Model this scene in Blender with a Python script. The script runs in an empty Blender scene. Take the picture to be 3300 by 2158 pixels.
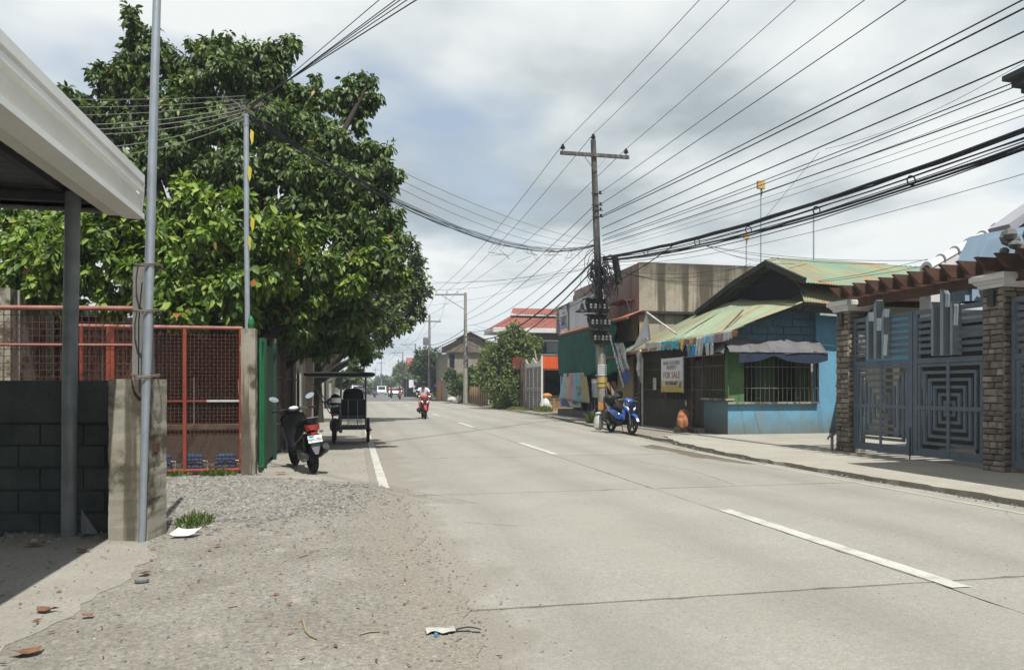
import bpy, bmesh, math, random
from mathutils import Vector, Matrix, Euler
import numpy as np
R = math.radians
sin, cos, pi = math.sin, math.cos, math.pi
scene = bpy.context.scene
col = scene.collection
SKYX, SKYY, GX_, GY_, EXPO = 15.0, -7.0, 27.5, -10.1, 0.57

# ---------------------------------------------------------------- camera
CAM_H, YAW, FPX, CXP, HYP = 1.35, R(12), 2400.0, 1650.0, 1250.0
cd = bpy.data.cameras.new('camera')
cam = bpy.data.objects.new('camera', cd); col.objects.link(cam)
cam.location = (0, 0, CAM_H); cam.rotation_euler = (R(90), 0, -YAW)
cd.sensor_width = 36; cd.lens = FPX/3300*36; cd.shift_y = 171/3300
cd.clip_start = .05; cd.clip_end = 4000
scene.camera = cam

# ---------------------------------------------------------------- sky, sun, exposure
SUN = Vector((0.07, -0.50, 1.0)).normalized()
world = bpy.data.worlds.new('World'); scene.world = world; world.use_nodes = True
nt = world.node_tree; nt.nodes.clear()
def N(nt, t, **k):
    n = nt.nodes.new(t)
    for a, v in k.items(): setattr(n, a, v)
    return n
def L(nt, a, ai, b, bi): nt.links.new(a.outputs[ai], b.inputs[bi])
def math_n(nt, op, a=None, b=None, clamp=False):
    n = N(nt, 'ShaderNodeMath', operation=op, use_clamp=clamp)
    for i, v in enumerate((a, b)):
        if v is None: continue
        if isinstance(v, (int, float)): n.inputs[i].default_value = v
        else: nt.links.new(v, n.inputs[i])
    return n.outputs[0]
def ramp_n(nt, fac, stops):
    n = N(nt, 'ShaderNodeValToRGB'); e = n.color_ramp.elements
    while len(e) < len(stops): e.new(.5)
    for el, (p, c) in zip(e, stops):
        el.position = p; el.color = (*c, 1) if len(c) == 3 else c
    nt.links.new(fac, n.inputs[0]); return n.outputs[0]
def mix_n(nt, fac, a, b, mode='MIX'):
    n = N(nt, 'ShaderNodeMix', data_type='RGBA', blend_type=mode)
    if isinstance(fac, (int, float)): n.inputs[0].default_value = fac
    else: nt.links.new(fac, n.inputs[0])
    for i, v in ((6, a), (7, b)):
        if isinstance(v, tuple): n.inputs[i].default_value = (*v[:3], 1)
        else: nt.links.new(v, n.inputs[i])
    return n.outputs[2]
sky = N(nt, 'ShaderNodeTexSky', sky_type='NISHITA', sun_disc=False)
sky.sun_elevation = math.asin(SUN.z); sky.sun_rotation = math.atan2(SUN.x, SUN.y)
sky.air_density = 1.2; sky.dust_density = 1.5; sky.ozone_density = 1.5
tc = N(nt, 'ShaderNodeTexCoord'); sp = N(nt, 'ShaderNodeSeparateXYZ'); L(nt, tc, 'Generated', sp, 0)
zz = math_n(nt, 'ADD', math_n(nt, 'MAXIMUM', sp.outputs[2], 0.0), 0.16)
cb = N(nt, 'ShaderNodeCombineXYZ')
nt.links.new(math_n(nt, 'DIVIDE', sp.outputs[0], zz), cb.inputs[0])
nt.links.new(math_n(nt, 'DIVIDE', sp.outputs[1], zz), cb.inputs[1])
cb.inputs[2].default_value = 3.7
def wnoise(scale, detail, rough, off):
    m = N(nt, 'ShaderNodeMapping'); m.inputs['Location'].default_value = off
    L(nt, cb, 0, m, 0)
    n = N(nt, 'ShaderNodeTexNoise'); n.inputs['Scale'].default_value = scale
    n.inputs['Detail'].default_value = detail; n.inputs['Roughness'].default_value = rough
    n.inputs['Distortion'].default_value = .1
    L(nt, m, 0, n, 0); return n.outputs['Fac']
big = wnoise(.75, 6, .47, (SKYX, SKYY, 0)); fine = wnoise(1.9, 6, .5, (5.2, 1.3, 0))
dens = math_n(nt, 'ADD', math_n(nt, 'MULTIPLY', big, .66), math_n(nt, 'MULTIPLY', fine, .34))
cloud = ramp_n(nt, dens, [(.40, (3.4, 3.9, 4.2)), (.45, (4.7, 5.2, 5.4)), (.49, (6.0, 6.4, 6.5)), (.54, (7.1, 7.4, 7.35))])
gap = ramp_n(nt, wnoise(.8, 5, .5, (GX_, GY_, 0)), [(.54, (0, 0, 0)), (.66, (1, 1, 1))])
lowsky = ramp_n(nt, sp.outputs[2], [(0.0, (4.9, 5.6, 6.2)), (.12, (4.9, 5.6, 6.2))])
haze_f = ramp_n(nt, sp.outputs[2], [(0.0, (.75, .75, .75)), (.17, (0, 0, 0))])
c1 = mix_n(nt, gap, cloud, mix_n(nt, .45, sky.outputs[0], (5.2, 5.9, 6.6)))
c2 = mix_n(nt, haze_f, c1, lowsky)
bg = N(nt, 'ShaderNodeBackground'); bg.inputs[1].default_value = .085
nt.links.new(c2, bg.inputs[0])
wo = N(nt, 'ShaderNodeOutputWorld'); L(nt, bg, 0, wo, 0)
sl = bpy.data.lights.new('sun', 'SUN'); sl.energy = 5.0; sl.angle = R(.53); sl.color = (1, .972, .92)
so = bpy.data.objects.new('sun', sl); col.objects.link(so)
so.rotation_euler = (-SUN).to_track_quat('-Z', 'Y').to_euler(); so.location = (4, -10, 30)
vs = scene.view_settings; vs.view_transform = 'Standard'; vs.look = 'None'; vs.exposure = EXPO; vs.gamma = 1
vs.use_curve_mapping = False

# ---------------------------------------------------------------- helpers
_ys, _yc = sin(YAW), cos(YAW)
def at(x, y, d):                      # direction seen at pixel, carried out to a real depth
    r = (x-CXP)/FPX
    return Vector((d*(r*_yc+_ys), d*(_yc-r*_ys), CAM_H+d*(HYP-y)/FPX))
def gnd(x, y, z=0): return at(x, y, (CAM_H-z)*FPX/(y-HYP))
def atX(x, y, X): r = (x-CXP)/FPX; return at(x, y, X/(r*_yc+_ys))
def atY(x, y, Y): r = (x-CXP)/FPX; return at(x, y, Y/(_yc-r*_ys))

def tag(o, label=None, cat=None, group=None, kind=None):
    if label: o['label'] = label
    if cat: o['category'] = cat
    if group: o['group'] = group
    if kind: o['kind'] = kind
    return o
def thing(name, label, cat, loc=(0, 0, 0), rz=0, group=None):
    o = bpy.data.objects.new(name, None); col.objects.link(o)
    o.location = loc; o.rotation_euler = (0, 0, rz); o.empty_display_size = .2
    return tag(o, label, cat, group)
def wloc(p):
    v = Vector((0, 0, 0))
    while p is not None: v += p.location; p = p.parent
    return v
def mobj(name, me, parent=None, loc=None, rot=None, scale=None):
    o = bpy.data.objects.new(name, me); col.objects.link(o)
    if parent is not None: o.parent = parent
    if loc is not None: o.location = loc
    if rot is not None: o.rotation_euler = rot
    if scale is not None: o.scale = scale
    return o

class MB:
    """collects shapes and links them as one mesh object"""
    def __init__(s): s.v = []; s.f = []; s.m = []; s.cm = 0
    def add(s, vs, fs):
        b = len(s.v); s.v += [tuple(v) for v in vs]
        s.f += [tuple(i+b for i in f) for f in fs]; s.m += [s.cm]*len(fs); return s
    def box(s, x0, x1, y0, y1, z0, z1):
        return s.add([(x0,y0,z0),(x1,y0,z0),(x1,y1,z0),(x0,y1,z0),(x0,y0,z1),(x1,y0,z1),(x1,y1,z1),(x0,y1,z1)],
                     [(3,2,1,0),(4,5,6,7),(0,1,5,4),(1,2,6,5),(2,3,7,6),(3,0,4,7)])
    def bar(s, p, q, w, h, up=(0, 0, 1)):
        p, q = Vector(p), Vector(q); d = (q-p).normalized(); u = Vector(up)
        if abs(d.dot(u)) > .98: u = Vector((1, 0, 0))
        sd = d.cross(u).normalized(); u = sd.cross(d)
        a, b = sd*w/2, u*h/2
        vs = [p-a-b, p+a-b, p+a+b, p-a+b, q-a-b, q+a-b, q+a+b, q-a+b]
        return s.add(vs, [(0,1,2,3),(7,6,5,4),(0,4,5,1),(1,5,6,2),(2,6,7,3),(3,7,4,0)])
    def tube(s, pts, r, n=8, cap=True):
        pts = [Vector(p) for p in pts]; k = len(pts)
        rs = r if isinstance(r, (list, tuple)) else [r]*k
        rings = []; pu = None
        for i, p in enumerate(pts):
            d = (pts[min(i+1, k-1)]-pts[max(i-1, 0)]).normalized()
            if pu is None:
                u = Vector((0, 0, 1)) if abs(d.z) < .9 else Vector((1, 0, 0))
            else: u = pu
            sd = d.cross(u).normalized(); u = sd.cross(d).normalized(); pu = u
            rings.append([p+(sd*cos(2*pi*j/n)+u*sin(2*pi*j/n))*rs[i] for j in range(n)])
        return s.loft(rings, cap)
    def loft(s, rings, cap=True):
        n = len(rings[0]); vs = [v for r in rings for v in r]; fs = []
        for i in range(len(rings)-1):
            for j in range(n):
                fs.append((i*n+j, i*n+(j+1) % n, (i+1)*n+(j+1) % n, (i+1)*n+j))
        if cap: fs += [tuple(range(n-1, -1, -1)), tuple((len(rings)-1)*n+j for j in range(n))]
        return s.add(vs, fs)
    def lathe(s, c, prof, n=16, axis='Z'):
        c = Vector(c); rings = []
        for (r, z) in prof:
            ring = []
            for j in range(n):
                a = 2*pi*j/n; x, y = r*cos(a), r*sin(a)
                ring.append(c+Vector((x, y, z) if axis == 'Z' else (z, x, y) if axis == 'X' else (y, z, x)))
            rings.append(ring)
        return s.loft(rings)
    def prism(s, poly, axis, a, b):
        n = len(poly)
        def P(u, v, t): return (t, u, v) if axis == 'X' else (u, t, v) if axis == 'Y' else (u, v, t)
        vs = [P(u, v, a) for u, v in poly]+[P(u, v, b) for u, v in poly]
        return s.add(vs, [tuple(range(n-1, -1, -1)), tuple(range(n, 2*n))]+[(j, (j+1) % n, n+(j+1) % n, n+j) for j in range(n)])
    def quad(s, a, b, c, d): return s.add([a, b, c, d], [(0, 1, 2, 3)])
    def grid(s, fn, nu, nv):
        vs = [fn(i/nu, j/nv) for j in range(nv+1) for i in range(nu+1)]
        w = nu+1
        return s.add(vs, [(j*w+i, j*w+i+1, (j+1)*w+i+1, (j+1)*w+i) for j in range(nv) for i in range(nu)])
    def torus(s, c, R_, r, axis='X', n=28, m=10):
        c = Vector(c); rings = []
        for i in range(n):
            a = 2*pi*i/n; ring = []
            for j in range(m):
                b = 2*pi*j/m; rr = R_+r*cos(b); h = r*sin(b)
                p = (h, rr*cos(a), rr*sin(a)) if axis == 'X' else (rr*cos(a), h, rr*sin(a)) if axis == 'Y' else (rr*cos(a), rr*sin(a), h)
                ring.append(c+Vector(p))
            rings.append(ring)
        rings.append(rings[0])
        return s.loft(rings, False)
    def ell(s, c, rx, ry, rz, n=12, m=8):
        c = Vector(c)
        rings = [[c+Vector((rx*sin(pi*(i+.02)/(m+.04))*cos(2*pi*j/n), ry*sin(pi*(i+.02)/(m+.04))*sin(2*pi*j/n), -rz*cos(pi*(i+.02)/(m+.04)))) for j in range(n)] for i in range(m+1)]
        return s.loft(rings)
    def mesh(s, mats, smooth=False):
        me = bpy.data.meshes.new('m'); me.from_pydata(s.v, [], s.f)
        for m in (mats if isinstance(mats, (list, tuple)) else [mats]): me.materials.append(MT(m))
        if s.m and max(s.m) > 0: me.polygons.foreach_set('material_index', s.m)
        if smooth: me.polygons.foreach_set('use_smooth', [True]*len(s.f))
        me.update(); return me
    def build(s, name, mats, parent=None, smooth=False, world=False, bevel=0, loc=None, rot=None):
        if world and parent is not None:
            o = wloc(parent); s.v = [(a-o.x, b-o.y, c-o.z) for a, b, c in s.v]
        me = s.mesh(mats, smooth)
        ob = mobj(name, me, parent, loc, rot)
        if smooth == 'auto':
            bm_auto(me)
        if bevel:
            bm = bmesh.new(); bm.from_mesh(me); bmesh.ops.remove_doubles(bm, verts=bm.verts, dist=1e-5)
            bmesh.ops.bevel(bm, geom=[e for e in bm.edges if len(e.link_faces) == 2 and e.calc_face_angle(0) > .5], offset=bevel, segments=2, affect='EDGES', profile=.6)
            bm.to_mesh(me); bm.free()
        return ob
def bm_auto(me, ang=35):
    bm = bmesh.new(); bm.from_mesh(me)
    bmesh.ops.recalc_face_normals(bm, faces=bm.faces)
    for e in bm.edges:
        e.smooth = len(e.link_faces) == 2 and e.calc_face_angle(0) < R(ang)
    for f in bm.faces: f.smooth = True
    bm.to_mesh(me); bm.free()
def children(o): return [c for c in bpy.data.objects if c.parent == o]
def copy_tree(o, parent=None):
    c = o.copy(); col.objects.link(c); c.parent = parent
    for ch in children(o): copy_tree(ch, c)
    return c
def text(name, s, size, mat, parent, loc, rot, align='CENTER', sx=1, bold=0.0):
    cu = bpy.data.curves.new('t', 'FONT'); cu.body = s; cu.size = size; cu.align_x = align; cu.align_y = 'CENTER'
    cu.offset = bold; cu.extrude = .002; cu.resolution_u = 2
    t = bpy.data.objects.new('t', cu); col.objects.link(t)
    me = bpy.data.meshes.new_from_object(t); bpy.data.objects.remove(t); bpy.data.curves.remove(cu)
    me.materials.clear(); me.materials.append(MT(mat))
    return mobj(name, me, parent, loc, rot, (sx, 1, 1))

# ---------------------------------------------------------------- materials
_M = {}
ALB = .88      # one reflectance scale for every painted or mineral surface
def MT(m): return _M[m] if isinstance(m, str) else m
def mat(name, c, c2=None, scale=4, rough=.8, metal=0, bump=0, bscale=30, streak=None, spec=.3, vary=.12,
        stain=None, grime=None, coat=0, island=0, trans=0, wave=None, alpha=None, emit=None, lanes=None, edge=None, speck=None):
    """c base colour, c2 blotch colour; streak (colour, amount) vertical runs; stain (colour, scale, threshold) patches"""
    m = bpy.data.materials.new(name); m.use_nodes = True; _M[name] = m
    nt = m.node_tree; nt.nodes.clear()
    out = N(nt, 'ShaderNodeOutputMaterial'); b = N(nt, 'ShaderNodeBsdfPrincipled')
    geo = N(nt, 'ShaderNodeNewGeometry'); pos = geo.outputs['Position']
    def noise(sc, det=5, rg=.55, vec=None):
        n = N(nt, 'ShaderNodeTexNoise'); n.inputs['Scale'].default_value = sc; n.inputs['Detail'].default_value = det
        n.inputs['Roughness'].default_value = rg; nt.links.new(vec or pos, n.inputs['Vector']); return n.outputs['Fac']
    def mapped(s):
        n = N(nt, 'ShaderNodeMapping'); n.inputs['Scale'].default_value = s; nt.links.new(pos, n.inputs[0]); return n.outputs[0]
    c2 = c2 or tuple(x*(1-vary*2) for x in c)
    c, c2 = tuple(x*ALB for x in c), tuple(x*ALB for x in c2)
    f = ramp_n(nt, noise(scale), [(.35, (0, 0, 0)), (.65, (1, 1, 1))])
    cc = mix_n(nt, f, c, c2)
    fineN = noise(scale*14, 3, .6)
    cc = mix_n(nt, 1.0, cc, ramp_n(nt, fineN, [(.25, (1-vary,)*3), (.75, (1+vary*.6,)*3)]), 'MULTIPLY')
    if streak:
        sn = noise(1, 5, .6, mapped(streak[2] if len(streak) > 2 else (7, 7, .35)))
        t = streak[3] if len(streak) > 3 else .5
        cc = mix_n(nt, math_n(nt, 'MULTIPLY', ramp_n(nt, sn, [(t, (0, 0, 0)), (t+.10, (1, 1, 1))]), streak[1]), cc, streak[0])
    if stain:
        sn = noise(stain[1], 7, .62)
        cc = mix_n(nt, ramp_n(nt, sn, [(stain[2], (0, 0, 0)), (stain[2]+.1, (1, 1, 1))]), cc, stain[0])
    if grime:     # (colour, z0, z1): dirt with a ragged edge creeping between two heights
        s = N(nt, 'ShaderNodeSeparateXYZ'); nt.links.new(pos, s.inputs[0])
        h = math_n(nt, 'ADD', s.outputs[2], math_n(nt, 'MULTIPLY', math_n(nt, 'SUBTRACT', noise(2.5), .5), grime[3] if len(grime) > 3 else .8))
        mr = N(nt, 'ShaderNodeMapRange'); nt.links.new(h, mr.inputs[0])
        mr.inputs[1].default_value = grime[1]; mr.inputs[2].default_value = grime[2]; mr.inputs[3].default_value = 0; mr.inputs[4].default_value = .85
        cc = mix_n(nt, mr.outputs[0], cc, grime[0])
    if edge:      # soil washed over one edge in ragged tongues
        s = N(nt, 'ShaderNodeSeparateXYZ'); nt.links.new(pos, s.inputs[0])
        for ec, e0, e1, amp, esc in edge:
            h = math_n(nt, 'ADD', s.outputs[0], math_n(nt, 'MULTIPLY', math_n(nt, 'SUBTRACT', noise(esc, 8, .68), .5), amp))
            mr = N(nt, 'ShaderNodeMapRange'); nt.links.new(h, mr.inputs[0]); mr.inputs[1].default_value = e0; mr.inputs[2].default_value = e1; mr.inputs[3].default_value = 0; mr.inputs[4].default_value = .95
            cc = mix_n(nt, mr.outputs[0], cc, ec)
    if lanes:     # rubber and oil worn into the wheel paths
        s = N(nt, 'ShaderNodeSeparateXYZ'); nt.links.new(pos, s.inputs[0]); acc = None
        wob = math_n(nt, 'MULTIPLY', math_n(nt, 'SUBTRACT', noise(.25, 2), .5), .9)
        xx = math_n(nt, 'ADD', s.outputs[0], wob)
        for x0 in lanes[1]:
            d = math_n(nt, 'ABSOLUTE', math_n(nt, 'SUBTRACT', xx, x0)); w = math_n(nt, 'SUBTRACT', 1.0, math_n(nt, 'DIVIDE', d, lanes[2]), True)
            acc = w if acc is None else math_n(nt, 'MAXIMUM', acc, w)
        acc = math_n(nt, 'MULTIPLY', math_n(nt, 'MULTIPLY', acc, noise(2.0, 4, .6, mapped((2, .15, 1)))), lanes[3])
        cc = mix_n(nt, acc, cc, lanes[0])
    if speck:     # grit
        for ssc, lo, hi in speck:
            cc = mix_n(nt, 1.0, cc, ramp_n(nt, noise(ssc, 2, .7), [(.32, (lo,)*3), (.68, (hi,)*3)]), 'MULTIPLY')
    if island:
        o = N(nt, 'ShaderNodeObjectInfo')
        rv = math_n(nt, 'FRACT', math_n(nt, 'ADD', geo.outputs['Random Per Island'], o.outputs['Random']))
        cc = mix_n(nt, 1.0, cc, ramp_n(nt, rv, [(0, (1-island,)*3), (1, (1+island,)*3)]), 'MULTIPLY')
    nt.links.new(cc, b.inputs['Base Color'])
    b.inputs['Metallic'].default_value = metal; b.inputs['Specular IOR Level'].default_value = spec
    nt.links.new(math_n(nt, 'ADD', math_n(nt, 'MULTIPLY', noise(scale*5, 3), .25), rough-.12, True), b.inputs['Roughness'])
    if coat: b.inputs['Coat Weight'].default_value = coat; b.inputs['Coat Roughness'].default_value = .06
    if alpha is not None: b.inputs['Alpha'].default_value = alpha
    if emit: b.inputs['Emission Color'].default_value = (*emit[0], 1); b.inputs['Emission Strength'].default_value = emit[1]
    if bump or wave:
        bp = N(nt, 'ShaderNodeBump'); bp.inputs['Strength'].default_value = min(1, bump*2 if bump else .5); bp.inputs['Distance'].default_value = bump if bump else .01
        nt.links.new(noise(bscale, 6, .62), bp.inputs['Height']); nt.links.new(bp.outputs[0], b.inputs['Normal'])
    sh = b.outputs[0]
    if trans:
        tr = N(nt, 'ShaderNodeBsdfTranslucent'); nt.links.new(cc, tr.inputs[0])
        ms = N(nt, 'ShaderNodeMixShader'); ms.inputs[0].default_value = trans
        nt.links.new(sh, ms.inputs[1]); nt.links.new(tr.outputs[0], ms.inputs[2]); sh = ms.outputs[0]
    nt.links.new(sh, out.inputs[0]); return m
def leafmat(name, stops, rough=.45, trans=.28, spec=.4):
    m = bpy.data.materials.new(name); m.use_nodes = True; _M[name] = m
    nt = m.node_tree; nt.nodes.clear(); out = N(nt, 'ShaderNodeOutputMaterial'); b = N(nt, 'ShaderNodeBsdfPrincipled')
    geo = N(nt, 'ShaderNodeNewGeometry'); o = N(nt, 'ShaderNodeObjectInfo')
    rv = math_n(nt, 'FRACT', math_n(nt, 'ADD', geo.outputs['Random Per Island'], o.outputs['Random']))
    cc = ramp_n(nt, rv, stops)
    n = N(nt, 'ShaderNodeTexNoise'); n.inputs['Scale'].default_value = .9; nt.links.new(geo.outputs['Position'], n.inputs[0])
    cc = mix_n(nt, 1.0, cc, ramp_n(nt, n.outputs['Fac'], [(.35, (.72, .76, .7)), (.65, (1.2, 1.16, 1.1))]), 'MULTIPLY')
    nt.links.new(cc, b.inputs['Base Color']); b.inputs['Roughness'].default_value = rough; b.inputs['Specular IOR Level'].default_value = spec
    tr = N(nt, 'ShaderNodeBsdfTranslucent'); nt.links.new(mix_n(nt, 1.0, cc, (1.25, 1.35, .5), 'MULTIPLY'), tr.inputs[0])
    ms = N(nt, 'ShaderNodeMixShader'); ms.inputs[0].default_value = trans
    nt.links.new(b.outputs[0], ms.inputs[1]); nt.links.new(tr.outputs[0], ms.inputs[2]); nt.links.new(ms.outputs[0], out.inputs[0])

mat('concrete_road', (.266, .254, .224), (.237, .226, .199), 1.1, .9, bump=.012, bscale=70, vary=.14, stain=((.19, .178, .152), .8, .64), streak=((.215, .202, .172), .5, (2.2, .12, 1), .5), lanes=((.15, .142, .125), (1.35, 2.95, 4.9, 6.4), .5, .8), island=.05, edge=(((.185, .17, .143), 1.0, .82, 1.7, 1.2),), speck=((45, .86, 1.12), (130, .82, 1.16)))
mat('paint_worn', (.36, .35, .315), (.30, .29, .255), 3, .8, vary=.15, stain=((.275, .26, .222), 4, .5))
mat('soil_dark', (.17, .15, .122), (.135, .118, .095), 3, 1, bump=.03, bscale=30, vary=.25, stain=((.27, .255, .215), 3.5, .58))
mat('oil', (.215, .205, .178), (.19, .18, .155), 9, .85, vary=.2)
mat('crack', (.10, .093, .08), rough=1)
mat('road_joint', (.12, .112, .096), rough=1)
mat('asphalt', (.13, .128, .125), (.10, .10, .10), 2, .9, bump=.006, bscale=90)
mat('paint_white', (.46, .45, .415), (.36, .35, .315), 3, .75, vary=.15, stain=((.27, .255, .22), 6, .55))
mat('dirt', (.235, .22, .19), (.185, .17, .143), 1.5, 1, bump=.04, bscale=24, vary=.24, stain=((.265, .25, .218), 1.9, .6), edge=(((.185, .168, .14), .0, .3, 1.5, 1.2),), speck=((30, .78, 1.15), (90, .72, 1.2)))
mat('yard_shade_dark', (.07, .06, .045), (.05, .043, .033), 2, 1, bump=.03, bscale=22, vary=.25)  # near-black brown that paints in the shade behind the mesh gate
mat('earth', (.19, .175, .14), (.13, .12, .09), 1.0, 1, bump=.03, bscale=20, vary=.2)
mat('apron', (.27, .255, .22), (.225, .212, .18), 1.6, .9, bump=.006, bscale=60, stain=((.16, .135, .098), 1.1, .62), speck=((60, .86, 1.1), (140, .86, 1.1)))
mat('shoulder_concrete', (.275, .258, .22), (.23, .213, .18), 1.0, .92, bump=.008, bscale=50, stain=((.21, .195, .165), .9, .64), speck=((45, .86, 1.1), (130, .84, 1.12)))
mat('sidewalk_concrete', (.315, .295, .25), (.27, .25, .21), 1.0, .92, bump=.006, bscale=50, stain=((.235, .218, .182), .9, .64), speck=((45, .88, 1.1), (130, .86, 1.12)))
mat('gravel', (.235, .225, .205), (.155, .147, .133), 9, .95, vary=.2, island=.45)
mat('gravel_bed', (.215, .203, .18), (.16, .15, .132), 22, 1, bump=.04, bscale=55, vary=.3)
mat('old_concrete', (.30, .28, .23), (.24, .22, .17), 3, .95, bump=.012, bscale=35, stain=((.06, .052, .036), 2.0, .50), streak=((.05, .042, .028), .8))
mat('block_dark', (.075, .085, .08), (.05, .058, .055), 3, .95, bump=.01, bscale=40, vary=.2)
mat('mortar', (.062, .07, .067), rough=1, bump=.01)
mat('galv', (.36, .40, .44), (.29, .33, .37), 5, .45, metal=.55, vary=.07, streak=((.22, .24, .26), .5))
mat('galv_old', (.22, .24, .245), (.16, .175, .18), 6, .6, metal=.3, vary=.12, streak=((.12, .1, .085), .5))
mat('gutter_white', (.82, .83, .81), (.76, .77, .74), 1.5, .5, vary=.04)
mat('gutter_cream', (.70, .69, .62), (.64, .63, .56), 2, .5, vary=.04)
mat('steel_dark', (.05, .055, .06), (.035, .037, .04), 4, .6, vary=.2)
mat('roof_under', (.12, .13, .135), rough=.7)
mat('red_oxide', (.25, .045, .022), (.18, .034, .018), 5, .65, vary=.18, stain=((.40, .16, .10), 6, .68))
mat('pale_oxide', (.34, .16, .13), (.26, .10, .075), 6, .7, vary=.2)
mat('white_worn', (.50, .50, .48), (.36, .35, .33), 6, .7, vary=.2)
mat('rust_wire', (.10, .040, .025), rough=.8)
mat('wire_tie', (.2, .17, .14), rough=.7, metal=.3)
mat('green_gate', (.012, .13, .045), (.01, .09, .03), 4, .5)
mat('dark_green', (.012, .05, .028), rough=.6)
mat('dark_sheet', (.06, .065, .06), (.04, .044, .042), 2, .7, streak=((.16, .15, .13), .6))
mat('black_rubber', (.016, .016, .017), rough=.85, vary=.2)
mat('black_plastic', (.009, .009, .011), rough=.5, spec=.2)
mat('black_gloss', (.006, .006, .008), rough=.3, spec=.25, coat=.12)
mat('grey_plastic', (.16, .155, .175), (.13, .13, .15), 8, .5)
mat('chrome', (.6, .6, .6), rough=.2, metal=1, vary=.03)
mat('dark_metal', (.07, .07, .072), rough=.45, metal=.7)
mat('engine_metal', (.22, .22, .22), rough=.5, metal=.6, vary=.2)
mat('blue_gloss', (.010, .075, .38), rough=.2, spec=.5, coat=1)
mat('red_gloss', (.55, .012, .015), rough=.2, spec=.5, coat=1)
mat('red_lens', (.28, .02, .012), rough=.25, spec=.6)
mat('red_bright', (.65, .03, .01), rough=.4)
mat('clear_lens', (.75, .78, .8), rough=.1, spec=.7)
mat('smoke_lens', (.12, .12, .14), rough=.1, spec=.7)
mat('mirror', (.75, .8, .85), rough=.03, metal=1, vary=.01)
mat('plate_white', (.74, .75, .76), rough=.5, vary=.03)
mat('ink_grey', (.25, .29, .27), rough=.7)
mat('ink_blue', (.04, .08, .24), rough=.7)
mat('ink_orange', (.42, .20, .11), rough=.7)
mat('ink_maroon', (.40, .27, .30), rough=.7)
mat('ink_black', (.015, .015, .018), rough=.7)
mat('ink_white', (.7, .7, .72), rough=.7)
mat('ink_lilac', (.35, .30, .45), rough=.7)
mat('ink_teal', (.05, .22, .28), rough=.7)
mat('paper_white', (.62, .62, .64), (.55, .55, .58), 3, .7, vary=.04)
mat('paper_grey', (.42, .43, .40), (.3, .31, .28), 5, .8)
mat('yellow_print', (.46, .34, .09), (.40, .29, .09), 4, .7)
mat('cream_print', (.52, .46, .30), rough=.7)
mat('skin_print', (.48, .28, .2), rough=.7)
mat('hair_print', (.10, .07, .09), rough=.7)
mat('purple_print', (.22, .16, .30), (.17, .12, .24), 5, .7)
mat('billboard_white', (.56, .57, .60), (.5, .51, .55), 1.5, .7, vary=.04, streak=((.34, .34, .37), .5))
mat('net_green', (.02, .115, .085), (.012, .075, .055), 2.2, .85, vary=.15, trans=.25)
mat('net_bright', (.02, .23, .17), (.015, .17, .13), 2, .8, trans=.35)
mat('cur_blue', (.25, .44, .55), (.36, .48, .55), 6, .9, trans=.15)
mat('cur_cream', (.48, .44, .36), (.4, .36, .28), 6, .9, trans=.15)
mat('cur_pink', (.45, .27, .33), (.40, .30, .33), 6, .9, trans=.15)
mat('cur_teal', (.13, .36, .46), (.2, .40, .48), 6, .9, trans=.15)
mat('cur_khaki', (.40, .34, .20), (.34, .28, .16), 6, .9, trans=.15)
mat('blue_wall', (.135, .33, .47), (.115, .285, .42), 1.0, .85, bump=.008, bscale=30, vary=.12, grime=((.12, .12, .085), .75, .02, .8), streak=((.15, .22, .25), .5, (5, 5, .3), .52), stain=((.13, .22, .235), 1.3, .6))
mat('blue_wall_old', (.12, .20, .235), (.09, .15, .17), 1.4, .9, bump=.012, bscale=25, vary=.15, grime=((.07, .065, .05), .9, .1), stain=((.035, .03, .025), 3.5, .64))
mat('block_blue', (.075, .13, .165), (.055, .10, .135), 2, .9, bump=.008, vary=.1)
mat('store_dark_wall', (.055, .05, .042), (.035, .032, .028), 2, .95, bump=.01, vary=.2)
mat('green_paint', (.085, .17, .065), (.055, .115, .045), 2, .8, vary=.15, streak=((.05, .09, .04), .6))
mat('green_dark_paint', (.03, .06, .03), rough=.8)
mat('grille_wood', (.13, .115, .075), (.09, .08, .05), 6, .8)
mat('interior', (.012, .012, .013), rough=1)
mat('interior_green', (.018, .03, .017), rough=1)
mat('tarp_grey', (.13, .13, .135), (.095, .093, .095), 2.4, .75, bump=.02, bscale=7, vary=.15)
mat('tarp_blue_dark', (.022, .032, .06), rough=.8)
mat('roof_green', (.205, .285, .19), (.25, .29, .185), .9, .7, vary=.12, stain=((.30, .15, .06), 1.3, .62), streak=((.245, .15, .08), .7, (.25, 2.3, .25), .475))
mat('roof_green_dark', (.15, .24, .18), (.24, .27, .16), .8, .7, vary=.12, stain=((.30, .15, .06), 1.2, .62), streak=((.245, .15, .08), .7, (2.2, .25, .25), .475))
mat('fascia_dark', (.045, .042, .04), (.03, .028, .027), 3, .85)
mat('stained_wall', (.36, .32, .245), (.30, .265, .20), .8, .95, bump=.015, bscale=25, vary=.15, streak=((.06, .05, .035), .9, (2.4, 2.4, .14), .46), grime=((.045, .038, .028), 4.9, 6.3, 2.2))
mat('pink_wall', (.30, .215, .19), (.31, .245, .20), .7, .9, bump=.006, vary=.08, stain=((.27, .12, .11), .55, .57), streak=((.1, .08, .06), .35, (3, 3, .2)))
mat('yellow_wall', (.32, .26, .13), (.27, .22, .11), .8, .9, vary=.1)
mat('orange_tin', (.62, .095, .02), (.56, .08, .018), 2, .6, vary=.06)
mat('rust_tin', (.20, .035, .025), (.14, .028, .02), 3, .75)
mat('eave_rust', (.34, .14, .085), (.24, .10, .06), 3, .8)
mat('tile_red', (.25, .075, .052), (.21, .062, .045), 2, .7, vary=.12, island=.12)
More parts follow.
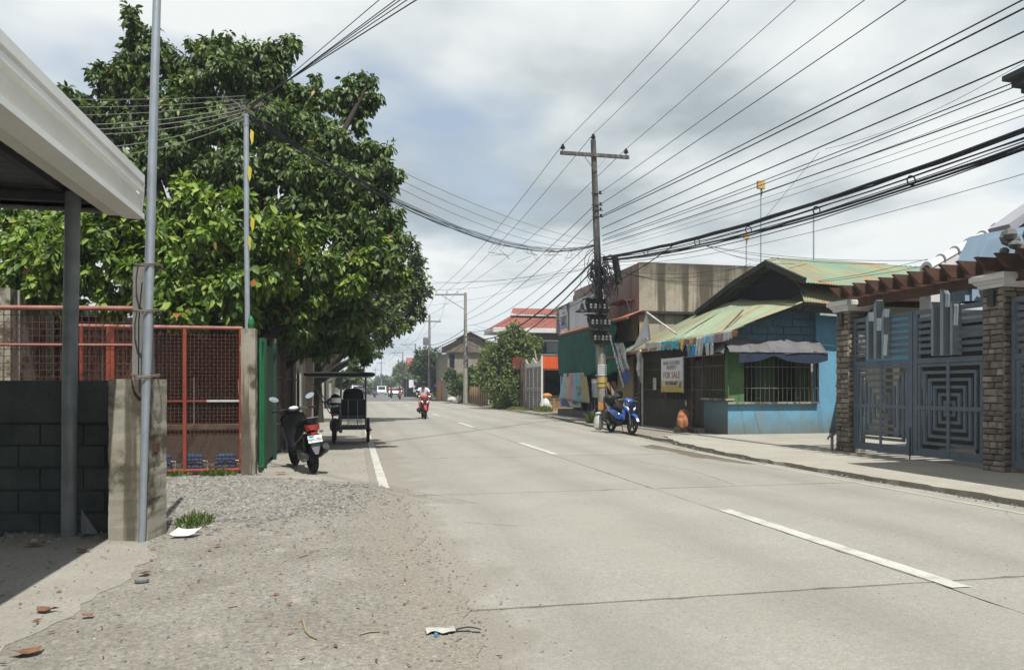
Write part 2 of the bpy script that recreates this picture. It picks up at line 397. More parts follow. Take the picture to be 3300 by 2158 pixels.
mat('grey_house', (.105, .12, .15), (.088, .1, .125), 1.2, .9, bump=.01, vary=.1)
mat('trim_white', (.58, .57, .54), (.5, .49, .46), 2, .7, vary=.05)
mat('glass_dark', (.012, .016, .026), rough=.08, spec=.6)
mat('glass_pale', (.16, .19, .22), rough=.15, spec=.5)
mat('stone_a', (.225, .19, .155), (.15, .125, .10), 8, .9, bump=.02, bscale=22, vary=.2, island=.4)
mat('stone_mortar', (.055, .047, .04), rough=1)
mat('cap_white', (.60, .595, .57), (.52, .515, .49), 3, .75, vary=.05)
mat('gate_grey', (.10, .13, .165), (.082, .108, .138), 4, .5, vary=.07)
mat('gate_fin', (.21, .25, .27), (.17, .205, .225), 4, .5, vary=.08)
mat('wood_red', (.092, .046, .030), (.06, .031, .021), 4, .65, vary=.2, streak=((.05, .02, .012), .6, (.8, 9, 9)))
mat('house_white', (.62, .62, .61), (.56, .56, .56), 1, .85, vary=.03)
mat('house_blue', (.24, .33, .42), (.21, .3, .39), 1.3, .8, vary=.05)
mat('house_grey', (.30, .30, .33), rough=.85, vary=.05)
mat('rock_grey', (.19, .195, .185), (.10, .105, .1), 6, .95, bump=.04, bscale=12, vary=.25)
mat('pole_concrete', (.30, .285, .245), (.24, .225, .19), 3, .9, bump=.008, vary=.1, streak=((.12, .105, .085), .5))
mat('pole_wood', (.085, .08, .075), (.05, .047, .045), 5, .9, vary=.2, streak=((.16, .155, .15), .6, (14, 14, .6)))
mat('pole_grey', (.22, .215, .20), (.16, .155, .145), 4, .9, vary=.15)
mat('cable', (.012, .013, .02), rough=.6)
mat('cable_grey', (.20, .20, .19), rough=.6)
mat('insulator', (.02, .018, .018), rough=.3)
mat('insul_white', (.5, .5, .5), rough=.3)
mat('box_black', (.018, .017, .017), rough=.6, vary=.25)
mat('meter_glass', (.20, .20, .19), rough=.2, spec=.6)
mat('wood_plank', (.22, .145, .085), (.16, .105, .06), 5, .85, vary=.15)
mat('tan_lattice', (.36, .24, .12), (.3, .2, .1), 5, .85)
mat('orange_cloth', (.50, .22, .06), (.42, .17, .05), 4, .8)
mat('sack_white', (.50, .50, .48), (.42, .42, .40), 4, .8, bump=.03, bscale=10)
mat('sack_orange', (.30, .16, .05), (.22, .04, .03), 7, .7, bump=.02, bscale=12, stain=((.10, .14, .05), 6, .55))
mat('bark', (.045, .038, .03), (.03, .026, .02), 5, .95, bump=.03, bscale=18, vary=.25)
mat('bark_grey', (.14, .125, .10), (.09, .08, .065), 5, .95, bump=.02, bscale=18)
mat('iron_white', (.44, .415, .41), (.33, .30, .29), 5, .7, vary=.15)
mat('wood_post', (.12, .09, .065), (.07, .05, .04), 5, .95, bump=.02, vary=.25)
mat('far_wall', (.34, .33, .29), (.26, .25, .22), 1, .9, vary=.12, streak=((.14, .12, .1), .5))
mat('far_block', (.25, .225, .185), (.2, .175, .14), 1, .95, vary=.1, streak=((.12, .095, .075), .5))
mat('far_gable', (.15, .115, .09), (.11, .085, .07), 1, .95, vary=.15, streak=((.2, .16, .13), .5))
mat('far_roof', (.10, .095, .09), rough=.9)
mat('tarp_blue', (.02, .05, .32), (.015, .04, .25), 2, .6)
mat('orange_wall', (.45, .20, .09), (.38, .16, .07), 2, .85)
mat('sign_blue', (.25, .38, .5), (.4, .48, .55), 4, .7)
mat('shirt_white', (.62, .62, .66), (.52, .52, .56), 5, .9, vary=.06)
mat('shirt_red', (.5, .05, .04), rough=.9)
mat('shirt_dark', (.05, .05, .06), rough=.9)
mat('shorts', (.05, .045, .05), rough=.9)
mat('skin', (.30, .155, .095), (.26, .13, .08), 6, .6, vary=.05)
mat('cap_dark', (.03, .03, .045), rough=.8)
mat('car_silver', (.42, .43, .44), rough=.3, metal=.4, coat=.6, vary=.03)
mat('car_white', (.6, .6, .6), rough=.3, coat=.6, vary=.03)
mat('car_dark', (.03, .03, .035), rough=.3, coat=.6)
mat('dead_leaf', (.185, .09, .048), (.12, .058, .034), 20, .8, vary=.2, island=.3)
mat('twig', (.30, .24, .16), rough=.9)
mat('cloth_teal', (.05, .33, .42), (.10, .38, .46), 8, .9)
mat('cloth_white', (.46, .47, .48), (.40, .41, .43), 6, .9)
mat('cloth_blue', (.03, .26, .45), (.04, .22, .40), 6, .9)
mat('cloth_sky', (.10, .38, .58), (.42, .5, .55), 3, .9)
mat('cloth_mauve', (.30, .20, .22), (.25, .17, .19), 6, .9)
mat('cloth_yellow', (.32, .19, .05), (.22, .16, .08), 9, .9)
mat('water_stain', (.115, .092, .066), (.15, .125, .095), 3, .45, vary=.1)
mat('bottle_blue', (.03, .25, .45), rough=.4)
mat('meter_blue', (.06, .13, .26), (.05, .11, .22), 5, .6)
mat('pvc_cyan', (.05, .28, .42), rough=.5)
mat('pvc_white', (.5, .5, .48), rough=.5)
mat('amber_box', (.55, .36, .12), rough=.6)
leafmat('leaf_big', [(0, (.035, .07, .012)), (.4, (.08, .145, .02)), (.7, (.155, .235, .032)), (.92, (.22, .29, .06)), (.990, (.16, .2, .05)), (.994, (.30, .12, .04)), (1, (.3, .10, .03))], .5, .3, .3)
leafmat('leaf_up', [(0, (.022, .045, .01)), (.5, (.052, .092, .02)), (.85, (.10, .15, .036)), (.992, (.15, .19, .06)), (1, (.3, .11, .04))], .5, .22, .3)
leafmat('leaf_dark', [(0, (.025, .045, .014)), (.6, (.045, .075, .025)), (1, (.08, .11, .045))], .5, .2, .3)
leafmat('leaf_olive', [(0, (.055, .085, .02)), (.5, (.10, .145, .035)), (.9, (.16, .19, .06)), (1, (.22, .21, .09))], .6, .25, .25)
leafmat('leaf_mid', [(0, (.04, .065, .02)), (.6, (.075, .115, .035)), (1, (.12, .15, .06))], .6, .25, .25)
leafmat('leaf_lime', [(0, (.08, .15, .02)), (.6, (.14, .26, .035)), (1, (.22, .32, .08))], .6, .3, .25)
leafmat('leaf_weed', [(0, (.06, .10, .02)), (.6, (.11, .16, .04)), (1, (.2, .2, .08))], .7, .3, .2)
leafmat('grass', [(0, (.08, .12, .02)), (.6, (.13, .17, .04)), (1, (.25, .22, .1))], .7, .3, .2)
leafmat('leaf_yellow', [(0, (.42, .36, .05)), (1, (.5, .42, .10))], .6, .3, .2)
# ================================================================ ground and road
rnd = random.Random(7)
def struct(o): o['kind'] = 'structure'; return o
def patch(name, pts, z, m, jit=.0, step=.25, parent=None, seed=1, th=0, closed_from=0):
    rr = random.Random(seed); out = []
    n = len(pts)
    for i in range(n):
        a, b = Vector(pts[i]), Vector(pts[(i+1) % n]); d = b-a; k = max(1, int(d.length/step))
        nrm = Vector((-d.y, d.x)).normalized() if d.length > 0 else Vector((0, 0))
        for j in range(k):
            p = a+d*(j/k)
            if jit and j > 0: p = p+nrm*(rr.uniform(-1, 1)*jit*.6+jit*.8*sin(j*.9+seed+i*2))
            out.append((p.x, p.y))
    bm = bmesh.new(); vs = [bm.verts.new((x, y, z)) for x, y in out]
    f = bm.faces.new(vs); f.normal_update()
    if f.normal.z < 0: f.normal_flip()
    if th:
        r = bmesh.ops.extrude_face_region(bm, geom=[f])
        bmesh.ops.translate(bm, verts=[g for g in r['geom'] if isinstance(g, bmesh.types.BMVert)], vec=(0, 0, 0))
        for v in vs: v.co.z = z-th
    bmesh.ops.triangulate(bm, faces=[q for q in bm.faces if len(q.verts) > 4])
    me = bpy.data.meshes.new(name); bm.to_mesh(me); bm.free(); me.materials.append(MT(m))
    return mobj(name, me, parent)
g = MB(); g.box(-900, 900, -60, 1900, -.6, -.055); struct(g.build('ground', 'earth'))
rd = MB(); rd.box(.05, 7.3, -8, 80, -.05, -.03); road = struct(rd.build('road', 'road_joint'))
YJ = [4.47+4.93*k for k in range(-2, 16)]
for lane, (xa, xb) in enumerate(((None, 3.929), (3.937, None))):
    for i in range(len(YJ)-1):
        y0, y1 = YJ[i]+.008, YJ[i+1]-.008
        if lane == 0: xl = .40 if y0 < 9 else .22; p = [(xl, y0), (xb, y0), (xb, y1), (xl, y1)]
        else: p = [(xa, y0), (7.12, y0), (7.12, y1), (xa, y1)]
        # ragged joint edges
        rr = random.Random(i*2+lane); pts = []
        for a, b in zip(p, p[1:]+p[:1]):
            n = 30
            for j in range(n):
                t = j/n; e = rr.uniform(0, .008)+(.04*rr.random() if rr.random() < .12 else 0) if j else 0
                cxm, cym = sum(q[0] for q in p)/4, sum(q[1] for q in p)/4
                x, y = a[0]+(b[0]-a[0])*t, a[1]+(b[1]-a[1])*t
                if abs(a[0]-b[0]) > abs(a[1]-b[1]): y += e if cym > y else -e
                else: x += e*.4 if cxm > x else -e*.4
                pts.append((x, y))
        o = patch('road_slab', pts, rr.uniform(-.002, .002), 'concrete_road', step=9, parent=road, th=.02)
o = patch('asphalt_road', [(-.6, 80), (8.6, 80), (9.2, 160), (9.5, 1800), (-4, 1800), (-1.5, 160)], -.008, 'asphalt', step=40); struct(o)
# right paved shoulder that widens along the shops
o = patch('road_shoulder', [(7.13, -8), (7.45, -8), (7.5, 7), (7.35, 11), (7.3, 14), (7.6, 18), (8.0, 23), (8.4, 29), (9.1, 34), (9.3, 45), (9.1, 80), (7.13, 80)], -.012, 'shoulder_concrete', jit=.03, step=.5, seed=4); struct(o)
# right sidewalk with a broken kerb edge
o = patch('sidewalk', [(7.62, -8), (7.66, 6.8), (7.6, 8.2), (7.5, 10), (7.38, 12.2), (7.42, 14), (7.75, 17.2), (8.35, 19.2), (9.9, 19.3), (20, 19.3), (20, -8)], .045, 'sidewalk_concrete', jit=.05, step=.16, seed=9, th=.11); struct(o)
o = patch('store_yard', [(7.95, 17.9), (8.3, 19.1), (14, 19.3), (14, 47), (9.6, 47), (9.3, 36), (8.7, 29.2), (8.15, 23)], .02, 'dirt', jit=.06, step=.3, seed=3, th=.08); struct(o)
o = patch('verge', [(9.2, 36), (9.7, 46.5), (14, 46.5), (30, 80), (30, 130), (9.6, 130), (9.3, 70), (9.4, 46)], .01, 'earth', jit=.1, step=.6, seed=5); struct(o)
o = patch('gutter_stain', [tuple(gnd(x, y)[:2]) for x, y in ((2060, 1437), (2110, 1432), (2190, 1444), (2300, 1466), (2420, 1487), (2470, 1496), (2400, 1494), (2330, 1486), (2290, 1478), (2230, 1472), (2150, 1452), (2105, 1446))], .0035, 'water_stain', jit=.04, step=.08, seed=8); struct(o)
# left: dirt lay-by, apron, shoulder
o = patch('left_shoulder', [(-3.2, 9.9), (.3, 9.3), (.28, 80), (-1.8, 80), (-3.2, 60)], -.006, 'shoulder_concrete', jit=.0, step=2); struct(o)
o = patch('dirt_shoulder', [(-9, -6), (.62, -6), (.64, 2.5), (.60, 3.6), (.68, 4.6), (.66, 5.1), (.60, 5.7), (.58, 6.5), (.56, 7.5), (.58, 8.4), (.60, 9.3), (.42, 10.3), (.0, 10.9), (-.8, 11.5), (-1.6, 11.9), (-9, 12.1)], .006, 'dirt', jit=.045, step=.09, seed=21); struct(o)
o = patch('apron', [(-9, -6), (-1.15, -6), (-1.2, 3.0), (-1.75, 4.1), (-1.62, 5.2), (-1.55, 6.2), (-1.7, 6.95), (-2.0, 7.6), (-9, 9.5)], .009, 'apron', jit=.05, step=.12, seed=31); struct(o)
o = patch('gravel_bed', [(-6, 8.5), (-1.5, 7.9), (-.9, 8.1), (-.6, 8.9), (-.3, 9.4), (-.2, 10.0), (-.5, 10.8), (-1.2, 11.6), (-2, 12.2), (-6, 12.3)], .012, 'gravel_bed', jit=.08, step=.14, seed=41); struct(o)
struct(patch('yard', [(-9, 12.42), (-1.75, 12.42), (-1.6, 15), (-1.6, 21), (-9, 21)], .02, 'yard_shade_dark', jit=.03, step=.5, seed=6))  # dark ground sheet, the yard's shade is put into its colour
# cracks and a patched repair in the slabs
def crack(pts, w, sd):
    rr = random.Random(sd); L_ = []; P = [Vector(p) for p in pts]
    for a, b_ in zip(P, P[1:]):
        n = max(2, int((b_-a).length/.07))
        for i in range(n): q = a.lerp(b_, i/n); L_.append((q.x+rr.uniform(-.02, .02), q.y+rr.uniform(-.02, .02)))
    b = MB(); n = len(L_)
    vs = [(x, y, .0036) for x, y in L_]+[(x+w*rr.uniform(.3, 1.3), y+w*rr.uniform(.2, 1), .0036) for x, y in L_]
    b.add(vs, [(i, n+i, n+i+1, i+1) for i in range(n-1)]); b.build('crack', 'crack', road)
crack([(5.2, 9.5), (5.4, 11.2), (5.15, 12.6), (5.3, 14.2)], .008, 3); crack([(.6, 7.2), (1.1, 7.4), (1.6, 7.1), (1.85, 7.2)], .006, 4); crack([(6.0, 5.2), (6.6, 6.4), (7.1, 7.0)], .006, 5)
# paint
def dash(y0, y1, x, w=.15, m='paint_white'):
    p = patch('lane_dash', [(x, y0), (x+w, y0), (x+w, y1), (x, y1)], .0045, m, jit=.005, step=.12, parent=road, seed=int(y0*7))
for y0, y1 in ((4.3, 7.6), (14.7, 17.9), (25.4, 28.8), (35.8, 39), (46, 49.2), (56.4, 59.6), (66.8, 70)): dash(y0, y1, 3.95)
dash(9.35, 79.5, .34, .13); dash(-6, 33, 7.0, .09, 'paint_worn'); dash(33, 79, 7.02, .09, 'paint_worn')
for y0, y1 in ((84, 87), (94.4, 97.4), (105, 108), (116, 119), (127, 130)): dash(y0, y1, 4.0)

# loose gravel, rubble and pebbles: nobody could count them
def stones(name, spots, m, label):
    b = MB(); rr = random.Random(5)
    for (x, y, s, z) in spots:
        a = rr.uniform(0, 6.3); sx, sy, sz = s*rr.uniform(.7, 1.3), s*rr.uniform(.6, 1.1), s*rr.uniform(.35, .7)
        vs = []
        for k in range(5):
            t = a+k*2*pi/5+rr.uniform(-.3, .3); vs.append((x+sx*cos(t), y+sy*sin(t), z-.25*sz))
        for k in range(3):
            t = a+k*2*pi/3+rr.uniform(-.3, .3); vs.append((x+sx*.55*cos(t), y+sy*.55*sin(t), z+sz*rr.uniform(.7, 1)))
        b.add(vs, [(5, 6, 7), (0, 1, 5), (1, 6, 5), (1, 2, 6), (2, 3, 6), (3, 7, 6), (3, 4, 7), (4, 0, 7), (0, 5, 7)])
    o = b.build(name, m); tag(o, label, 'gravel', kind='stuff'); return o
sp = []
for _ in range(12000):
    x, y = rnd.uniform(-3.3, .6), rnd.uniform(6.9, 12.2)
    lim = 8.1+max(0, x+1.2)*.55
    if x > -.5 and rnd.random() < (x+.5)*.95: continue
    if y < lim-abs(rnd.gauss(0, .55)) or y > 12.0-(x+2)*.75+rnd.uniform(-.2, .4): continue
    sp.append((x, y, rnd.choice((.008, .012, .016, .022, .028)), .012))
stones('gravel', sp, 'gravel', 'loose grey gravel spread in front of the red mesh gate')
sp = []
for _ in range(3800):
    x, y = rnd.uniform(-2.6, .75), rnd.uniform(3.4, 9)
    sp.append((x, y, rnd.choice((.003, .004, .006, .009, .012)), .008))
for _ in range(420):
    y = rnd.uniform(3.4, 10); x = .72+rnd.gauss(0, .16)+(.18 if 4.2 < y < 5.2 else 0)
    sp.append((x, y, rnd.choice((.003, .004, .006, .011)), .004))
for _ in range(260):
    y = rnd.uniform(3.6, 6.4); x = rnd.uniform(1, 7); sp.append((x, y, rnd.choice((.003, .004, .006)), .002))
for _ in range(500):
    y = rnd.uniform(5, 20); x = 7.45+rnd.gauss(0, .06)+max(0, (y-14)*.08); sp.append((x, y, rnd.choice((.006, .01, .016)), -.008))
for _ in range(500):
    y = rnd.uniform(11, 13); x = rnd.uniform(-3, -1.4); sp.append((x, y, rnd.choice((.01, .016, .03)), .01))
stones('pebbles', sp, 'gravel', 'pebbles and crumbs of concrete scattered along the road edges')
# ================================================================ left side: carport, wall, gates
# ---- carport
cp = thing('carport', 'grey steel carport with cream gutter and dark underside at the left edge', 'carport', (-2.58, 7.35, 0))
b = MB(); b.tube([(-2.50, 7.36, 0), (-2.49, 7.36, 1.6), (-2.465, 7.36, 3.1)], .063, 16); b.build('column', 'galv_old', cp, 'auto', True)
b = MB(); b.box(-2.61, -2.37, 7.28, 7.50, .0, .03); b.prism([(-2.41, .03), (-2.27, .03), (-2.41, .26)], 'Y', 7.39, 7.41); b.build('base_plate', 'galv_old', cp, world=True)
GX, GZ = -1.95, 3.36
prof = [(GX-.02, GZ), (GX+.015, GZ), (GX+.015, GZ-.075), (GX-.01, GZ-.085), (GX-.01, GZ-.105), (GX+.01, GZ-.115), (GX+.01, GZ-.16), (GX-.02, GZ-.18)]
b = MB(); b.prism(prof, 'Y', -4, 7.62); b.build('gutter_lip', 'gutter_white', cp, world=True)
b = MB(); b.prism([(GX-.02, GZ-.19), (GX-.015, GZ-.35), (GX-.05, GZ-.36), (GX-.05, GZ-.19)], 'Y', -4, 7.6); b.build('gutter_face', 'gutter_cream', cp, world=True)
b = MB(); b.box(GX-.07, GX-.052, -4, 7.58, GZ-.37, GZ-.01); b.build('gutter_back', 'gutter_white', cp, world=True)
b = MB(); b.box(GX-.16, GX+.02, -4, 7.59, GZ-.42, GZ-.37); b.build('gutter_bottom', 'gutter_white', cp, world=True)
b = MB(); b.box(GX-.30, GX-.17, -4, 7.57, GZ-.40, GZ-.33); b.build('gutter_beam', 'gutter_cream', cp, world=True)
b = MB(); b.prism([(GX-.018, GZ-.01), (GX+.012, GZ-.01), (GX+.008, GZ-.17), (GX-.013, GZ-.36), (GX-.15, GZ-.36), (GX-.15, GZ-.1)], 'Y', 7.621, 7.635); b.build('gutter_cap', 'gutter_white', cp, world=True)
for y in (-1.4, 4.6): b = MB(); b.prism([(GX+.018, GZ+.004), (GX+.0185, GZ-.16), (GX-.010, GZ-.19), (GX-.008, GZ-.37), (GX-.0, GZ-.37), (GX+.001, GZ-.19), (GX+.0215, GZ-.16), (GX+.0215, GZ+.004)], 'Y', y, y+.012); b.build('gutter_seam', 'gutter_cream', cp, world=True)
b = MB(); b.grid(lambda u, v: (GX-.12-7*u, -4+11.55*v, GZ-.20+.16*u+.022*sin(v*62*2*pi)), 2, 500); b.build('roof_sheet', 'roof_under', cp, world=True)
for x in (-2.58, -4.3, -6.1):
    b = MB(); b.box(x-.04, x+.04, -4, 7.5, 3.105, 3.17); b.build('rafter', 'steel_dark', cp, world=True)
for y in (-2, 1, 4, 5.5, 7.40):
    b = MB(); b.bar((GX-.16, y, 3.10 if y < 7.3 else 3.06), (-8.6, y, 3.10 if y < 7.3 else 3.06), .07, .07); b.build('purlin', 'steel_dark', cp, world=True)
b = MB(); b.bar((GX-.2, 7.53, 3.0), (-8.6, 7.53, 3.05), .06, .06); b.build('end_beam', 'galv_old', cp, world=True)
b = MB(); b.box(-8.6, GX-.31, 7.50, 7.515, 3.0, 3.32); b.build('end_fascia', 'steel_dark', cp, world=True)
for y in (1.2,):
    b = MB(); b.tube([(-2.58, y, 0), (-2.58, y, 3.1)], .078, 12); b.build('column', 'galv_old', cp, 'auto', True)
# ---- block wall (perpendicular to the view, 12 degrees off the road's normal)
wl = thing('block_wall', 'low dark concrete block wall shaded by the carport', 'wall', (-2.06, 7.5, 0), -YAW)
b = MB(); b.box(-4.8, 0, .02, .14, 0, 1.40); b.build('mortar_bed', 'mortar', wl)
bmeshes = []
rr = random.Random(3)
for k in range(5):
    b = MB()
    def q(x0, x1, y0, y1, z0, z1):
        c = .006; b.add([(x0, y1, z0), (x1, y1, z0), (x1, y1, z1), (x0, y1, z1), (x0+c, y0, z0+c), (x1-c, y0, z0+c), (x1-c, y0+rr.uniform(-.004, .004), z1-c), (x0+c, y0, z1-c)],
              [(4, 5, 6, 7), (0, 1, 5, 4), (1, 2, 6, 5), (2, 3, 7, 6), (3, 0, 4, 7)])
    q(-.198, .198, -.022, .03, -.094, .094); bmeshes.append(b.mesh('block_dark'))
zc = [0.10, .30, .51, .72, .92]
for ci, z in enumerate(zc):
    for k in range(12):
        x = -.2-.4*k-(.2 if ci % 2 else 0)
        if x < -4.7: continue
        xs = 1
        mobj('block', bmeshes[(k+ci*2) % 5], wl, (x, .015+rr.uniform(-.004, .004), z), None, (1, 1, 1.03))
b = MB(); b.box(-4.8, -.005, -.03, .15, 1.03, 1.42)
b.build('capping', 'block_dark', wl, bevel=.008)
# ---- concrete gate post beside the wall
ps = thing('gate_post', 'stained concrete gate post with leaning steel pole tied to it', 'post', (-1.91, 7.25, 0), -YAW)
b = MB(); rr = random.Random(8); rings = []
for i in range(24):
    z = 1.43*i/23; e = lambda s: rr.uniform(-1, 1)*s
    w0, w1 = -.165, .165
    rings.append([(w0+e(.004), -.16+e(.003), z), (w1-.03, -.16+e(.003), z), (w1+e(.007), -.13+e(.006), z), (w1+.012+e(.004), .2, z), (w0+e(.004), .2, z)])
b.loft(rings); b.build('post_shaft', 'old_concrete', ps)
st = MB(); rr = random.Random(12)
st.loft([[(-.01+.01*z, -.06, 1.43+z), (.125-.02*z, -.06, 1.43+z), (.125-.02*z, .08, 1.43+z), (-.01+.01*z, .08, 1.43+z)] for z in (0, .2, .5, .8, .98, 1.0)])
st.build('stub', 'pole_grey', ps)
for k, (x0, x1) in enumerate(((-.08, .0), (-.05, .01), (.15, .12))):
    b = MB(); b.tube([(x0, -.05, 1.42), ((x0+x1)/2, -.04, 1.5), (x1, -.02, 1.72)], .009, 6); b.build('rebar', 'rust_wire', ps)
b = MB(); b.box(.17, .195, -.03, .03, .78, .86); b.build('hinge_stub', 'rust_wire', ps)
# ---- leaning galvanised pole
p0, p1 = Vector((-1.81, 7.03, 0)), Vector((-1.67, 7.03, 5.4))
pl = thing('steel_pole', 'tall leaning galvanised steel pole wired to the concrete gate post', 'pole', p0)
b = MB(); zz_ = [0, .9, 1.5, 2.3, 3.0, 5.4]
b.tube([p0.lerp(p1, z/5.4) for z in zz_], [.030, .032, .038, .040, .038, .032], 16); b.build('pipe', 'galv', pl, 'auto', True)
for z in (1.45, 2.02, 2.42):
    c = p0.lerp(p1, z/5.4); b = MB()
    for dz in (0, .012): b.tube([(c.x+.11*cos(t)-.03, c.y+.10+.16*sin(t), c.z+dz+.01*sin(2*t+z)) for t in [2*pi*i/14 for i in range(15)]], .006, 5)
    b.build('wire_tie', 'wire_tie', pl, world=True)
b = MB(); b.tube([p0.lerp(p1, .42)+Vector((-.05, -.02, 0)), p0.lerp(p1, .36)+Vector((-.065, -.03, 0)), p0.lerp(p1, .27)+Vector((-.055, -.03, 0))], .006, 5); b.build('cord', 'cable', pl, world=True)
# ---- red mesh gates
def mesh_gate(name, label, loc, rz, w, h, z0, mids, hmid, pitch=.057, xpat=True):
    t = thing(name, label, 'gate', loc, rz, None)
    fr = .028
    for x in (0, w):
        b = MB(); b.tube([(x, 0, z0), (x, 0, z0+h)], fr, 10); b.build('stile', 'red_oxide', t, 'auto')
    b = MB(); b.tube([(-fr, 0, z0+h), (w+fr, 0, z0+h)], fr, 10); b.build('top_rail', 'pale_oxide', t, 'auto')
    b = MB(); b.tube([(-fr, 0, z0), (w+fr, 0, z0)], fr, 10); b.build('bottom_rail', 'red_oxide', t, 'auto')
    for x, ww in mids:
        b = MB(); b.box(x-ww, x+ww, -.02, .02, z0+.02, z0+h-.02); b.build('mullion', 'red_oxide', t)
    if hmid:
        b = MB(); b.box(0, w*hmid[1], -.018, .018, z0+hmid[0]-.014, z0+hmid[0]+.014); b.build('mid_rail', 'red_oxide', t)
        b = MB(); b.box(w*hmid[1], w, -.018, .018, z0+hmid[0]-.016, z0+hmid[0]+.016); o = b.build('mid_rail', 'white_worn', t); o['label'] = 'white repainted end of the middle rail'
    b = MB(); n = int(w/pitch); r = .0033
    for i in range(1, n+1):
        x = i*w/(n+1); b.bar((x, .012, z0), (x, .012, z0+h), 2*r, 2*r)
    n = int(h/pitch)
    for i in range(1, n+1):
        z = z0+i*h/(n+1); b.bar((0, .018, z), (w, .018, z), 2*r, 2*r)
    if xpat:
        s = pitch*2
        for i in range(int((w+h)/s)+1):
            for sg in (1, -1):
                # a diagonal of the looser second layer, clipped to the frame
                c = i*s
                a0 = max(0, c-h); a1 = min(w, c)
                if a1 <= a0: continue
                xa, za, xb, zb = a0, c-a0, a1, c-a1
                if sg < 0: xa, xb = w-xa, w-xb
                b.bar((xa, .04, z0+za), (xb, .04, z0+zb), .003, .003)
    o = b.build('wire_mesh', 'rust_wire', t); o['kind'] = 'stuff'
    return t
ga = mesh_gate('mesh_gate', 'red oxide mesh gate with tall frame rising behind the dark block wall', (-4.55, 9.35, 0), -R(8), 2.2, 2.14, .1, [], None, .078)
b = MB(); b.box(-.10, .0, -.05, .05, 0, 2.2); b.build('frame_post', 'red_oxide', ga)
b = MB(); b.tube([(0, .0, 1.83), (2.2, .0, 1.83)], .015, 8); b.build('rail', 'pale_oxide', ga, 'auto')
gb = mesh_gate('mesh_gate', 'red mesh gate with white patch on its middle rail facing the gravel', (-4.02, 12.35, 0), 0, 2.28, 2.22, .07, [(.40, .055), (1.46, .024)], (1.08, .78))
for z in (.55, 1.92):
    b = MB(); b.box(2.27, 2.36, -.03, .04, z, z+.09); b.build('hinge', 'pale_oxide', gb)
p2 = thing('gate_post', 'mossy concrete post between the red mesh gate and green gate', 'post', (-1.60, 12.32, 0))
b = MB(); rr = random.Random(4)
b.loft([[(-.115+rr.uniform(-.006, .006), -.13, z), (.10+rr.uniform(-.004, .004), -.13, z), (.10+rr.uniform(-.004, .004), .13, z), (-.115, .13, z)] for z in [i*.12 for i in range(20)]]); b.build('post_shaft', 'old_concrete', p2)
# ---- thin pole on that post, with vine and cable tangle
tp = thing('steel_pole', 'thin grey steel pole standing on the mossy gate post before the tree', 'pole', (-1.63, 12.30, 2.28))
b = MB(); b.tube([(0, 0, 0), (-.015, 0, 1.6), (-.02, 0, 3.36)], .04, 12); b.build('pipe', 'galv', tp, 'auto')
b = MB(); b.bar((-.3, .02, 3.32), (.22, .02, 3.55), .035, .05); b.build('crossarm', 'wood_post', tp)
b = MB(); rr = random.Random(2)
for k in range(16):
    c = Vector((rr.uniform(-.3, .25), rr.uniform(-.1, .1), 3.4+rr.uniform(-.12, .15)))
    b.tube([c+Vector((rr.uniform(-.14, .14), rr.uniform(-.08, .08), rr.uniform(-.16, .12))) for _ in range(5)], .004, 4)
o = b.build('cable_tangle', 'cable_grey', tp); o['kind'] = 'stuff'
for k, z in enumerate((3.02, 2.45, 1.66, 1.36)):
    b = MB(); rr = random.Random(k)
    x0 = rr.uniform(.01, .06); s = rr.uniform(.04, .10)
    b.add([(x0, -.05, z+.1), (x0+s*.6, -.07, z+.05), (x0+s*.5, -.08, z-.1), (x0+.02, -.08, z-.16), (x0-.01, -.06, z-.02)], [(0, 1, 2, 3, 4)])
    b.build('leaf', 'leaf_yellow', tp)
b = MB(); b.loft([[(.06+r_*cos(a)*.05, -.06+r_*sin(a)*.05, z) for a in [i*pi/3 for i in range(6)]] for z, r_ in ((.0, .7), (.07, 1.0), (.14, .8), (.2, .3))]); o = b.build('plastic_wrap', 'green_gate', tp)
# ---- water meters behind the gate
for k, (x, m) in enumerate(((-3.13, 'meter_blue'), (-2.66, 'meter_blue'), (-2.16, 'meter_blue'))):
    t = thing('water_meter', ['blue water meter box nearest the gate mullion behind the red mesh', 'middle blue water meter box behind the red mesh gate', 'blue water meter box nearest the mossy gate post'][k], 'water meter', (x+.15, 12.62, .05), 0, 'water meters behind the gate')
    b = MB(); b.prism([(-.16, 0), (.16, 0), (.15, .24), (-.13, .25)], 'Y', -.06, .1); b.build('box', m, t, bevel=.015)
    b = MB(); b.tube([(.15, 0, .14), (.22, 0, .14), (.22, 0, 0)], .018, 8); b.build('pipe', 'pvc_white', t, 'auto')
    b = MB(); b.tube([(-.15, -.065, .09), (0, -.07, .13), (.15, -.065, .10)], .008, 6); b.build('strap', 'cable', t)
t = thing('pvc_pipe', 'cyan valve box with white pipe elbow low beside the stained post', 'pipe', (-3.65, 12.55, .05))
b = MB(); b.box(-.13, .1, -.06, .06, .22, .5); b.build('valve_box', 'pvc_cyan', t, bevel=.02)
b = MB(); b.tube([(.1, 0, .38), (.17, 0, .38), (.2, 0, .33), (.2, 0, 0)], .03, 10); b.build('elbow', 'pvc_white', t, 'auto')
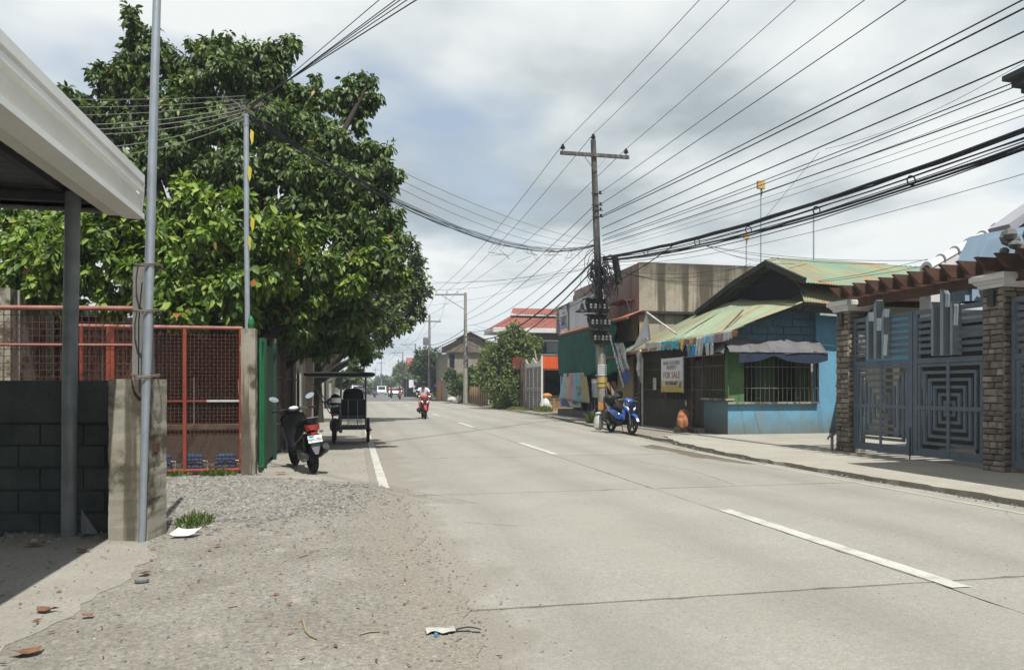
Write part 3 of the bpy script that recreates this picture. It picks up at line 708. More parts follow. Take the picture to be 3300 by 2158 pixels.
# ---- what stands behind the gates: house wall, inner low wall
hw = thing('house', 'grey plastered house with stained corner seen through the left mesh gate', 'house', (-7, 16, 0))
b = MB(); b.box(-11, -6.05, 15.0, 15.3, 0, 3.15); b.box(-6.32, -6.02, 15.3, 22, 0, 3.15); b.build('wall', 'old_concrete', hw, world=True)
b = MB(); b.box(-11, -6.6, 14.6, 15.0, 2.62, 2.74); b.build('ledge', 'far_wall', hw, world=True)
b = MB(); b.grid(lambda u, v: (-10+1.8*u, 13.6+1.4*v, 1.9+.25*v+.02*sin(u*60)), 60, 2); b.build('awning', 'rust_tin', hw, world=True)
dw = thing('sheet_fence', 'dark corrugated sheet fence added as backing for the deep shade behind the red mesh gate', 'fence', (-3.8, 16.6, 0))  # added dark backing, stands in for shaded foliage behind the gate
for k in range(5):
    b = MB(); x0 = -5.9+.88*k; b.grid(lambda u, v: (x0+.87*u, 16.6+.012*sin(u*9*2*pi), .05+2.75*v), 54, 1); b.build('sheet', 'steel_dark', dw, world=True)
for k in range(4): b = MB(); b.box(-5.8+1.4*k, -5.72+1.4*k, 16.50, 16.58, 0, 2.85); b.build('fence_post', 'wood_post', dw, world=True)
iw = thing('garden_wall', 'low brown wall coloured dark for the shade behind the red mesh gate', 'wall', (-3, 14.2, 0))
b = MB(); b.box(-6, -1.7, 14.1, 14.28, 0, .62); b.build('wall_body', 'yard_shade_dark', iw, world=True)  # wall coloured dark to stand for shade, not a stain
b = MB(); b.box(-6, -1.7, 14.05, 14.33, .62, .70); b.build('coping', 'wood_post', iw, world=True)
pc = thing('parked_motorcycle', 'handlebar and windscreen of motorcycle peeking over the block wall', 'motorcycle', (-3.2, 10.9, 0))
# ---- green gate, sheet wall along the kerb
gg = thing('mesh_gate', 'green framed mesh gate edge on behind the mossy post', 'gate', (-1.46, 12.48, 0))
for y in (0, .34):
    b = MB(); b.tube([(0, y, .08), (0, y, 2.12)], .025, 8); b.build('stile', 'green_gate', gg, 'auto')
for z in (.08, 2.12):
    b = MB(); b.tube([(0, 0, z), (0, .34, z)], .025, 8); b.build('rail', 'green_gate', gg, 'auto')
b = MB()
for i in range(34): b.bar((.0, 0, .1+i*.06), (.0, .34, .1+i*.06), .005, .005)
for i in range(5): b.bar((.004, .06*i+.03, .1), (.004, .06*i+.03, 2.1), .005, .005)
o = b.build('wire_mesh', 'green_gate', gg); o['kind'] = 'stuff'
g3 = thing('sheet_gate', 'dark green sheet metal gate in the tree shade', 'gate', (-1.5, 13.2, 0))
for k in range(3):
    b = MB(); b.box(-1.53, -1.49, 13.2+.5*k, 13.69+.5*k, .08, 2.1); b.build('panel', 'dark_green', g3, world=True)
for y in (13.17, 14.75):
    b = MB(); b.box(-1.56, -1.44, y, y+.07, 0, 2.2); b.build('stile', 'dark_green', g3, world=True)
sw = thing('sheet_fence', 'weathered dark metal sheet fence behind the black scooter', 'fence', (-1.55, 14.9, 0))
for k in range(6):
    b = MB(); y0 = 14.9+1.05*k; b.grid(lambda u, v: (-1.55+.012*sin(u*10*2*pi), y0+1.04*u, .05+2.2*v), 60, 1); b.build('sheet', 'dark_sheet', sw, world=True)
for k in range(4):
    b = MB(); b.box(-1.52, -1.45, 14.9+2.05*k, 14.97+2.05*k, 0, 2.3); b.build('fence_post', 'wood_post', sw, world=True)
for z in (.6, 1.55):
    b = MB(); b.box(-1.53, -1.49, 14.9, 21.2, z, z+.04); b.build('fence_rail', 'wood_post', sw, world=True)
hs = thing('roadside_shed', 'pale walled shed under the tree beyond the sheet fence', 'shed', (-3, 24, 0))
b = MB(); b.box(-5, -1.6, 24.0, 24.15, 0, 2.6); b.box(-1.75, -1.6, 24.15, 30, 0, 2.6); b.build('wall', 'far_wall', hs, world=True)
b = MB(); b.box(-5.3, -1.2, 23.6, 30.4, 2.6, 2.72); b.build('roof', 'far_roof', hs, world=True)
b = MB(); b.box(-1.55, -1.30, 25.2, 25.45, 0, 3.0); b.build('pillar', 'pink_wall', hs, world=True)
b = MB(); b.box(-2.6, -1.9, 23.95, 23.99, .0, 1.25); b.build('door', 'dark_sheet', hs, world=True)
# ================================================================ right side, nearest first
# ---- stone pillars
def rockmesh(seed):
    rr = random.Random(seed); b = MB(); n = []
    c = .08
    P = [(-.5, -.5, 0), (.5, -.5, 0), (.5, .5, 0), (-.5, .5, 0)]
    j = lambda s: rr.uniform(-s, s)
    base = [(x+j(.03), y+j(.05), 0) for x, y, z in P]
    top = [(x*(1-2*c)+j(.06), y*(1-2.6*c)+j(.08), 1+j(.25)) for x, y, z in P]
    mid = ((j(.1)), j(.1), 1.15+j(.25))
    b.add(base+top+[mid], [(0, 1, 5, 4), (1, 2, 6, 5), (2, 3, 7, 6), (3, 0, 4, 7), (4, 5, 8), (5, 6, 8), (6, 7, 8), (7, 4, 8)])
    return b.mesh('stone_a')
ROCKS = [rockmesh(i) for i in range(8)]
def clad(parent, face, u0, u1, z0, z1, off, seed, maxn=160):
    """lay stones on a face: 'x' = facing -X (u runs along Y), 'y' = facing -Y (u runs along X)"""
    rr = random.Random(seed); z = z0
    while z < z1-.03:
        h = rr.choice((.085, .1, .115)); h = min(h, z1-z)
        u = u0
        while u < u1-.02:
            w = rr.choice((.12, .17, .21, .26)); w = w if u1-u-w > .08 else u1-u
            t = rr.uniform(.016, .034); cu, cz = u+w/2, z+h/2
            if face == 'x': rot = Matrix(((0, 0, -1), (-1, 0, 0), (0, 1, 0))).to_euler(); loc = (off, cu, cz)
            else: rot = Matrix(((1, 0, 0), (0, 0, -1), (0, 1, 0))).to_euler(); loc = (cu, off, cz)
            mobj('stone', ROCKS[rr.randrange(8)], parent, loc, rot, (w-.010, h-.010, t))
            u += w
        z += h
def pillar(y0, label, side_y=True):
    t = thing('stone_pillar', label, 'pillar', (10.05, y0+.2, .04), 0, 'stone clad gate pillars')
    b = MB(); b.box(-.185, .2, -.185, .2, 0, 2.88); b.build('core', 'stone_mortar', t)
    clad(t, 'x', -.2, .2, 0, 2.88, -.182, int(y0*10)); clad(t, 'y', -.2, .2, 0, 2.88, -.182, int(y0*10)+1)
    b = MB(); rings = []
    for s, z in ((.235, 2.88), (.25, 2.90), (.25, 2.93), (.275, 2.945), (.30, 2.985), (.335, 3.0), (.335, 3.075), (.31, 3.085), (.31, 3.10)):
        rings.append([(-s, -s, z), (s, -s, z), (s, s, z), (-s, s, z)])
    b.loft(rings); b.build('capital', 'cap_white', t)
    l = MB(); l.box(-.26, -.20, -.06, .06, 2.6, 2.84); l.build('lantern', 'steel_dark', t)
    return t
pillar(13.4, 'left stone clad gate pillar with white capital beside the blue wall')
pillar(9.7, 'right stone clad gate pillar with white capital carrying the pergola')
# ---- two leaf geometric gate
def gate_leaf(loc, w, label, mir):
    t = thing('geometric_gate', label, 'gate', loc, 0, 'dark grey geometric gates')
    # local: leaf runs along +Y from 0 to w, faces -X
    def bx(name, y0, y1, z0, z1, x0=-.03, x1=.03, m='gate_grey'):
        if mir: y0, y1 = w-y1, w-y0
        b = MB(); b.box(x0, x1, y0, y1, z0, z1); return b.build(name, m, t)
    bx('stile', 0, .10, 0, 2.62); bx('stile', w-.07, w, 0, 2.62, -.031, .031)
    bx('bottom_rail', .1, w-.07, 0, .09); bx('mid_rail', .1, w-.07, 1.66, 1.75, -.029, .029); bx('top_rail', .1, w-.07, 2.54, 2.62, -.029, .029)
    for k in range(6): bx('slat', .1, w-.07, 1.83+k*.118, 1.895+k*.118, -.018, .018)
    yc, zc, H, W = (w+.03)/2, .87, 1.56, w-.19
    for k in range(6):
        s = 1-k*.165; hw, hh = W/2*s, H/2*s; th = .026
        b = MB(); x0, x1 = -.024+.002*k, .024-.002*k
        for (a0, a1, c0, c1) in ((-hw, hw, hh-2*th, hh), (-hw, hw, -hh, -hh+2*th), (-hw, -hw+2*th, -hh+2*th, hh-2*th), (hw-2*th, hw, -hh+2*th, hh-2*th)):
            b.box(x0, x1, yc+a0, yc+a1, zc+c0, zc+c1)
        if mir: b.v = [(x, w-y, z) for x, y, z in b.v]
        b.build('square_ring', 'gate_grey', t)
    bx('cross_bar', .1, w-.07, zc-.035, zc+.035, -.034, -.026); bx('cross_post', yc-.035, yc+.035, .09, 1.66, -.036, -.027)
    for k, (dy, z1, ww) in enumerate(((-.21, 2.72, .05), (0, 2.92, .075), (.21, 2.70, .05))):
        y = yc+dy; b = MB()
        b.prism([(y-ww/2, 1.78), (y+ww/2, 1.78), (y+ww/2, z1-.1), (y-ww/2, z1)], 'X', -.16, .02)
        if mir: b.v = [(x, w-y_, z) for x, y_, z in b.v]
        b.build('fin', 'gate_fin', t)
    if not mir:
        b = MB(); b.tube([(-.04, .05, -.09), (-.04, .05, .5)], .012, 8); b.build('drop_bolt', 'steel_dark', t)
gate_leaf((9.98, 11.75, .13), 1.63, 'left leaf of the dark grey geometric gate by the left stone pillar', False)
gate_leaf((9.98, 10.13, .13), 1.60, 'right leaf of the dark grey geometric gate by the right stone pillar', True)
gate_leaf((9.98, 8.0, .13), 1.66, 'dark grey side gate cut by the right edge of the photo', False)
# yard behind the gate: floor, low car port wall and white panel glimpsed through the bars
yw = thing('yard_wall', 'blue and white yard wall glimpsed through the geometric gate', 'wall', (17.5, 12, 0))
b = MB(); b.box(17.4, 17.6, 6, 19.2, 0, 1.35); b.build('wall_base', 'store_dark_wall', yw, world=True)
b = MB(); b.box(17.38, 17.6, 6, 19.2, 1.35, 1.62); b.build('white_band', 'house_white', yw, world=True)
b = MB(); b.box(17.4, 17.6, 6, 19.2, 1.62, 3.6); b.build('wall_top', 'block_blue', yw, world=True)
b = MB(); b.box(14.25, 14.4, 13.9, 19.2, 0, 2.0); o = b.build('side_wall', 'stained_wall', yw, world=True); b = MB(); b.box(14.252, 14.398, 13.9, 19.2, 2.0, 3.3); b.build('side_wall_top', 'blue_wall', yw, world=True)
# ---- pergola
pg = thing('pergola', 'reddish brown wooden pergola over the stone pillared gate', 'pergola', (10.1, 12, 2.9))
for y_ in range(17):
    y = 13.42-.362*y_; b = MB()
    if y < 7.9: break
    zt = 3.38
    b.prism([(9.42, zt), (12.8, zt), (12.8, zt-.21), (9.64, zt-.21)], 'Y', y-.03, y+.03); b.build('rafter', 'wood_red', pg, world=True)
for x in (10.02, 12.4):
    b = MB(); b.box(x-.045, x+.045, 7.9, 13.6, 3.0 if x < 11 else 3.01, 3.165); b.build('beam', 'wood_red', pg, world=True)
for y in (13.6, 9.9):
    b = MB(); b.bar((10.1, y, 3.12), (12.4, y, 3.12), .09, .15); b.build('cross_beam', 'wood_red', pg, world=True)
    b = MB(); b.bar((12.4, y, 0), (12.4, y, 3.0), .14, .14); b.build('rear_post', 'wood_red', pg, world=True)
b = MB(); b.bar((10.3, 13.1, 2.62), (10.3, 13.1+.0, 2.62), .1, .1)
# ---- white and blue house behind the pergola
hr = thing('house', 'white and blue house with barrel tile parapet behind the pergola', 'house', (15, 11, 0))
def pt(x, y, Y): return atY(x, y, Y)
Yh = 12.6
w0 = atY(3000, 870, Yh); w1 = atY(3240, 735, Yh)
b = MB(); b.prism([(w0.x, 2.7), (w1.x+1.5, 2.7), (w1.x+1.5, w1.z+.75), (w0.x, w0.z)], 'Y', Yh, Yh+.3); b.build('parapet_wall', 'house_white', hr, world=True)
for k in range(7):
    t0, t1 = k/6*1.12, (k+.92)/6*1.12
    a, c = w0.lerp(w1, t0), w0.lerp(w1, t1); a.y = c.y = Yh+.13; b = MB(); rings = []
    for q, rr_ in ((0, .17), (.08, .17), (.09, .145), (1, .135)):
        p = a.lerp(c, q); rings.append([(p.x+.1*sin(s)*0, p.y+rr_*cos(s), p.z+.02+rr_*sin(s)) for s in [pi*i/10-.15 for i in range(11)]]+[(p.x, p.y+rr_*.7*cos(s), p.z+.0+rr_*.7*sin(s)) for s in [pi-pi*i/6 for i in range(7)]])
    b.loft(rings); b.build('barrel_tile', 'house_white', hr, world=True)
# blue mansard gable with mouldings
Yg = 11.3
for k, (dx, dy, dep, m) in enumerate(((0, 0, 0, 'house_blue'), (.10, .10, -.05, 'house_blue'), (.2, .2, .03, 'house_grey'), (.30, .28, .08, 'house_blue'))):
    A = atY(3110, 885, Yg); B = atY(3172, 752, Yg); Cc = atY(3330, 715, Yg)
    b = MB(); b.prism([(A.x+dx, 2.9), (A.x+dx, A.z), (B.x+dx*.8, B.z-dy), (Cc.x+.6, Cc.z-dy+.05), (Cc.x+.6, 2.9)], 'Y', Yg+dep, Yg+.35+dep*.3); b.build('gable_moulding', m, hr, world=True)
A = atY(3236, 880, Yg); b = MB(); b.prism([(A.x-.1, 3.2), (A.x+.05, A.z+.22), (A.x+1.2, A.z+.3), (A.x+1.2, 3.2)], 'Y', Yg-.06, Yg-.02+.1); b.build('window_recess', 'glass_dark', hr, world=True)
A = atY(3222, 742, 12.2); B = atY(3420, 600, 12.2)
b = MB(); b.bar(A, B, .5, .16); b.build('upper_roof', 'house_grey', hr, world=True)
b = MB(); b.box(w0.x, w1.x+1.5, Yh+.02, Yh+.28, 0, 2.7); b.build('lower_wall', 'store_dark_wall', hr, world=True)
b = MB(); b.box(A.x+.4, A.x+4, 11.7, 12.6, 0, 4.6); b.build('side_wall', 'house_grey', hr, world=True)
rk = thing('rockwork', 'grey rough rock cluster on the blue gable above the pergola', 'rockwork', atY(3285, 810, 10.7))
rr = random.Random(6)
for k in range(16):
    b = MB(); c = Vector((rr.uniform(-.25, .45), rr.uniform(-.15, .15), rr.uniform(-.33, .33))); s = rr.uniform(.08, .17)
    b.ell(c, s*rr.uniform(.7, 1.2), s*rr.uniform(.6, 1), s*rr.uniform(.7, 1.2), 7, 4); b.build('rock', 'rock_grey', rk)
# roof corner high at the right edge
rc = thing('roof_eave', 'dark grey moulded roof eave corner high at the right edge', 'eave', (9.1, 7.6, 5.1))
c0 = at(3245, 270, 10.2)
b = MB()
rings = []
for s, z in ((.0, .0), (.0, .10), (.10, .12), (.10, .18), (.22, .2), (.22, .27), (.34, .29), (.34, .36)):
    rings.append([(c0.x+.36-s, c0.y-3.5, c0.z-.22+z), (c0.x+3, c0.y-3.5, c0.z-.22+z), (c0.x+3, c0.y+.36-.36+s*.3, c0.z-.22+z), (c0.x+.36-s, c0.y+s*.3, c0.z-.22+z)])
b.loft(rings); b.build('cornice', 'steel_dark', rc, world=True)
b = MB(); b.box(c0.x+.4, c0.x+3, c0.y-3.4, c0.y-.1, 3.6, c0.z-.22); b.build('wall', 'house_grey', rc, world=True)

# ================================================================ blue corner store with green corrugated roof
st = thing('corner_store', 'blue corner store with barred windows and rusty green roof', 'store', (12, 22, 0))
FX, SY = 10.3, 19.25
def wb(name, m, x0, x1, y0, y1, z0, z1, par=st, bevel=0): b = MB(); b.box(x0, x1, y0, y1, z0, z1); return b.build(name, m, par, world=True, bevel=bevel)
# south wall, pieces round the barred bay
wb('wall', 'blue_wall', FX+.012, 14.6, SY, SY+.15, 0, .93)
wb('wall', 'blue_wall', 13.1, 14.6, SY+.002, SY+.15, .93, 3.7)
wb('wall', 'blue_wall', FX+.55, 13.1, SY+.004, SY+.15, 2.45, 2.66)
wb('wall', 'green_paint', FX+.001, FX+.5, SY-.012, SY+.15, .93, 2.45)
# unplastered blocks above, each block its own piece
rr = random.Random(9); mh = []
for k in range(3):
    b = MB(); c = .008
    b.add([(-.5, .1, -.5), (.5, .1, -.5), (.5, .1, .5), (-.5, .1, .5), (-.485, 0, -.47), (.485, 0, -.47), (.485, rr.uniform(-.004, .008), .47), (-.485, 0, .47)], [(4, 5, 6, 7), (0, 1, 5, 4), (1, 2, 6, 5), (2, 3, 7, 6), (3, 0, 4, 7)]); mh.append(b.mesh('block_blue'))
b = MB(); b.prism([(FX+.05, 2.66), (13.06, 2.66), (13.06, 3.6), (12.2, 3.6), (FX+.05, 2.92)], 'Y', SY+.05, SY+.15); b.build('block_bed', 'block_blue', st, world=True)
for r_ in range(4):
    z = 2.66+.225*r_; xmin = FX+.1+.66*r_; x = xmin
    while x < 13.05:
        w = rr.choice((.55, .62, .5)); w = min(w, 13.06-x)
        if w > .1: mobj('block', mh[rr.randrange(3)], st, Vector((x+w/2-12, SY+.02-22, z+.11)), None, (w-.012, 1, .213))
        x += w
# front wall
wb('front_wall', 'blue_wall_old', FX, FX+.15, SY+.001, 20.75, 0, 1.0)
wb('front_wall', 'store_dark_wall', FX, FX+.15, 21.5, 26.4, 0, 1.0)
wb('front_wall', 'store_dark_wall', FX, FX+.15, SY+.16, 26.4, 2.3, 2.75)
for y in (20.72, 21.45, 23.4, 26.3): wb('jamb', 'wood_post', FX-.02, FX+.1, y, y+.09, 0 if y < 22 else 1.0, 2.32)
wb('sill', 'old_concrete', FX-.10, FX+.16, SY-.08, 20.72, 1.0, 1.06); wb('sill', 'old_concrete', FX-.04, 13.12, SY-.10, SY-.005, .90, .96)
wb('door', 'store_dark_wall', FX+.06, FX+.1, 20.82, 21.43, .15, 2.2)
wb('threshold', 'old_concrete', FX-.5, FX, 20.6, 21.7, 0, .14)
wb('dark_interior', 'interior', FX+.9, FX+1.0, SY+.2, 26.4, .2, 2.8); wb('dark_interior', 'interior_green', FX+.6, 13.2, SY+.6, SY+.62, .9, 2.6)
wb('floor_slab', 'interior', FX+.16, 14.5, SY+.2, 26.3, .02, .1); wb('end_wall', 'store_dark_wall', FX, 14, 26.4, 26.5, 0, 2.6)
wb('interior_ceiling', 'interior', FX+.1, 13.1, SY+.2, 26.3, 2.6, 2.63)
# window bars
def vbars(p, q, z0, z1, n, m='grille_wood', w=.018):
    p, q = Vector(p), Vector(q)
    for i in range(n):
        c = p.lerp(q, i/(n-1)); b = MB(); b.box(c.x-w/2, c.x+w/2, c.y-w/2, c.y+w/2, z0, z1); b.build('window_bar', m, st, world=True)
vbars((FX+.02, 19.35, 0), (FX+.02, 20.68, 0), 1.06, 2.3, 15)
vbars((FX+.02, 21.6, 0), (FX+.02, 26.2, 0), 1.0, 2.3, 44)
vbars((FX+.55, SY-.08, 0), (13.08, SY-.08, 0), .96, 2.3, 17, 'grille_wood', .012)
for z in (1.35, 1.95):
    b = MB(); b.bar((FX+.5, SY-.07, z), (13.1, SY-.07, z), .012, .02); b.build('window_rail', 'galv_old', st, world=True)
for z in (1.3, 2.0):
    b = MB(); b.bar((FX+.01, 19.3, z), (FX+.01, 26.2, z), .014, .025); b.build('window_rail', 'grille_wood', st, world=True)
wb('bay_side', 'tarp_blue_dark', 13.085, 13.12, SY-.09, SY, .96, 2.5)
for x0, x1 in ((11.3, 11.9), (12.55, 13.05)): wb('curtain', 'green_dark_paint', x0, x1, SY+.2, SY+.22, .95, 2.4)
# corrugated roof planes
def corr(name, P, n, m, amp=.016, nv=10, sag=0, par=st):
    a, b_, c, d = [Vector(p) for p in P]        # a->b eave, d->c top
    nrm = (b_-a).cross(d-a).normalized()
    if nrm.z < 0: nrm = -nrm
    b = MB(); rr = random.Random(len(name)+n)
    def fn(u, v):
        p = a.lerp(b_, u).lerp(d.lerp(c, u), v)
        return p+nrm*(amp*sin(u*n*2*pi)+.02*sin(u*9+v*5)-sag*sin(pi*u)*(1-v))
    b.grid(fn, n*6, nv); o = b.build(name, m, par, True, True)
    md = o.modifiers.new('s', 'SOLIDIFY'); md.thickness = .004; return o
GA = Vector((12.25, 20.3, 5.12))
corr('roof_sheet', [(9.98, 18.75, 2.86), (9.98, 22.2, 2.84), (12.3, 22.2, 4.22), (12.35, 18.75, 3.78)], 44, 'roof_green')
corr('roof_sheet', [(9.95, 22.15, 2.83), (9.92, 28.4, 2.60), (12.2, 24.6, 4.05), (12.3, 22.15, 4.24)], 74, 'roof_green', sag=.03)
corr('roof_sheet', [(12.33, 18.70, 3.76), (14.9, 18.70, 3.60), (15.1, 20.2, 4.40), (12.5, 19.3, 4.46)], 28, 'roof_green')
corr('roof_sheet', [(12.22, 18.62, 4.30), (22, 18.62, 3.7), (22, 22.6, 5.55), (13.42, 22.1, 5.635)], 110, 'roof_green_dark')
corr('roof_sheet', [(12.2, 18.5, 4.38), (12.4, 18.88, 4.38), (13.5, 22.1, 5.63), (12.12, 20.3, 5.20)], 6, 'roof_green_dark', nv=8)
corr('roof_sheet', [(14.2, 25.6, 4.2), (11.85, 24.6, 4.08), (12.12, 20.3, 5.20), (13.5, 22.1, 5.63)], 26, 'roof_green_dark', nv=8)
corr('roof_sheet', [(22, 26.0, 3.9), (12.5, 26.0, 3.9), (13.5, 22.15, 5.62), (22, 22.65, 5.55)], 40, 'roof_green_dark', nv=3)
corr('porch_roof', [(13.4, 16.4, 3.62), (15.6, 16.4, 3.72), (16.2, 18.9, 4.2), (14.4, 18.9, 4.25)], 26, 'roof_green')
corr('porch_roof', [(15.6, 16.4, 3.72), (17.6, 16.6, 3.3), (17.9, 18.9, 3.7), (16.2, 18.9, 4.2)], 24, 'roof_green')
# dark gable and its barge boards
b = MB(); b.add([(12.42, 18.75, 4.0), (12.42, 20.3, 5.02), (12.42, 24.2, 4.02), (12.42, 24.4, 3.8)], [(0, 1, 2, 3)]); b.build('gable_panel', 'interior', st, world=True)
for p, q in (((12.12, 20.3, 5.10), (12.12, 18.35, 4.30)), ((12.12, 20.3, 5.10), (12.05, 22.2, 4.72)), ((12.05, 22.2, 4.72), (11.85, 24.4, 4.0))):
    b = MB(); b.bar(p, q, .10, .17); b.build('barge_board', 'fascia_dark', st, world=True)
b = MB(); b.bar((9.97, 18.8, 2.80), (9.9, 28.3, 2.55), .04, .09); b.build('eave_board', 'eave_rust', st, world=True)
b = MB(); b.bar((12.4, 18.85, 3.6), (14.6, 18.85, 3.50), .05, .18); b.build('fascia', 'fascia_dark', st, world=True)
b = MB(); b.bar((12.9, 18.80, 3.44), (14.6, 18.80, 3.36), .05, .06); b.build('worn_batten', 'paper_grey', st, world=True)
b = MB(); b.tube([(10.02, 19.15, 2.86), (11.3, 20.2, 3.66)], .025, 6); b.build('loose_batten', 'wood_post', st, world=True)
b = MB(); b.tube([(10.0, 21.4, 2.88), (10.9, 21.9, 3.42)], .012, 6); b.build('loose_pipe', 'white_worn', st, world=True)
for k in range(70):
    y = 18.8+k*.125
    if y > 27.5: break
    b = MB(); b.box(9.93, 9.965, y, y+.05, 2.80-.0, 2.87) if 19.3 < y < 23.5 and k % 2 else b.box(9.94, 9.96, y, y+.04, 2.78, 2.84)
    if k % 2: b.build('eave_clip', 'white_worn', st, world=True)
# small second awning lip along the front
b = MB(); b.bar((FX-.12, 19.3, 2.31), (FX-.12, 23.2, 2.33), .03, .04); b.build('curtain_rail', 'pale_oxide', st, world=True)
# ---- cloths hung under the eave
def cloth(name, pts, m, label, group=None, X=9.93, fold=.02, nu=14, nv=10, cat='cloth', mats=None, tatter=0, seed=0):
    q = [atX(x, y, X) for x, y in pts]         # tl, tr, br, bl as seen from the road
    t = thing(name, label, cat, (q[2]+q[3])/2, 0, group)
    rr = random.Random(seed+int(pts[0][0])); b = MB(); ph = rr.random()*6
    def fn(u, v):
        p = q[0].lerp(q[1], u).lerp(q[3].lerp(q[2], u), v)
        if tatter and v > .6: p.z += tatter*(sin(u*23+ph)+sin(u*51+ph))*.5*(v-.6)/.4
        p.x += fold*(.3+v)*sin(u*11+ph+v*1.5)+fold*.5*sin(u*23+ph); return p
    b.grid(fn, nu, nv)
    if mats: b.m = [min(len(mats)-1, int((k % nu)/nu*len(mats))) for k in range(nu*nv)]
    o = b.build('fabric', mats or m, t, True, True)
    md = o.modifiers.new('s', 'SOLIDIFY'); md.thickness = .004
    return t
GR = 'cloths hung under the store eave'
cloth('hanging_cloth', [(2080, 1104), (2132, 1101), (2132, 1129), (2080, 1132)], 'cloth_white', 'grey white cloth strip hung leftmost under the store eave', GR, tatter=.03)
cloth('hanging_cloth', [(2132, 1100), (2190, 1096), (2188, 1124), (2134, 1127)], 'cloth_teal', 'teal printed cloth strip hung under the store eave', GR, tatter=.05, seed=2)
cloth('hanging_cloth', [(2191, 1094), (2248, 1086), (2246, 1116), (2196, 1122)], 'cloth_yellow', 'ragged ochre fringed cloth hung under the store eave', GR, tatter=.25, fold=.05, nu=30, seed=3)
cloth('hanging_cloth', [(2212, 1110), (2238, 1108), (2252, 1146), (2220, 1149)], 'cloth_blue', 'square blue cloth dangling below the ochre fringe', GR, X=9.90)
cloth('hanging_cloth', [(2247, 1087), (2266, 1084), (2262, 1146), (2246, 1148)], 'cloth_white', 'long white cloth hung beside the blue trousers', GR, fold=.04)
pts = ((2267, 1083), (2306, 1077), (2300, 1105), (2269, 1108))
tr = cloth('hung_trousers', pts, 'cloth_sky', 'pale blue trousers hung from the store eave', None, cat='trousers', fold=.03)
for a in (((2269, 1107), (2284, 1106), (2284, 1144), (2276, 1145)), ((2287, 1106), (2299, 1105), (2297, 1143), (2288, 1143))):
    q = [atX(x, y, 9.93) for x, y in a]; b = MB()
    b.grid(lambda u, v: q[0].lerp(q[1], u).lerp(q[3].lerp(q[2], u), v)+Vector((.02*sin(u*6+v*3), 0, 0)), 6, 8); o = b.build('trouser_leg', 'cloth_white', tr, True, True); o.modifiers.new('s', 'SOLIDIFY').thickness = .004
cloth('hanging_cloth', [(2304, 1076), (2332, 1072), (2331, 1101), (2302, 1104)], 'cloth_mauve', 'mauve cloth hung near the store corner', GR)
cloth('hanging_cloth', [(2334, 1069), (2360, 1065), (2359, 1090), (2334, 1098)], 'cloth_white', 'small crumpled white cloth hung at the store corner', GR, tatter=.06)
cloth('hanging_cloth', [(2361, 1066), (2377, 1064), (2376, 1083), (2361, 1086)], 'eave_rust', 'rusty brown rag at the very corner of the store eave', GR)
# ---- grey tarp awning over the bay
tw = thing('tarp_awning', 'grey creased tarpaulin awning over the barred bay of the blue store', 'awning', (11.8, 19, 2.3))
b = MB(); b.grid(lambda u, v: (10.12+3.0*u, 19.2-.42*v+.02*sin(u*17)*v, 2.70-.36*v+.03*sin(u*13+v*3)+.02*sin(u*31)), 40, 8); b.build('canopy', 'tarp_grey', tw, True, True)
b = MB(); b.grid(lambda u, v: (10.22-.28*v, 19.2+2.2*u-.4*v*(1-u), 2.66-.05*u-.36*v*(1-.65*u)+.03*sin(u*15)), 24, 8); b.build('canopy_return', 'tarp_grey', tw, True, True)
b = MB(); b.grid(lambda u, v: (10.4+2.75*u, 18.79, 2.34-(.10+.20*abs(cos(u*pi*1.3)))*v+.01*sin(u*20)), 40, 3); b.build('valance', 'tarp_blue_dark', tw, True, True)
b = MB(); b.tube([(10.1, 18.78, 2.35), (13.15, 18.78, 2.35)], .015, 6); b.build('front_pipe', 'galv_old', tw, True, True)
# ---- for sale sign
q0 = atX(2131, 1158, 10.08); q1 = atX(2198, 1150, 10.08); q2 = atX(2203, 1262, 10.08); q3 = atX(2136, 1265, 10.08)
fs = thing('sale_sign', 'white and yellow FOR SALE board hung on the store bars', 'sign', Vector((10.08, (q0.y+q2.y)/2, 1.22)))
Wy, Hz = abs(q0.y-q1.y), 1.10
rotS = Euler((R(90), 0, R(-90)))
b = MB(); b.box(-.02, .02, -Wy/2, Wy/2, .38, Hz); b.build('panel', 'paper_white', fs, bevel=.004)
b = MB(); b.box(-.021, .019, -Wy/2, Wy/2, .0, .377); b.build('lower_panel', 'yellow_print', fs)
b = MB(); b.box(-.024, -.022, -Wy/2+.02, Wy/2-.02, .20, .37); b.build('print_band', 'cream_print', fs)
for s, z, sz, m, sx in (('BANK ACQUIRED', .94, .17, 'ink_maroon', .95), ('PROPERTY', .79, .17, 'ink_maroon', .95), ('FOR SALE', .54, .30, 'ink_orange', 1.0), ('0917-828-0657', .28, .15, 'ink_black', 1)):
    text('lettering', s, sz, m, fs, (-.027, 0, z), rotS, 'CENTER', sx, .004)
b = MB(); b.prism([(-Wy/2+.12, .14), (-Wy/2+.20, .16), (-Wy/2+.17, .34), (-Wy/2+.10, .30)], 'X', -.03, -.027); b.build('tear', 'ink_black', fs)
b = MB(); b.box(-.02, .02, Wy/2, Wy/2+.02, -.02, Hz+.03); b.box(-.02, .02, -Wy/2-.05, -Wy/2, -.02, Hz+.03); b.build('frame', 'white_worn', fs)
# small paper tag on the bars
t = thing('paper_notice', 'small pale notice tied to the store window bars', 'notice', atX(2110, 1256, 10.25)); b = MB(); b.box(-.006, .006, -.14, .14, 0, .42); b.build('sheet', 'paper_grey', t)
t = thing('bottle', 'small white bottle hanging below the sale sign', 'bottle', atX(2211, 1307, 10.26)); b = MB(); b.lathe((0, 0, 0), [(.02, 0), (.03, .02), (.03, .13), (.012, .17), (.012, .19)], 10); b.build('bottle_body', 'pvc_white', t, 'auto')
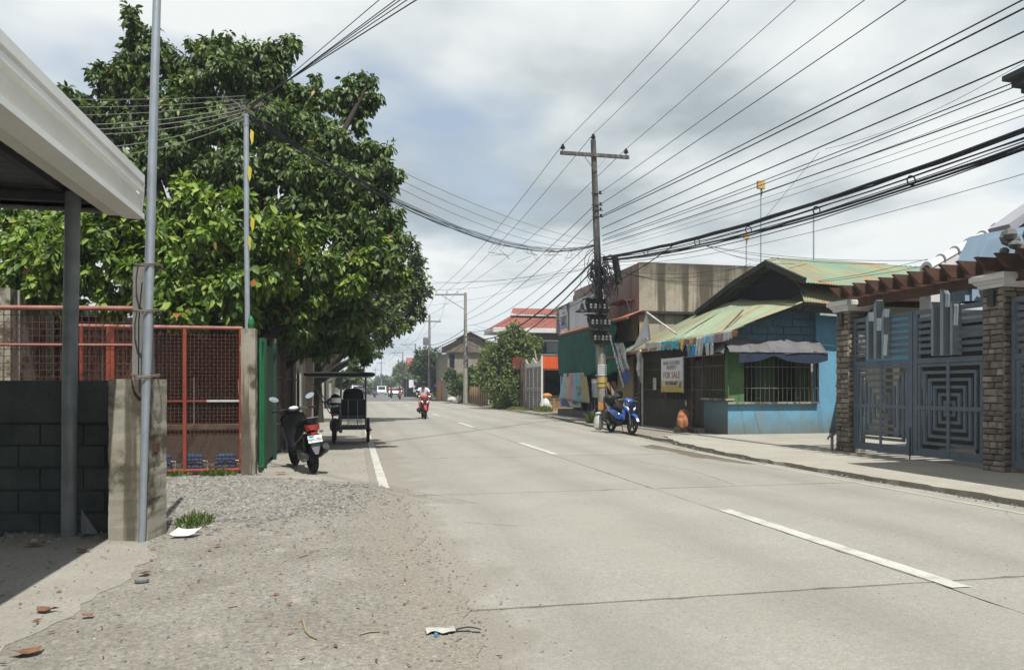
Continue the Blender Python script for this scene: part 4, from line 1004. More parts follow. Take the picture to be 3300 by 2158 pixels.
# ---- white pipe frame with torn sheet on the roof edge, wrapped posts
bf = thing('banner_frame', 'bent white pipe frame with torn grey sheet at the roof corner', 'frame', atX(2090, 1095, 9.9))
A, B, C_, Dd = atX(2084, 1006, 9.85), atX(2094, 1092, 9.9), atX(2180, 1076, 10.15), atX(2035, 1128, 9.8)
for p, q in ((A, B), (A, C_), (B, Dd)):
    b = MB(); b.tube([p, q], .032, 8); b.build('pipe', 'white_worn', bf, True, True)
b = MB(); b.grid(lambda u, v: (A.lerp(Dd, v)).lerp(B, u*(.95-.2*v))+Vector((.05*sin(v*9)*u, 0, -.12*sin(pi*v)*(1-u))), 8, 12); b.build('sheet', 'billboard_white', bf, True, True)
for k, (x, y0, y1) in enumerate(((2062, 1115, 1262), (2071, 1128, 1262))):
    t = thing('wrapped_post', ['timber post wrapped in torn plastic left of the store bars', 'pale slim post right of the plastic wrapped timber post'][k], 'post', atX(x, 1262, 9.98)*1.0)
    t.location.z = .02; h_ = 2.6 if k == 0 else 2.4
    b = MB(); rr = random.Random(k+3); b.tube([(0, 0, 0), (rr.uniform(-.02, .02), 0, h_*.5), (0, 0, h_)], .05 if k == 0 else .035, 8); b.build('timber', 'wood_post' if k == 0 else 'white_worn', t)
    if k == 0:
        b = MB(); b.tube([(0, 0, 1.5), (.03, .02, 1.75), (-.02, -.03, 2.0), (.02, .04, 2.3), (-.05, -.1, 2.5), (-.1, -.3, 2.65)], [.05, .09, .12, .10, .12, .05], 7); b.build('plastic_wrap', 'sack_white', t)
b = MB(); b.box(8, 8.1, 0, .1, 0, .1)
# ---- slanted campaign banner by the store
q = [atX(1972, 1106, 9.75), atX(2008, 1104, 9.75), atX(2036, 1218, 9.75), atX(2010, 1244, 9.75)]
bn = thing('campaign_banner', 'slanting blue and grey campaign banner between the pole and the store', 'banner', q[3])
def qp(u, v, e=0): p = q[0].lerp(q[1], u).lerp(q[3].lerp(q[2], u), v); p.x -= e; return p
b = MB(); b.grid(lambda u, v: qp(.22+.78*u, .76*v)+Vector((.03*sin(v*7), 0, 0)), 6, 12); b.build('sheet', 'paper_grey', bn, True, True)
b = MB(); b.grid(lambda u, v: qp(.22*u, v)+Vector((.03*sin(v*7), 0, 0)), 3, 12); b.build('blue_edge', 'ink_blue', bn, True, True)
b = MB(); b.grid(lambda u, v: qp(.22+.78*u, .76+.24*v-.06*sin(u*3)*(1-v))+Vector((.03*sin((.76+.24*v)*7), 0, 0)), 6, 4); b.build('blue_swirl', 'ink_blue', bn, True, True)
dv = (q[3]-q[0]).normalized()
def along(s, u, v, size, m, par):
    # lettering running down the banner
    zax = Vector((-1, 0, 0)); xax = dv; yax = zax.cross(xax)
    o = text('lettering', s, size, m, par, qp(u, v, .055)-wloc(par), Matrix((xax, yax, zax)).transposed().to_euler(), 'CENTER', 1, .003); return o
along('NAMAN NATIN SA SENADO', .10, .45, .19, 'ink_white', bn); along('#1 SA BALOTA', .68, .42, .26, 'ink_black', bn)

# ================================================================ concrete building behind
cb_ = thing('concrete_building', 'two storey concrete building with black streaked wall behind the store', 'building', (14, 31, 0))
def cbx(name, m, x0, x1, y0, y1, z0, z1): b = MB(); b.box(x0, x1, y0, y1, z0, z1); return b.build(name, m, cb_, world=True)
BX, BY = 10.7, 26.9
cbx('streaked_wall', 'stained_wall', BX+.01, 20, BY, BY+.2, 4.28, 6.18); cbx('ledge', 'fascia_dark', BX-.05, 20, BY-.16, BY, 4.2, 4.30)
cbx('lower_wall', 'stained_wall', BX+.01, 20, BY+.03, BY+.2, 0, 4.2); cbx('upper_front', 'pink_wall', BX, BX+.2, BY+.001, 35.5, 3.9, 6.16)
cbx('lower_front', 'yellow_wall', BX+.01, BX+.2, BY+.001, 29.3, 0, 3.9); cbx('flat_roof', 'old_concrete', BX+.2, 20, BY+.2, 35.5, 5.9, 6.0); cbx('rear_wall', 'stained_wall', BX, 20, 35.5, 35.7, 0, 5.95)
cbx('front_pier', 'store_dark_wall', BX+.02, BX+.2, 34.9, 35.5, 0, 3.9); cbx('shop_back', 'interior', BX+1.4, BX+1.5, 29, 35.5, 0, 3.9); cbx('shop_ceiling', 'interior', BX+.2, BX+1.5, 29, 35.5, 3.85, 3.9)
cbx('window', 'glass_dark', BX-.02, BX+.03, 27.3, 28.6, 2.6, 3.2)
for (y0, y1, z) in ((27.4, 29.2, 4.75),): cbx('sunshade', 'rust_tin', BX-.5, BX, y0, y1, z, z+.05)
b = MB(); b.bar((10.05, 27.4, 5.6), (10.5, 27.2, 4.2), .04, .05); b.build('brace', 'steel_dark', cb_, world=True)
# ---- shop front awning of the building with green netting
aw = thing('shop_awning', 'rusty tin awning over the netted shop front behind the utility pole', 'awning', (10.3, 31, 4))
b = MB(); b.grid(lambda u, v: (9.98+.75*v, 26.2+9.6*u, 4.02+.30*v+.012*sin(u*2*pi*70)), 420, 2); b.build('tin', 'eave_rust', aw, True, True)
b = MB(); b.bar((9.97, 26.2, 3.97), (9.97, 35.8, 3.97), .05, .07); b.build('fascia', 'eave_rust', aw, world=True)
for k in range(5): b = MB(); b.bar((10.0, 26.5+2.2*k, 3.95), (10.7, 26.5+2.2*k, 4.2), .05, .05); b.build('bracket', 'wood_post', aw, world=True)
bb = thing('billboard', 'blank white billboard with campaign poster above the shop awning', 'billboard', (9.9, 32, 4.05))
for y0, y1 in ((28.75, 31.2), (31.22, 33.55)):
    b = MB(); b.box(9.86, 9.92, y0, y1, 4.06, 5.34); b.build('blank_panel', 'billboard_white', bb, world=True)
b = MB(); b.box(9.86, 9.92, 33.6, 35.75, 4.06, 5.34); b.build('poster', 'paper_white', bb, world=True)
b = MB(); b.box(9.835, 9.858, 33.5, 33.58, 4.04, 5.36); b.build('edge_strip', 'steel_dark', bb, world=True)
b = MB(); b.box(9.83, 9.856, 35.62, 35.76, 4.06, 5.34); b.build('yellow_edge', 'cream_print', bb, world=True)
def pp(name, poly, m, e): b = MB(); b.prism(poly, 'X', 9.858-e, 9.86-e+.001); return b.build(name, m, bb, world=True)
pp('figure_hair', [(35.60, 4.5), (35.60, 5.0), (35.45, 5.16), (35.25, 5.0), (35.18, 4.5)], 'hair_print', .004)
pp('figure_torso', [(35.75, 4.07), (35.72, 4.5), (35.5, 4.62), (35.28, 4.62), (35.08, 4.45), (35.0, 4.07)], 'purple_print', .007)
pp('figure_face', [(35.5+.11*cos(a)-.1, 4.82+.17*sin(a)) for a in [2*pi*i/12 for i in range(12)]], 'skin_print', .010)
pp('blue_flash', [(34.0, 5.3), (33.72, 5.3), (33.72, 5.0), (33.78, 4.8)], 'ink_blue', .004); pp('yellow_flash', [(33.9, 4.9), (33.66, 4.9), (33.66, 4.07), (33.85, 4.07), (33.95, 4.5)], 'cream_print', .005)
for s, y, z, sz, m in (('CHERRY', 34.45, 4.68, .30, 'ink_blue'), ('UMALI', 34.42, 4.44, .36, 'ink_blue'), ('CONGRESSWOMAN', 34.42, 4.24, .145, 'ink_lilac'), ('SERBISYO', 34.4, 4.94, .12, 'ink_lilac'), ('1', 34.45, 5.12, .2, 'ink_lilac')):
    text('lettering', s, sz, m, bb, (9.838-9.9, y-32, z-4.05), rotS, 'CENTER', 1, .004)
nt_ = thing('green_netting', 'dark green shade netting hung from the shop awning', 'netting', (9.95, 32, 2))
def net(name, y0, y1, zt, zb, m, x, seed, scal):
    rr = random.Random(seed); ph = rr.random()*6; b = MB()
    b.grid(lambda u, v: (x+.05*sin(u*14+ph)*v-.12*sin(v*pi)*.5, y0+(y1-y0)*u+.18*v*(1-2*u)*(1 if seed < 3 else 0), zt+(zb(u)-zt)*v+scal*.5*sin(u*2)*0), 36, 14)
    o = b.build(name, m, nt_, True, True); o.modifiers.new('s', 'SOLIDIFY').thickness = .006
net('net_panel', 35.7, 29.6, 3.95, lambda u: 2.02-.16*abs(sin(u*pi*2.2)), 'net_green', 9.98, 1, .1)
net('net_panel', 29.7, 27.6, 3.95, lambda u: 2.0-.12*sin(u*pi), 'net_bright', 9.99, 2, .1)
b = MB(); A, B, C_ = atX(1988, 1058, 9.9), atX(1952, 1172, 9.9), atX(1950, 1020, 10.0)
b.grid(lambda u, v: A.lerp(B, v).lerp(C_.lerp(B, v), u)+Vector((.04*sin(u*9), 0, 0)), 10, 14); o = b.build('net_tail', 'net_bright', nt_, True, True)
ct = cloth('shop_curtain', [(1817, 1203), (1886, 1199), (1900, 1300), (1806, 1283)], 'cur_blue', 'pastel striped curtain hung in the netted shop front', None, X=9.92, fold=.05, nu=40, nv=14, cat='curtain', mats=['cur_blue', 'cur_cream', 'cur_pink', 'cur_pink', 'cur_teal', 'cur_teal', 'cur_khaki', 'cur_khaki'])
for (x, y) in ((1836, 1232), (1857, 1250), (1864, 1250), (1866, 1213), (1862, 1268)):
    p = atX(x, y, 9.84); b = MB(); b.ell(p, .006, .10, .09, 8, 5); b.build('printed_flower', 'orange_cloth' if y > 1240 else 'cur_cream', ct, world=True)
b2 = thing('campaign_banner', 'half hidden blue edged banner with black lettering behind the striped curtain', 'banner', atX(1830, 1325, 10.15))
b = MB(); b.box(10.14, 10.16, 32.6, 36.0, .45, 2.0); b.build('sheet', 'paper_grey', b2, world=True)
b = MB(); b.box(10.12, 10.139, 35.7, 36.0, .45, 2.0); b.build('blue_edge', 'ink_blue', b2, world=True)
b = MB(); b.prism([(36.0-.0, .45), (34.2, .45), (34.9, .75), (35.4, .95), (35.69, 1.0)], 'X', 10.115, 10.118); b.build('blue_swirl', 'ink_blue', b2, world=True)
o = text('lettering', 'KAIBIGAN NATIN SA', .22, 'ink_white', b2, Vector((10.112, 35.85, 1.3))-b2.location, Matrix((Vector((0, 0, -1)), Vector((0, -1, 0)), Vector((-1, 0, 0)))).transposed().to_euler(), 'CENTER', .9, .003)
o = text('lettering', 'BALOTA', .2, 'ink_black', b2, Vector((10.112, 35.0, 1.15))-b2.location, Matrix((Vector((0, 0, -1)), Vector((0, -1, 0)), Vector((-1, 0, 0)))).transposed().to_euler(), 'CENTER', .9, .004)
o = text('lettering', 'POT', .42, 'ink_black', b2, Vector((10.112, 33.4, .72))-b2.location, rotS, 'CENTER', 1, .01)
ss = thing('shop_stall', 'dark shop stall frame with shelves under the netting', 'stall', (10.5, 31, 0))
wbx = lambda n, m, *a: wb(n, m, *a, par=ss)
wbx('platform', 'block_dark', 10.05, 12, 28.9, 36.2, .02, .32); wbx('counter', 'store_dark_wall', 10.35, 10.8, 29.2, 32.4, .32, .95); wbx('shelf', 'wood_post', 10.3, 10.6, 29.4, 32.3, 1.3, 1.34)
for y in (29.3, 30.6, 31.0, 32.5): b = MB(); b.box(10.14, 10.18, y, y+.04, .32, 2.1); b.build('frame_post', 'galv_old', ss, world=True)
b = MB(); b.box(10.12, 10.135, 30.05, 30.95, .95, 1.75); b.build('poster_board', 'paper_grey', ss, world=True)
b = MB(); b.box(10.10, 10.115, 30.1, 30.9, 1.55, 1.7); b.build('poster_header', 'paper_white', ss, world=True)
t = thing('light_bulb', 'small white bulb beside the utility pole under the netting', 'bulb', atX(1923, 1209, 9.8)); b = MB(); b.ell((0, 0, 0), .05, .05, .06, 10, 6); b.build('globe', 'insul_white', t, True)

# ================================================================ orange shop, lattice, white gate
os_ = thing('orange_shop', 'dark open shop under an orange corrugated tin panel', 'shop', (12.3, 44, 0))
X0, X1, Y0 = 10.75, 13.6, 42.0
for k in range(7):
    x = X0+.41*k; b = MB(); b.grid(lambda u, v: (x+.40*u, Y0-.02-.02*(abs(sin(u*pi)) > .3), 2.48+.72*v), 8, 1); o = b.build('tin_panel', 'orange_tin', os_, world=True); o.modifiers.new('s', 'SOLIDIFY').thickness = .01
for n, m, a in (('side_wall', 'store_dark_wall', (X0, X0+.1, Y0, 47, 0, 2.5)), ('back_wall', 'interior', (X0+.1, 14, 46.9, 47, 0, 2.5)), ('shop_roof', 'rust_tin', (X0, 14, Y0+.05, 47, 2.5, 2.6)), ('end_wall', 'store_dark_wall', (13.6, 13.7, Y0, 47, 0, 2.5)), ('lintel', 'eave_rust', (X0, X1, Y0-.01, Y0+.05, 2.40, 2.475)), ('counter', 'store_dark_wall', (X0+.1, X1, Y0+.6, Y0+.9, .8, .92))): wb(n, m, *a, par=os_)
b = MB(); b.grid(lambda u, v: (9.95+.8*u, 46.6+.02*sin(u*40), 2.55+.75*v), 40, 1); o = b.build('red_sheet', 'rust_tin', os_, world=True); o.modifiers.new('s', 'SOLIDIFY').thickness = .01
lt = thing('lattice_blocks', 'tan lattice vent blocks at the foot of the orange shop', 'blocks', (11.3, 41.8, 0))
for k in range(3):
    x = 10.78+.62*k; b = MB(); b.box(x, x+.6, 41.80, 41.9, .25, .29); b.box(x, x+.6, 41.80, 41.9, .72, .76); b.box(x, x+.04, 41.80, 41.9, .29, .72); b.box(x+.56, x+.6, 41.80, 41.9, .29, .72)
    for i in range(-3, 5):
        b.bar((max(x+.04, x+.12*i), 41.85, .29 if i >= 0 else .29-.12*i), (min(x+.56, x+.12*i+.43), 41.85, .72 if x+.12*i+.43 <= x+.56 else .29+(.56-.12*i)), .03, .03) if i > -3 and .56-.12*i > .05 else None
        b.bar((min(x+.56, x+.6-.12*i), 41.87, .29 if i >= 0 else .29-.12*i), (max(x+.04, x+.6-.12*i-.43), 41.87, .72 if .6-.12*i-.43 >= .04 else .29+(.56-.12*i)), .03, .03) if i > -3 and .56-.12*i > .05 else None
    b.build('vent_block', 'tan_lattice', lt, world=True)
wb('plinth', 'tan_lattice', 10.76, 13.5, 41.82, 42.0, .0, .245, par=lt)
t = thing('orange_bag', 'orange padded bag on the ledge inside the orange shop', 'bag', (11.0, 42.0, .78)); b = MB(); b.ell((0, 0, .12), .32, .2, .16, 12, 7); b.build('bag_body', 'orange_cloth', t, True)
wg = thing('iron_gate', 'rusty white ornamental iron gate with scalloped top standing open', 'gate', (10.55, 43.5, 0))
ymin, ymax = 41.45, 45.55
for leaf in range(2):
    ya = ymin+2.05*leaf; yb = ya+2.0
    for y in (ya, (ya+yb)/2, yb): b = MB(); b.box(10.53, 10.57, y-.025, y+.025, .08, 2.62); b.build('stile', 'iron_white', wg, world=True)
    for z in (.12, 1.2, 1.32, 2.55): b = MB(); b.box(10.535, 10.565, ya+.03, yb-.03, z, z+.045); b.build('rail', 'iron_white', wg, world=True)
    for i in range(9):
        y = ya+.1+.2*i
        if abs(y-(ya+yb)/2) < .06: continue
        b = MB(); b.box(10.543, 10.557, y-.012, y+.012, .16, 2.55); b.build('bar', 'iron_white', wg, world=True)
    for i in range(22): z = .24+.105*i; b = MB(); b.box(10.541, 10.559, ya+.1, ya+.9, z, z+.022); b.box(10.541, 10.559, ya+1.1, ya+1.9, z, z+.022); b.build('louvre', 'iron_white', wg, world=True)
    poly = [(ya, 2.62)]+[(ya+2.0*i/12, 2.82+.34*(abs(i/6-1))**1.6) for i in range(13)]+[(yb, 2.62)]
    b = MB(); b.prism(poly, 'X', 10.535, 10.565); b.build('scalloped_crest', 'trim_white', wg, world=True)
b = MB(); b.box(10.50, 10.60, 41.36, 41.42, 0, 3.2); b.build('edge_post', 'trim_white', wg, world=True)
t = thing('timber_post', 'thick rotten timber post left of the white iron gate', 'post', (10.55, 46.2, 0)); b = MB(); rr = random.Random(2)
b.loft([[(.2*cos(a)+rr.uniform(-.03, .03), .2*sin(a)+rr.uniform(-.03, .03), z) for a in [2*pi*i/8 for i in range(8)]] for z in [0, .5, 1, 1.5, 2, 2.5, 3.0, 3.15]]); b.build('trunk', 'wood_post', t)
t = thing('leaning_stick', 'pale stick poking up above the white iron gate', 'stick', (10.9, 43.6, 2.3)); b = MB(); b.tube([(0, 0, 0), (-.1, .2, .8), (-.16, .3, 1.35)], [.05, .06, .05], 7); b.build('pole', 'twig', t)
pn = thing('poster_stand', 'pale portrait poster board on a stake among the weeds', 'poster', (10.9, 50, 0)); b = MB(); b.box(-.62, .5, -.02, .02, 1.0, 2.15); b.build('board', 'paper_grey', pn)
for k, (z, h_, x0, x1) in enumerate(((1.88, .17, -.55, .42), (1.62, .1, -.35, .45), (1.5, .06, -.35, .45), (1.28, .1, -.2, .42))): b = MB(); b.box(x0, x1, -.028, -.022, z, z+h_); b.build('print', 'ink_grey' if k else 'paper_white', pn)
b = MB(); b.prism([(-.6, 1.05), (-.25, 1.05), (-.28, 1.6), (-.42, 1.75), (-.56, 1.6)], 'Y', -.03, -.024); b.build('portrait_print', 'ink_black', pn)
b = MB(); b.box(-.03, .03, .02, .06, 0, 1.9); b.build('stake', 'white_worn', pn)
b = MB(); b.box(-.7, .55, -.1, .1, 2.2, 2.24); b.build('rain_cap', 'paper_grey', pn)
# ---- grey house with red tile roof
gh = thing('house', 'grey two storey house with red tiled hip roof behind the bush', 'house', (14, 58, 0))
def gx(n, m, x0, x1, y0, y1, z0, z1): b = MB(); b.box(x0, x1, y0, y1, z0, z1); return b.build(n, m, gh, world=True)
HY = 54.0
gx('wall', 'grey_house', 11.2, 19, HY, HY+2.5, 0, 5.45); gx('soffit', 'trim_white', 9.9, 20.2, HY-1.1, HY+2.6, 5.45, 5.52); gx('fascia', 'trim_white', 9.85, 20.3, HY-1.15, HY-1.08, 5.40, 5.66); gx('fascia', 'trim_white', 9.83, 9.9, HY-1.1, HY+2.6, 5.40, 5.66)
rz_ = Vector((15, HY+4.4, 8.3))
def tiles(P, nu, nv):
    a, b_, c, d = [Vector(p) for p in P]; b = MB()
    nrm = (b_-a).cross(d-a).normalized(); nrm = nrm if nrm.z > 0 else -nrm
    def fn(u, v):
        p = a.lerp(b_, u).lerp(d.lerp(c, u), v); return p+nrm*(.05*abs(sin(u*nu*pi))+.05*(1-(v*nv) % 1))
    b.grid(fn, nu*4, nv*3); o = b.build('roof_tiles', 'tile_red', gh, True, True); o['kind'] = 'stuff'
tiles([(9.85, HY-1.1, 5.66), (20.3, HY-1.1, 5.66), (17, HY+4, 7.2), (12.6, HY+4, 7.2)], 34, 9); tiles([(9.85, HY+2.6, 5.66), (9.85, HY-1.1, 5.66), (12.6, HY+4, 7.2), (12.6, HY+4.5, 7.2)], 30, 9)
gx('upper_wall', 'grey_house', 12.4, 17.5, HY+3.2, HY+4.4, 6.2, 7.1); gx('eave_line', 'trim_white', 11.9, 18, HY+2.5, HY+2.6, 6.98, 7.08); tiles([(11.9, HY+2.5, 7.06), (18, HY+2.5, 7.06), (16.5, HY+5, 7.75), (12.6, HY+5, 7.75)], 26, 6)
wz0, wz1 = 3.78, 4.95
gx('window_frame', 'trim_white', 13.05, 15.6, HY-.08, HY, wz0, wz1); w = gx('window', 'glass_dark', 13.2, 15.4, HY-.10, HY-.078, wz0+.14, wz1-.14); gx('window_pane', 'glass_pale', 14.1, 15.0, HY-.11, HY-.098, wz0+.2, wz1-.2)
# ================================================================ vehicles and people
def ring(y, zc, w, h, p=2.4, n=14, x0=0):
    out = []
    for i in range(n):
        a = 2*pi*i/n; c, s = cos(a), sin(a)
        out.append((x0+w*math.copysign(abs(c)**(2/p), c), y, zc+h*math.copysign(abs(s)**(2/p), s)))
    return out
def zring(z, yc, w, d, p=2.4, n=14):
    return [(x, y, z) for x, y, _ in [(r[0], yc+(r[2]), 0) for r in ring(0, 0, w, d, p, n)]]
def wheel(name, par, y, R_=.28, r=.048, spokes=5, z=None, x=0, rim='dark_metal'):
    b = MB(); b.torus((x, y, z if z else R_), R_-r, r, 'X', 30, 10); t = b.build(name, 'black_rubber', par, True)
    b = MB(); zc = z if z else R_
    b.torus((x, y, zc), R_-2*r+.005, .018, 'X', 26, 6); b.lathe((x-.05, y, zc), [(.0, 0), (.045, 0), (.045, .1), (0, .1)], 12, 'X')
    for k in range(spokes):
        a = 2*pi*k/spokes+.3; b.bar((x, y, zc), (x, y+(R_-2*r)*cos(a), zc+(R_-2*r)*sin(a)), .025, .03, (1, 0, 0))
    b.lathe((x+.055, y, zc), [(.05, 0), (.11, 0), (.11, .006), (.05, .006)], 18, 'X')
    b.build('rim', rim, t)
    return t
def scooter(label, loc, rz, paint, group, lean=0, rear=True, plate=True, fender=None, helmet=False, steer=0):
    t = thing('scooter', label, 'motorcycle', loc, rz, group); t.rotation_euler = (0, lean, rz)
    fender = fender or paint
    wheel('rear_wheel', t, 0); wheel('front_wheel', t, 1.27)
    # tail and side panels
    b = MB(); b.loft([ring(-.33, .80, .03, .03), ring(-.30, .79, .075, .05), ring(-.18, .74, .12, .09), ring(0, .68, .145, .12), ring(.2, .62, .155, .14), ring(.4, .56, .15, .14), ring(.52, .50, .13, .12), ring(.56, .48, .09, .08)]); b.build('body_panel', paint, t, 'auto')
    b = MB(); b.loft([ring(-.12, .62, .09, .1), ring(.1, .50, .13, .14), ring(.35, .42, .14, .15), ring(.55, .36, .13, .1)]); b.build('lower_cover', 'black_plastic', t, 'auto')
    b = MB(); b.loft([ring(-.28, .86, .08, .03, 3), ring(-.15, .855, .12, .05, 3), ring(.1, .80, .145, .055, 3), ring(.25, .76, .14, .045, 3), ring(.45, .74, .11, .04, 3), ring(.58, .70, .07, .05, 3)]); b.build('seat', 'black_plastic', t, 'auto')
    b = MB(); b.tube([(.1, -.05, .84), (.12, -.25, .88), (.08, -.36, .90), (-.08, -.36, .90), (-.12, -.25, .88), (-.1, -.05, .84)], .014, 8); b.build('grab_rail', 'dark_metal', t, 'auto')
    # footboard and apron
    b = MB(); b.loft([ring(.5, .31, .13, .05, 4), ring(.7, .30, .14, .05, 4), ring(.88, .33, .13, .06, 4)]); b.build('footboard', 'black_plastic', t, 'auto')
    b = MB(); b.loft([zring(.30, .88, .11, .05), zring(.42, .93, .15, .055), zring(.60, 1.00, .18, .06), zring(.75, 1.01, .20, .08), zring(.86, .99, .19, .09), zring(.94, .95, .13, .07)]); b.build('leg_shield', 'black_plastic', t, 'auto')
    for s in (-1, 1):
        b = MB(); b.loft([[(s*(.02), 1.12, .56), (s*.05, 1.13, .60), (s*.03, 1.09, .62)], [(s*.10, 1.085, .64), (s*.19, 1.06, .74), (s*.08, 1.1, .78)], [(s*.15, 1.02, .80), (s*.215, .98, .86), (s*.12, 1.05, .88)], [(s*.13, .96, .90), (s*.16, .94, .93), (s*.08, .98, .93)]]); b.build('front_panel', paint, t, 'auto')
        b = MB(); b.loft([[(s*.03, 1.135, .66), (s*.035, 1.13, .70), (s*.028, 1.12, .70)], [(s*.11, 1.115, .71), (s*.15, 1.10, .775), (s*.10, 1.09, .78)], [(s*.16, 1.07, .79), (s*.185, 1.05, .81), (s*.15, 1.04, .81)]]); b.build('headlight', 'clear_lens', t, 'auto')
        b = MB(); b.loft([[(s*.12, 1.02, .42), (s*.155, .98, .40), (s*.15, .92, .42)], [(s*.15, 1.06, .58), (s*.195, 1.01, .58), (s*.18, .96, .58)], [(s*.17, 1.06, .72), (s*.21, 1.0, .72), (s*.2, .95, .72)]]); b.build('apron_trim', paint if paint != 'black_gloss' else 'grey_plastic', t, 'auto')
    b = MB(); b.loft([[(-.03, 1.145, .58), (.03, 1.145, .58), (.03, 1.11, .58), (-.03, 1.11, .58)], [(-.08, 1.13, .70), (.08, 1.13, .70), (.08, 1.1, .70), (-.08, 1.1, .70)], [(-.07, 1.07, .84), (.07, 1.07, .84), (.07, 1.03, .84), (-.07, 1.03, .84)]]); b.build('nose_cover', 'black_gloss', t, 'auto')
    # fork, fender
    for s in (-1, 1):
        b = MB(); b.tube([(s*.075, 1.27, .28), (s*.075, 1.15, .62)], .022, 8); b.build('fork_leg', 'dark_metal', t, 'auto')
    b = MB(); rings = []
    for i in range(11):
        a = R(20+13.5*i); rr_ = .315+.01*(i in (0, 10))
        w_ = .062*(1-.35*abs(i-5)/5); rings.append([(x, 1.27+(rr_+dz)*cos(a), .28+(rr_+dz)*sin(a)) for x, dz in ((-w_, -.03), (-w_*.8, .008), (0, .022), (w_*.8, .008), (w_, -.03), (w_*.8, -.022), (0, .01), (-w_*.8, -.022))])
    b.loft(rings); b.build('front_fender', fender, t, 'auto')
    # bars
    b = MB(); b.loft([ring(.86, .99, .10, .035), ring(.92, 1.0, .15, .05), ring(1.0, .98, .13, .05), ring(1.05, .95, .07, .03)]); b.build('bar_cover', paint, t, 'auto')
    b = MB(); b.ell((0, .87, 1.02), .085, .03, .035, 12, 6); b.build('dashboard', 'clear_lens', t, True)
    b = MB(); b.tube([(-.34, .83, 1.0), (-.2, .88, 1.01), (0, .92, 1.0), (.2, .88, 1.01), (.34, .83, 1.0)], .013, 8); b.build('handlebar', 'dark_metal', t, 'auto')
    for s in (-1, 1):
        b = MB(); b.tube([(s*.24, .866, 1.006), (s*.36, .822, .998)], .019, 10); b.build('grip', 'black_rubber', t, 'auto')
        b = MB(); b.tube([(s*.19, .92, 1.0), (s*.26, .93, .99), (s*.33, .89, .98)], .008, 6); b.build('brake_lever', 'chrome', t)
        b = MB(); b.tube([(s*.18, .88, 1.02), (s*.24, .90, 1.10), (s*.29, .89, 1.17)], .007, 6)
        o = b.build('mirror_stem', 'dark_metal', t)
        b = MB(); b.loft([[(s*.30+.085*cos(a)*q, .885+dy, 1.20+.05*sin(a)*q+.02*s*cos(a)) for a in [2*pi*i/14 for i in range(14)]] for dy, q in ((.03, .4), (.02, .85), (.0, 1))]); m_ = b.build('mirror_housing', 'black_plastic', t, 'auto')
        b = MB(); b.add([(s*.30+.078*cos(a), .884, 1.20+.045*sin(a)+.02*s*cos(a)) for a in [2*pi*i/14 for i in range(14)]], [tuple(range(14))]); b.build('mirror_glass', 'mirror', m_)
    # engine, exhaust, stand
    b = MB(); b.loft([ring(-.08, .28, .045, .06, 3, x0=-.11), ring(.1, .28, .05, .1, 3, x0=-.11), ring(.35, .30, .05, .09, 3, x0=-.1), ring(.5, .3, .03, .05, 3, x0=-.09)]); b.build('gearcase', 'engine_metal', t, 'auto')
    b = MB(); b.tube([(.13, .42, .24), (.14, .2, .22), (.155, .12, .26), (.16, -.05, .33), (.165, -.22, .40), (.165, -.30, .43)], [.02, .02, .045, .062, .065, .05], 12); b.build('muffler', 'dark_metal', t, 'auto')
    b = MB(); b.tube([(.225, .02, .31), (.23, -.16, .385)], [.035, .04], 8); b.build('heat_shield', 'black_plastic', t, 'auto')
    b = MB(); b.tube([(-.1, .45, .28), (-.2, .42, .02), (-.22, .36, .01)], .012, 6); b.build('side_stand', 'dark_metal', t)
    for s in (-1, 1):
        b = MB(); b.tube([(s*.1, .02, .3), (s*.11, -.1, .62)], .022, 8); b.build('shock_absorber', 'dark_metal', t)
    # rear end
    b = MB(); b.loft([[(-.12, -.25, .80), (.12, -.25, .80), (.10, -.30, .70), (-.10, -.30, .70)], [(-.08, -.335, .79), (.08, -.335, .79), (.05, -.345, .71), (-.05, -.345, .71)]]); b.build('tail_light', 'red_lens', t, 'auto')
    b = MB(); b.box(-.045, .045, -.325, -.31, .645, .675); b.build('reflector', 'red_bright', t)
    b = MB(); b.loft([[(-.07, -.22, .66), (.07, -.22, .66), (.07, -.2, .66), (-.07, -.2, .66)], [(-.075, -.32, .56), (.075, -.32, .56), (.075, -.3, .56), (-.075, -.3, .56)], [(-.06, -.345, .42), (.06, -.345, .42), (.06, -.33, .42), (-.06, -.33, .42)], [(-.025, -.36, .33), (.025, -.36, .33), (.025, -.35, .33), (-.025, -.35, .33)]]); b.build('mudguard', 'grey_plastic', t, 'auto')
    if plate:
        b = MB(); b.box(-.11, .11, -.006, .006, -.058, .058); p = b.build('number_plate', 'plate_white', t, bevel=.005, loc=(0, -.352, .57), rot=(R(-22), 0, 0)); p.rotation_euler = (R(-18), 0, 0)
        b = MB(); b.prism([(-.10, .052), (.0, .052), (-.02, .03), (-.06, .022), (-.09, .03)], 'Y', -.009, -.0065); b.build('plate_emblem', 'ink_teal', p)
        text('lettering', plate if isinstance(plate, str) else '246', .062, 'ink_grey', p, (0, -.0085, -.008), (R(90), 0, 0), 'CENTER', 1.0, .001)
    for s in (-1, 1):
        b = MB(); b.ell((s*.13, -.27, .67), .035, .02, .02, 8, 5); b.build('turn_signal', 'smoke_lens', t, True)
    return t
GS = 'scooters by the road'
blk = scooter('black scooter parked facing away in front of the dark sheet fence', (-.62, 12.25, 0), R(17), 'black_gloss', None, R(-7), plate='460UKU', fender='black_gloss')
blu = scooter('shiny blue scooter parked at the kerb beside the utility pole', (7.74, 21.8, 0), R(180+9), 'blue_gloss', None, R(-6), plate=False)
red = scooter('red scooter ridden towards the camera by a man in white shirt', (3.05, 33.8, 0), R(180), 'red_gloss', None, 0, plate=False)
b = MB(); b.ell((0, 1.16, .53), .07, .03, .055, 10, 6); b.build('nose_badge', 'red_gloss', red, True)
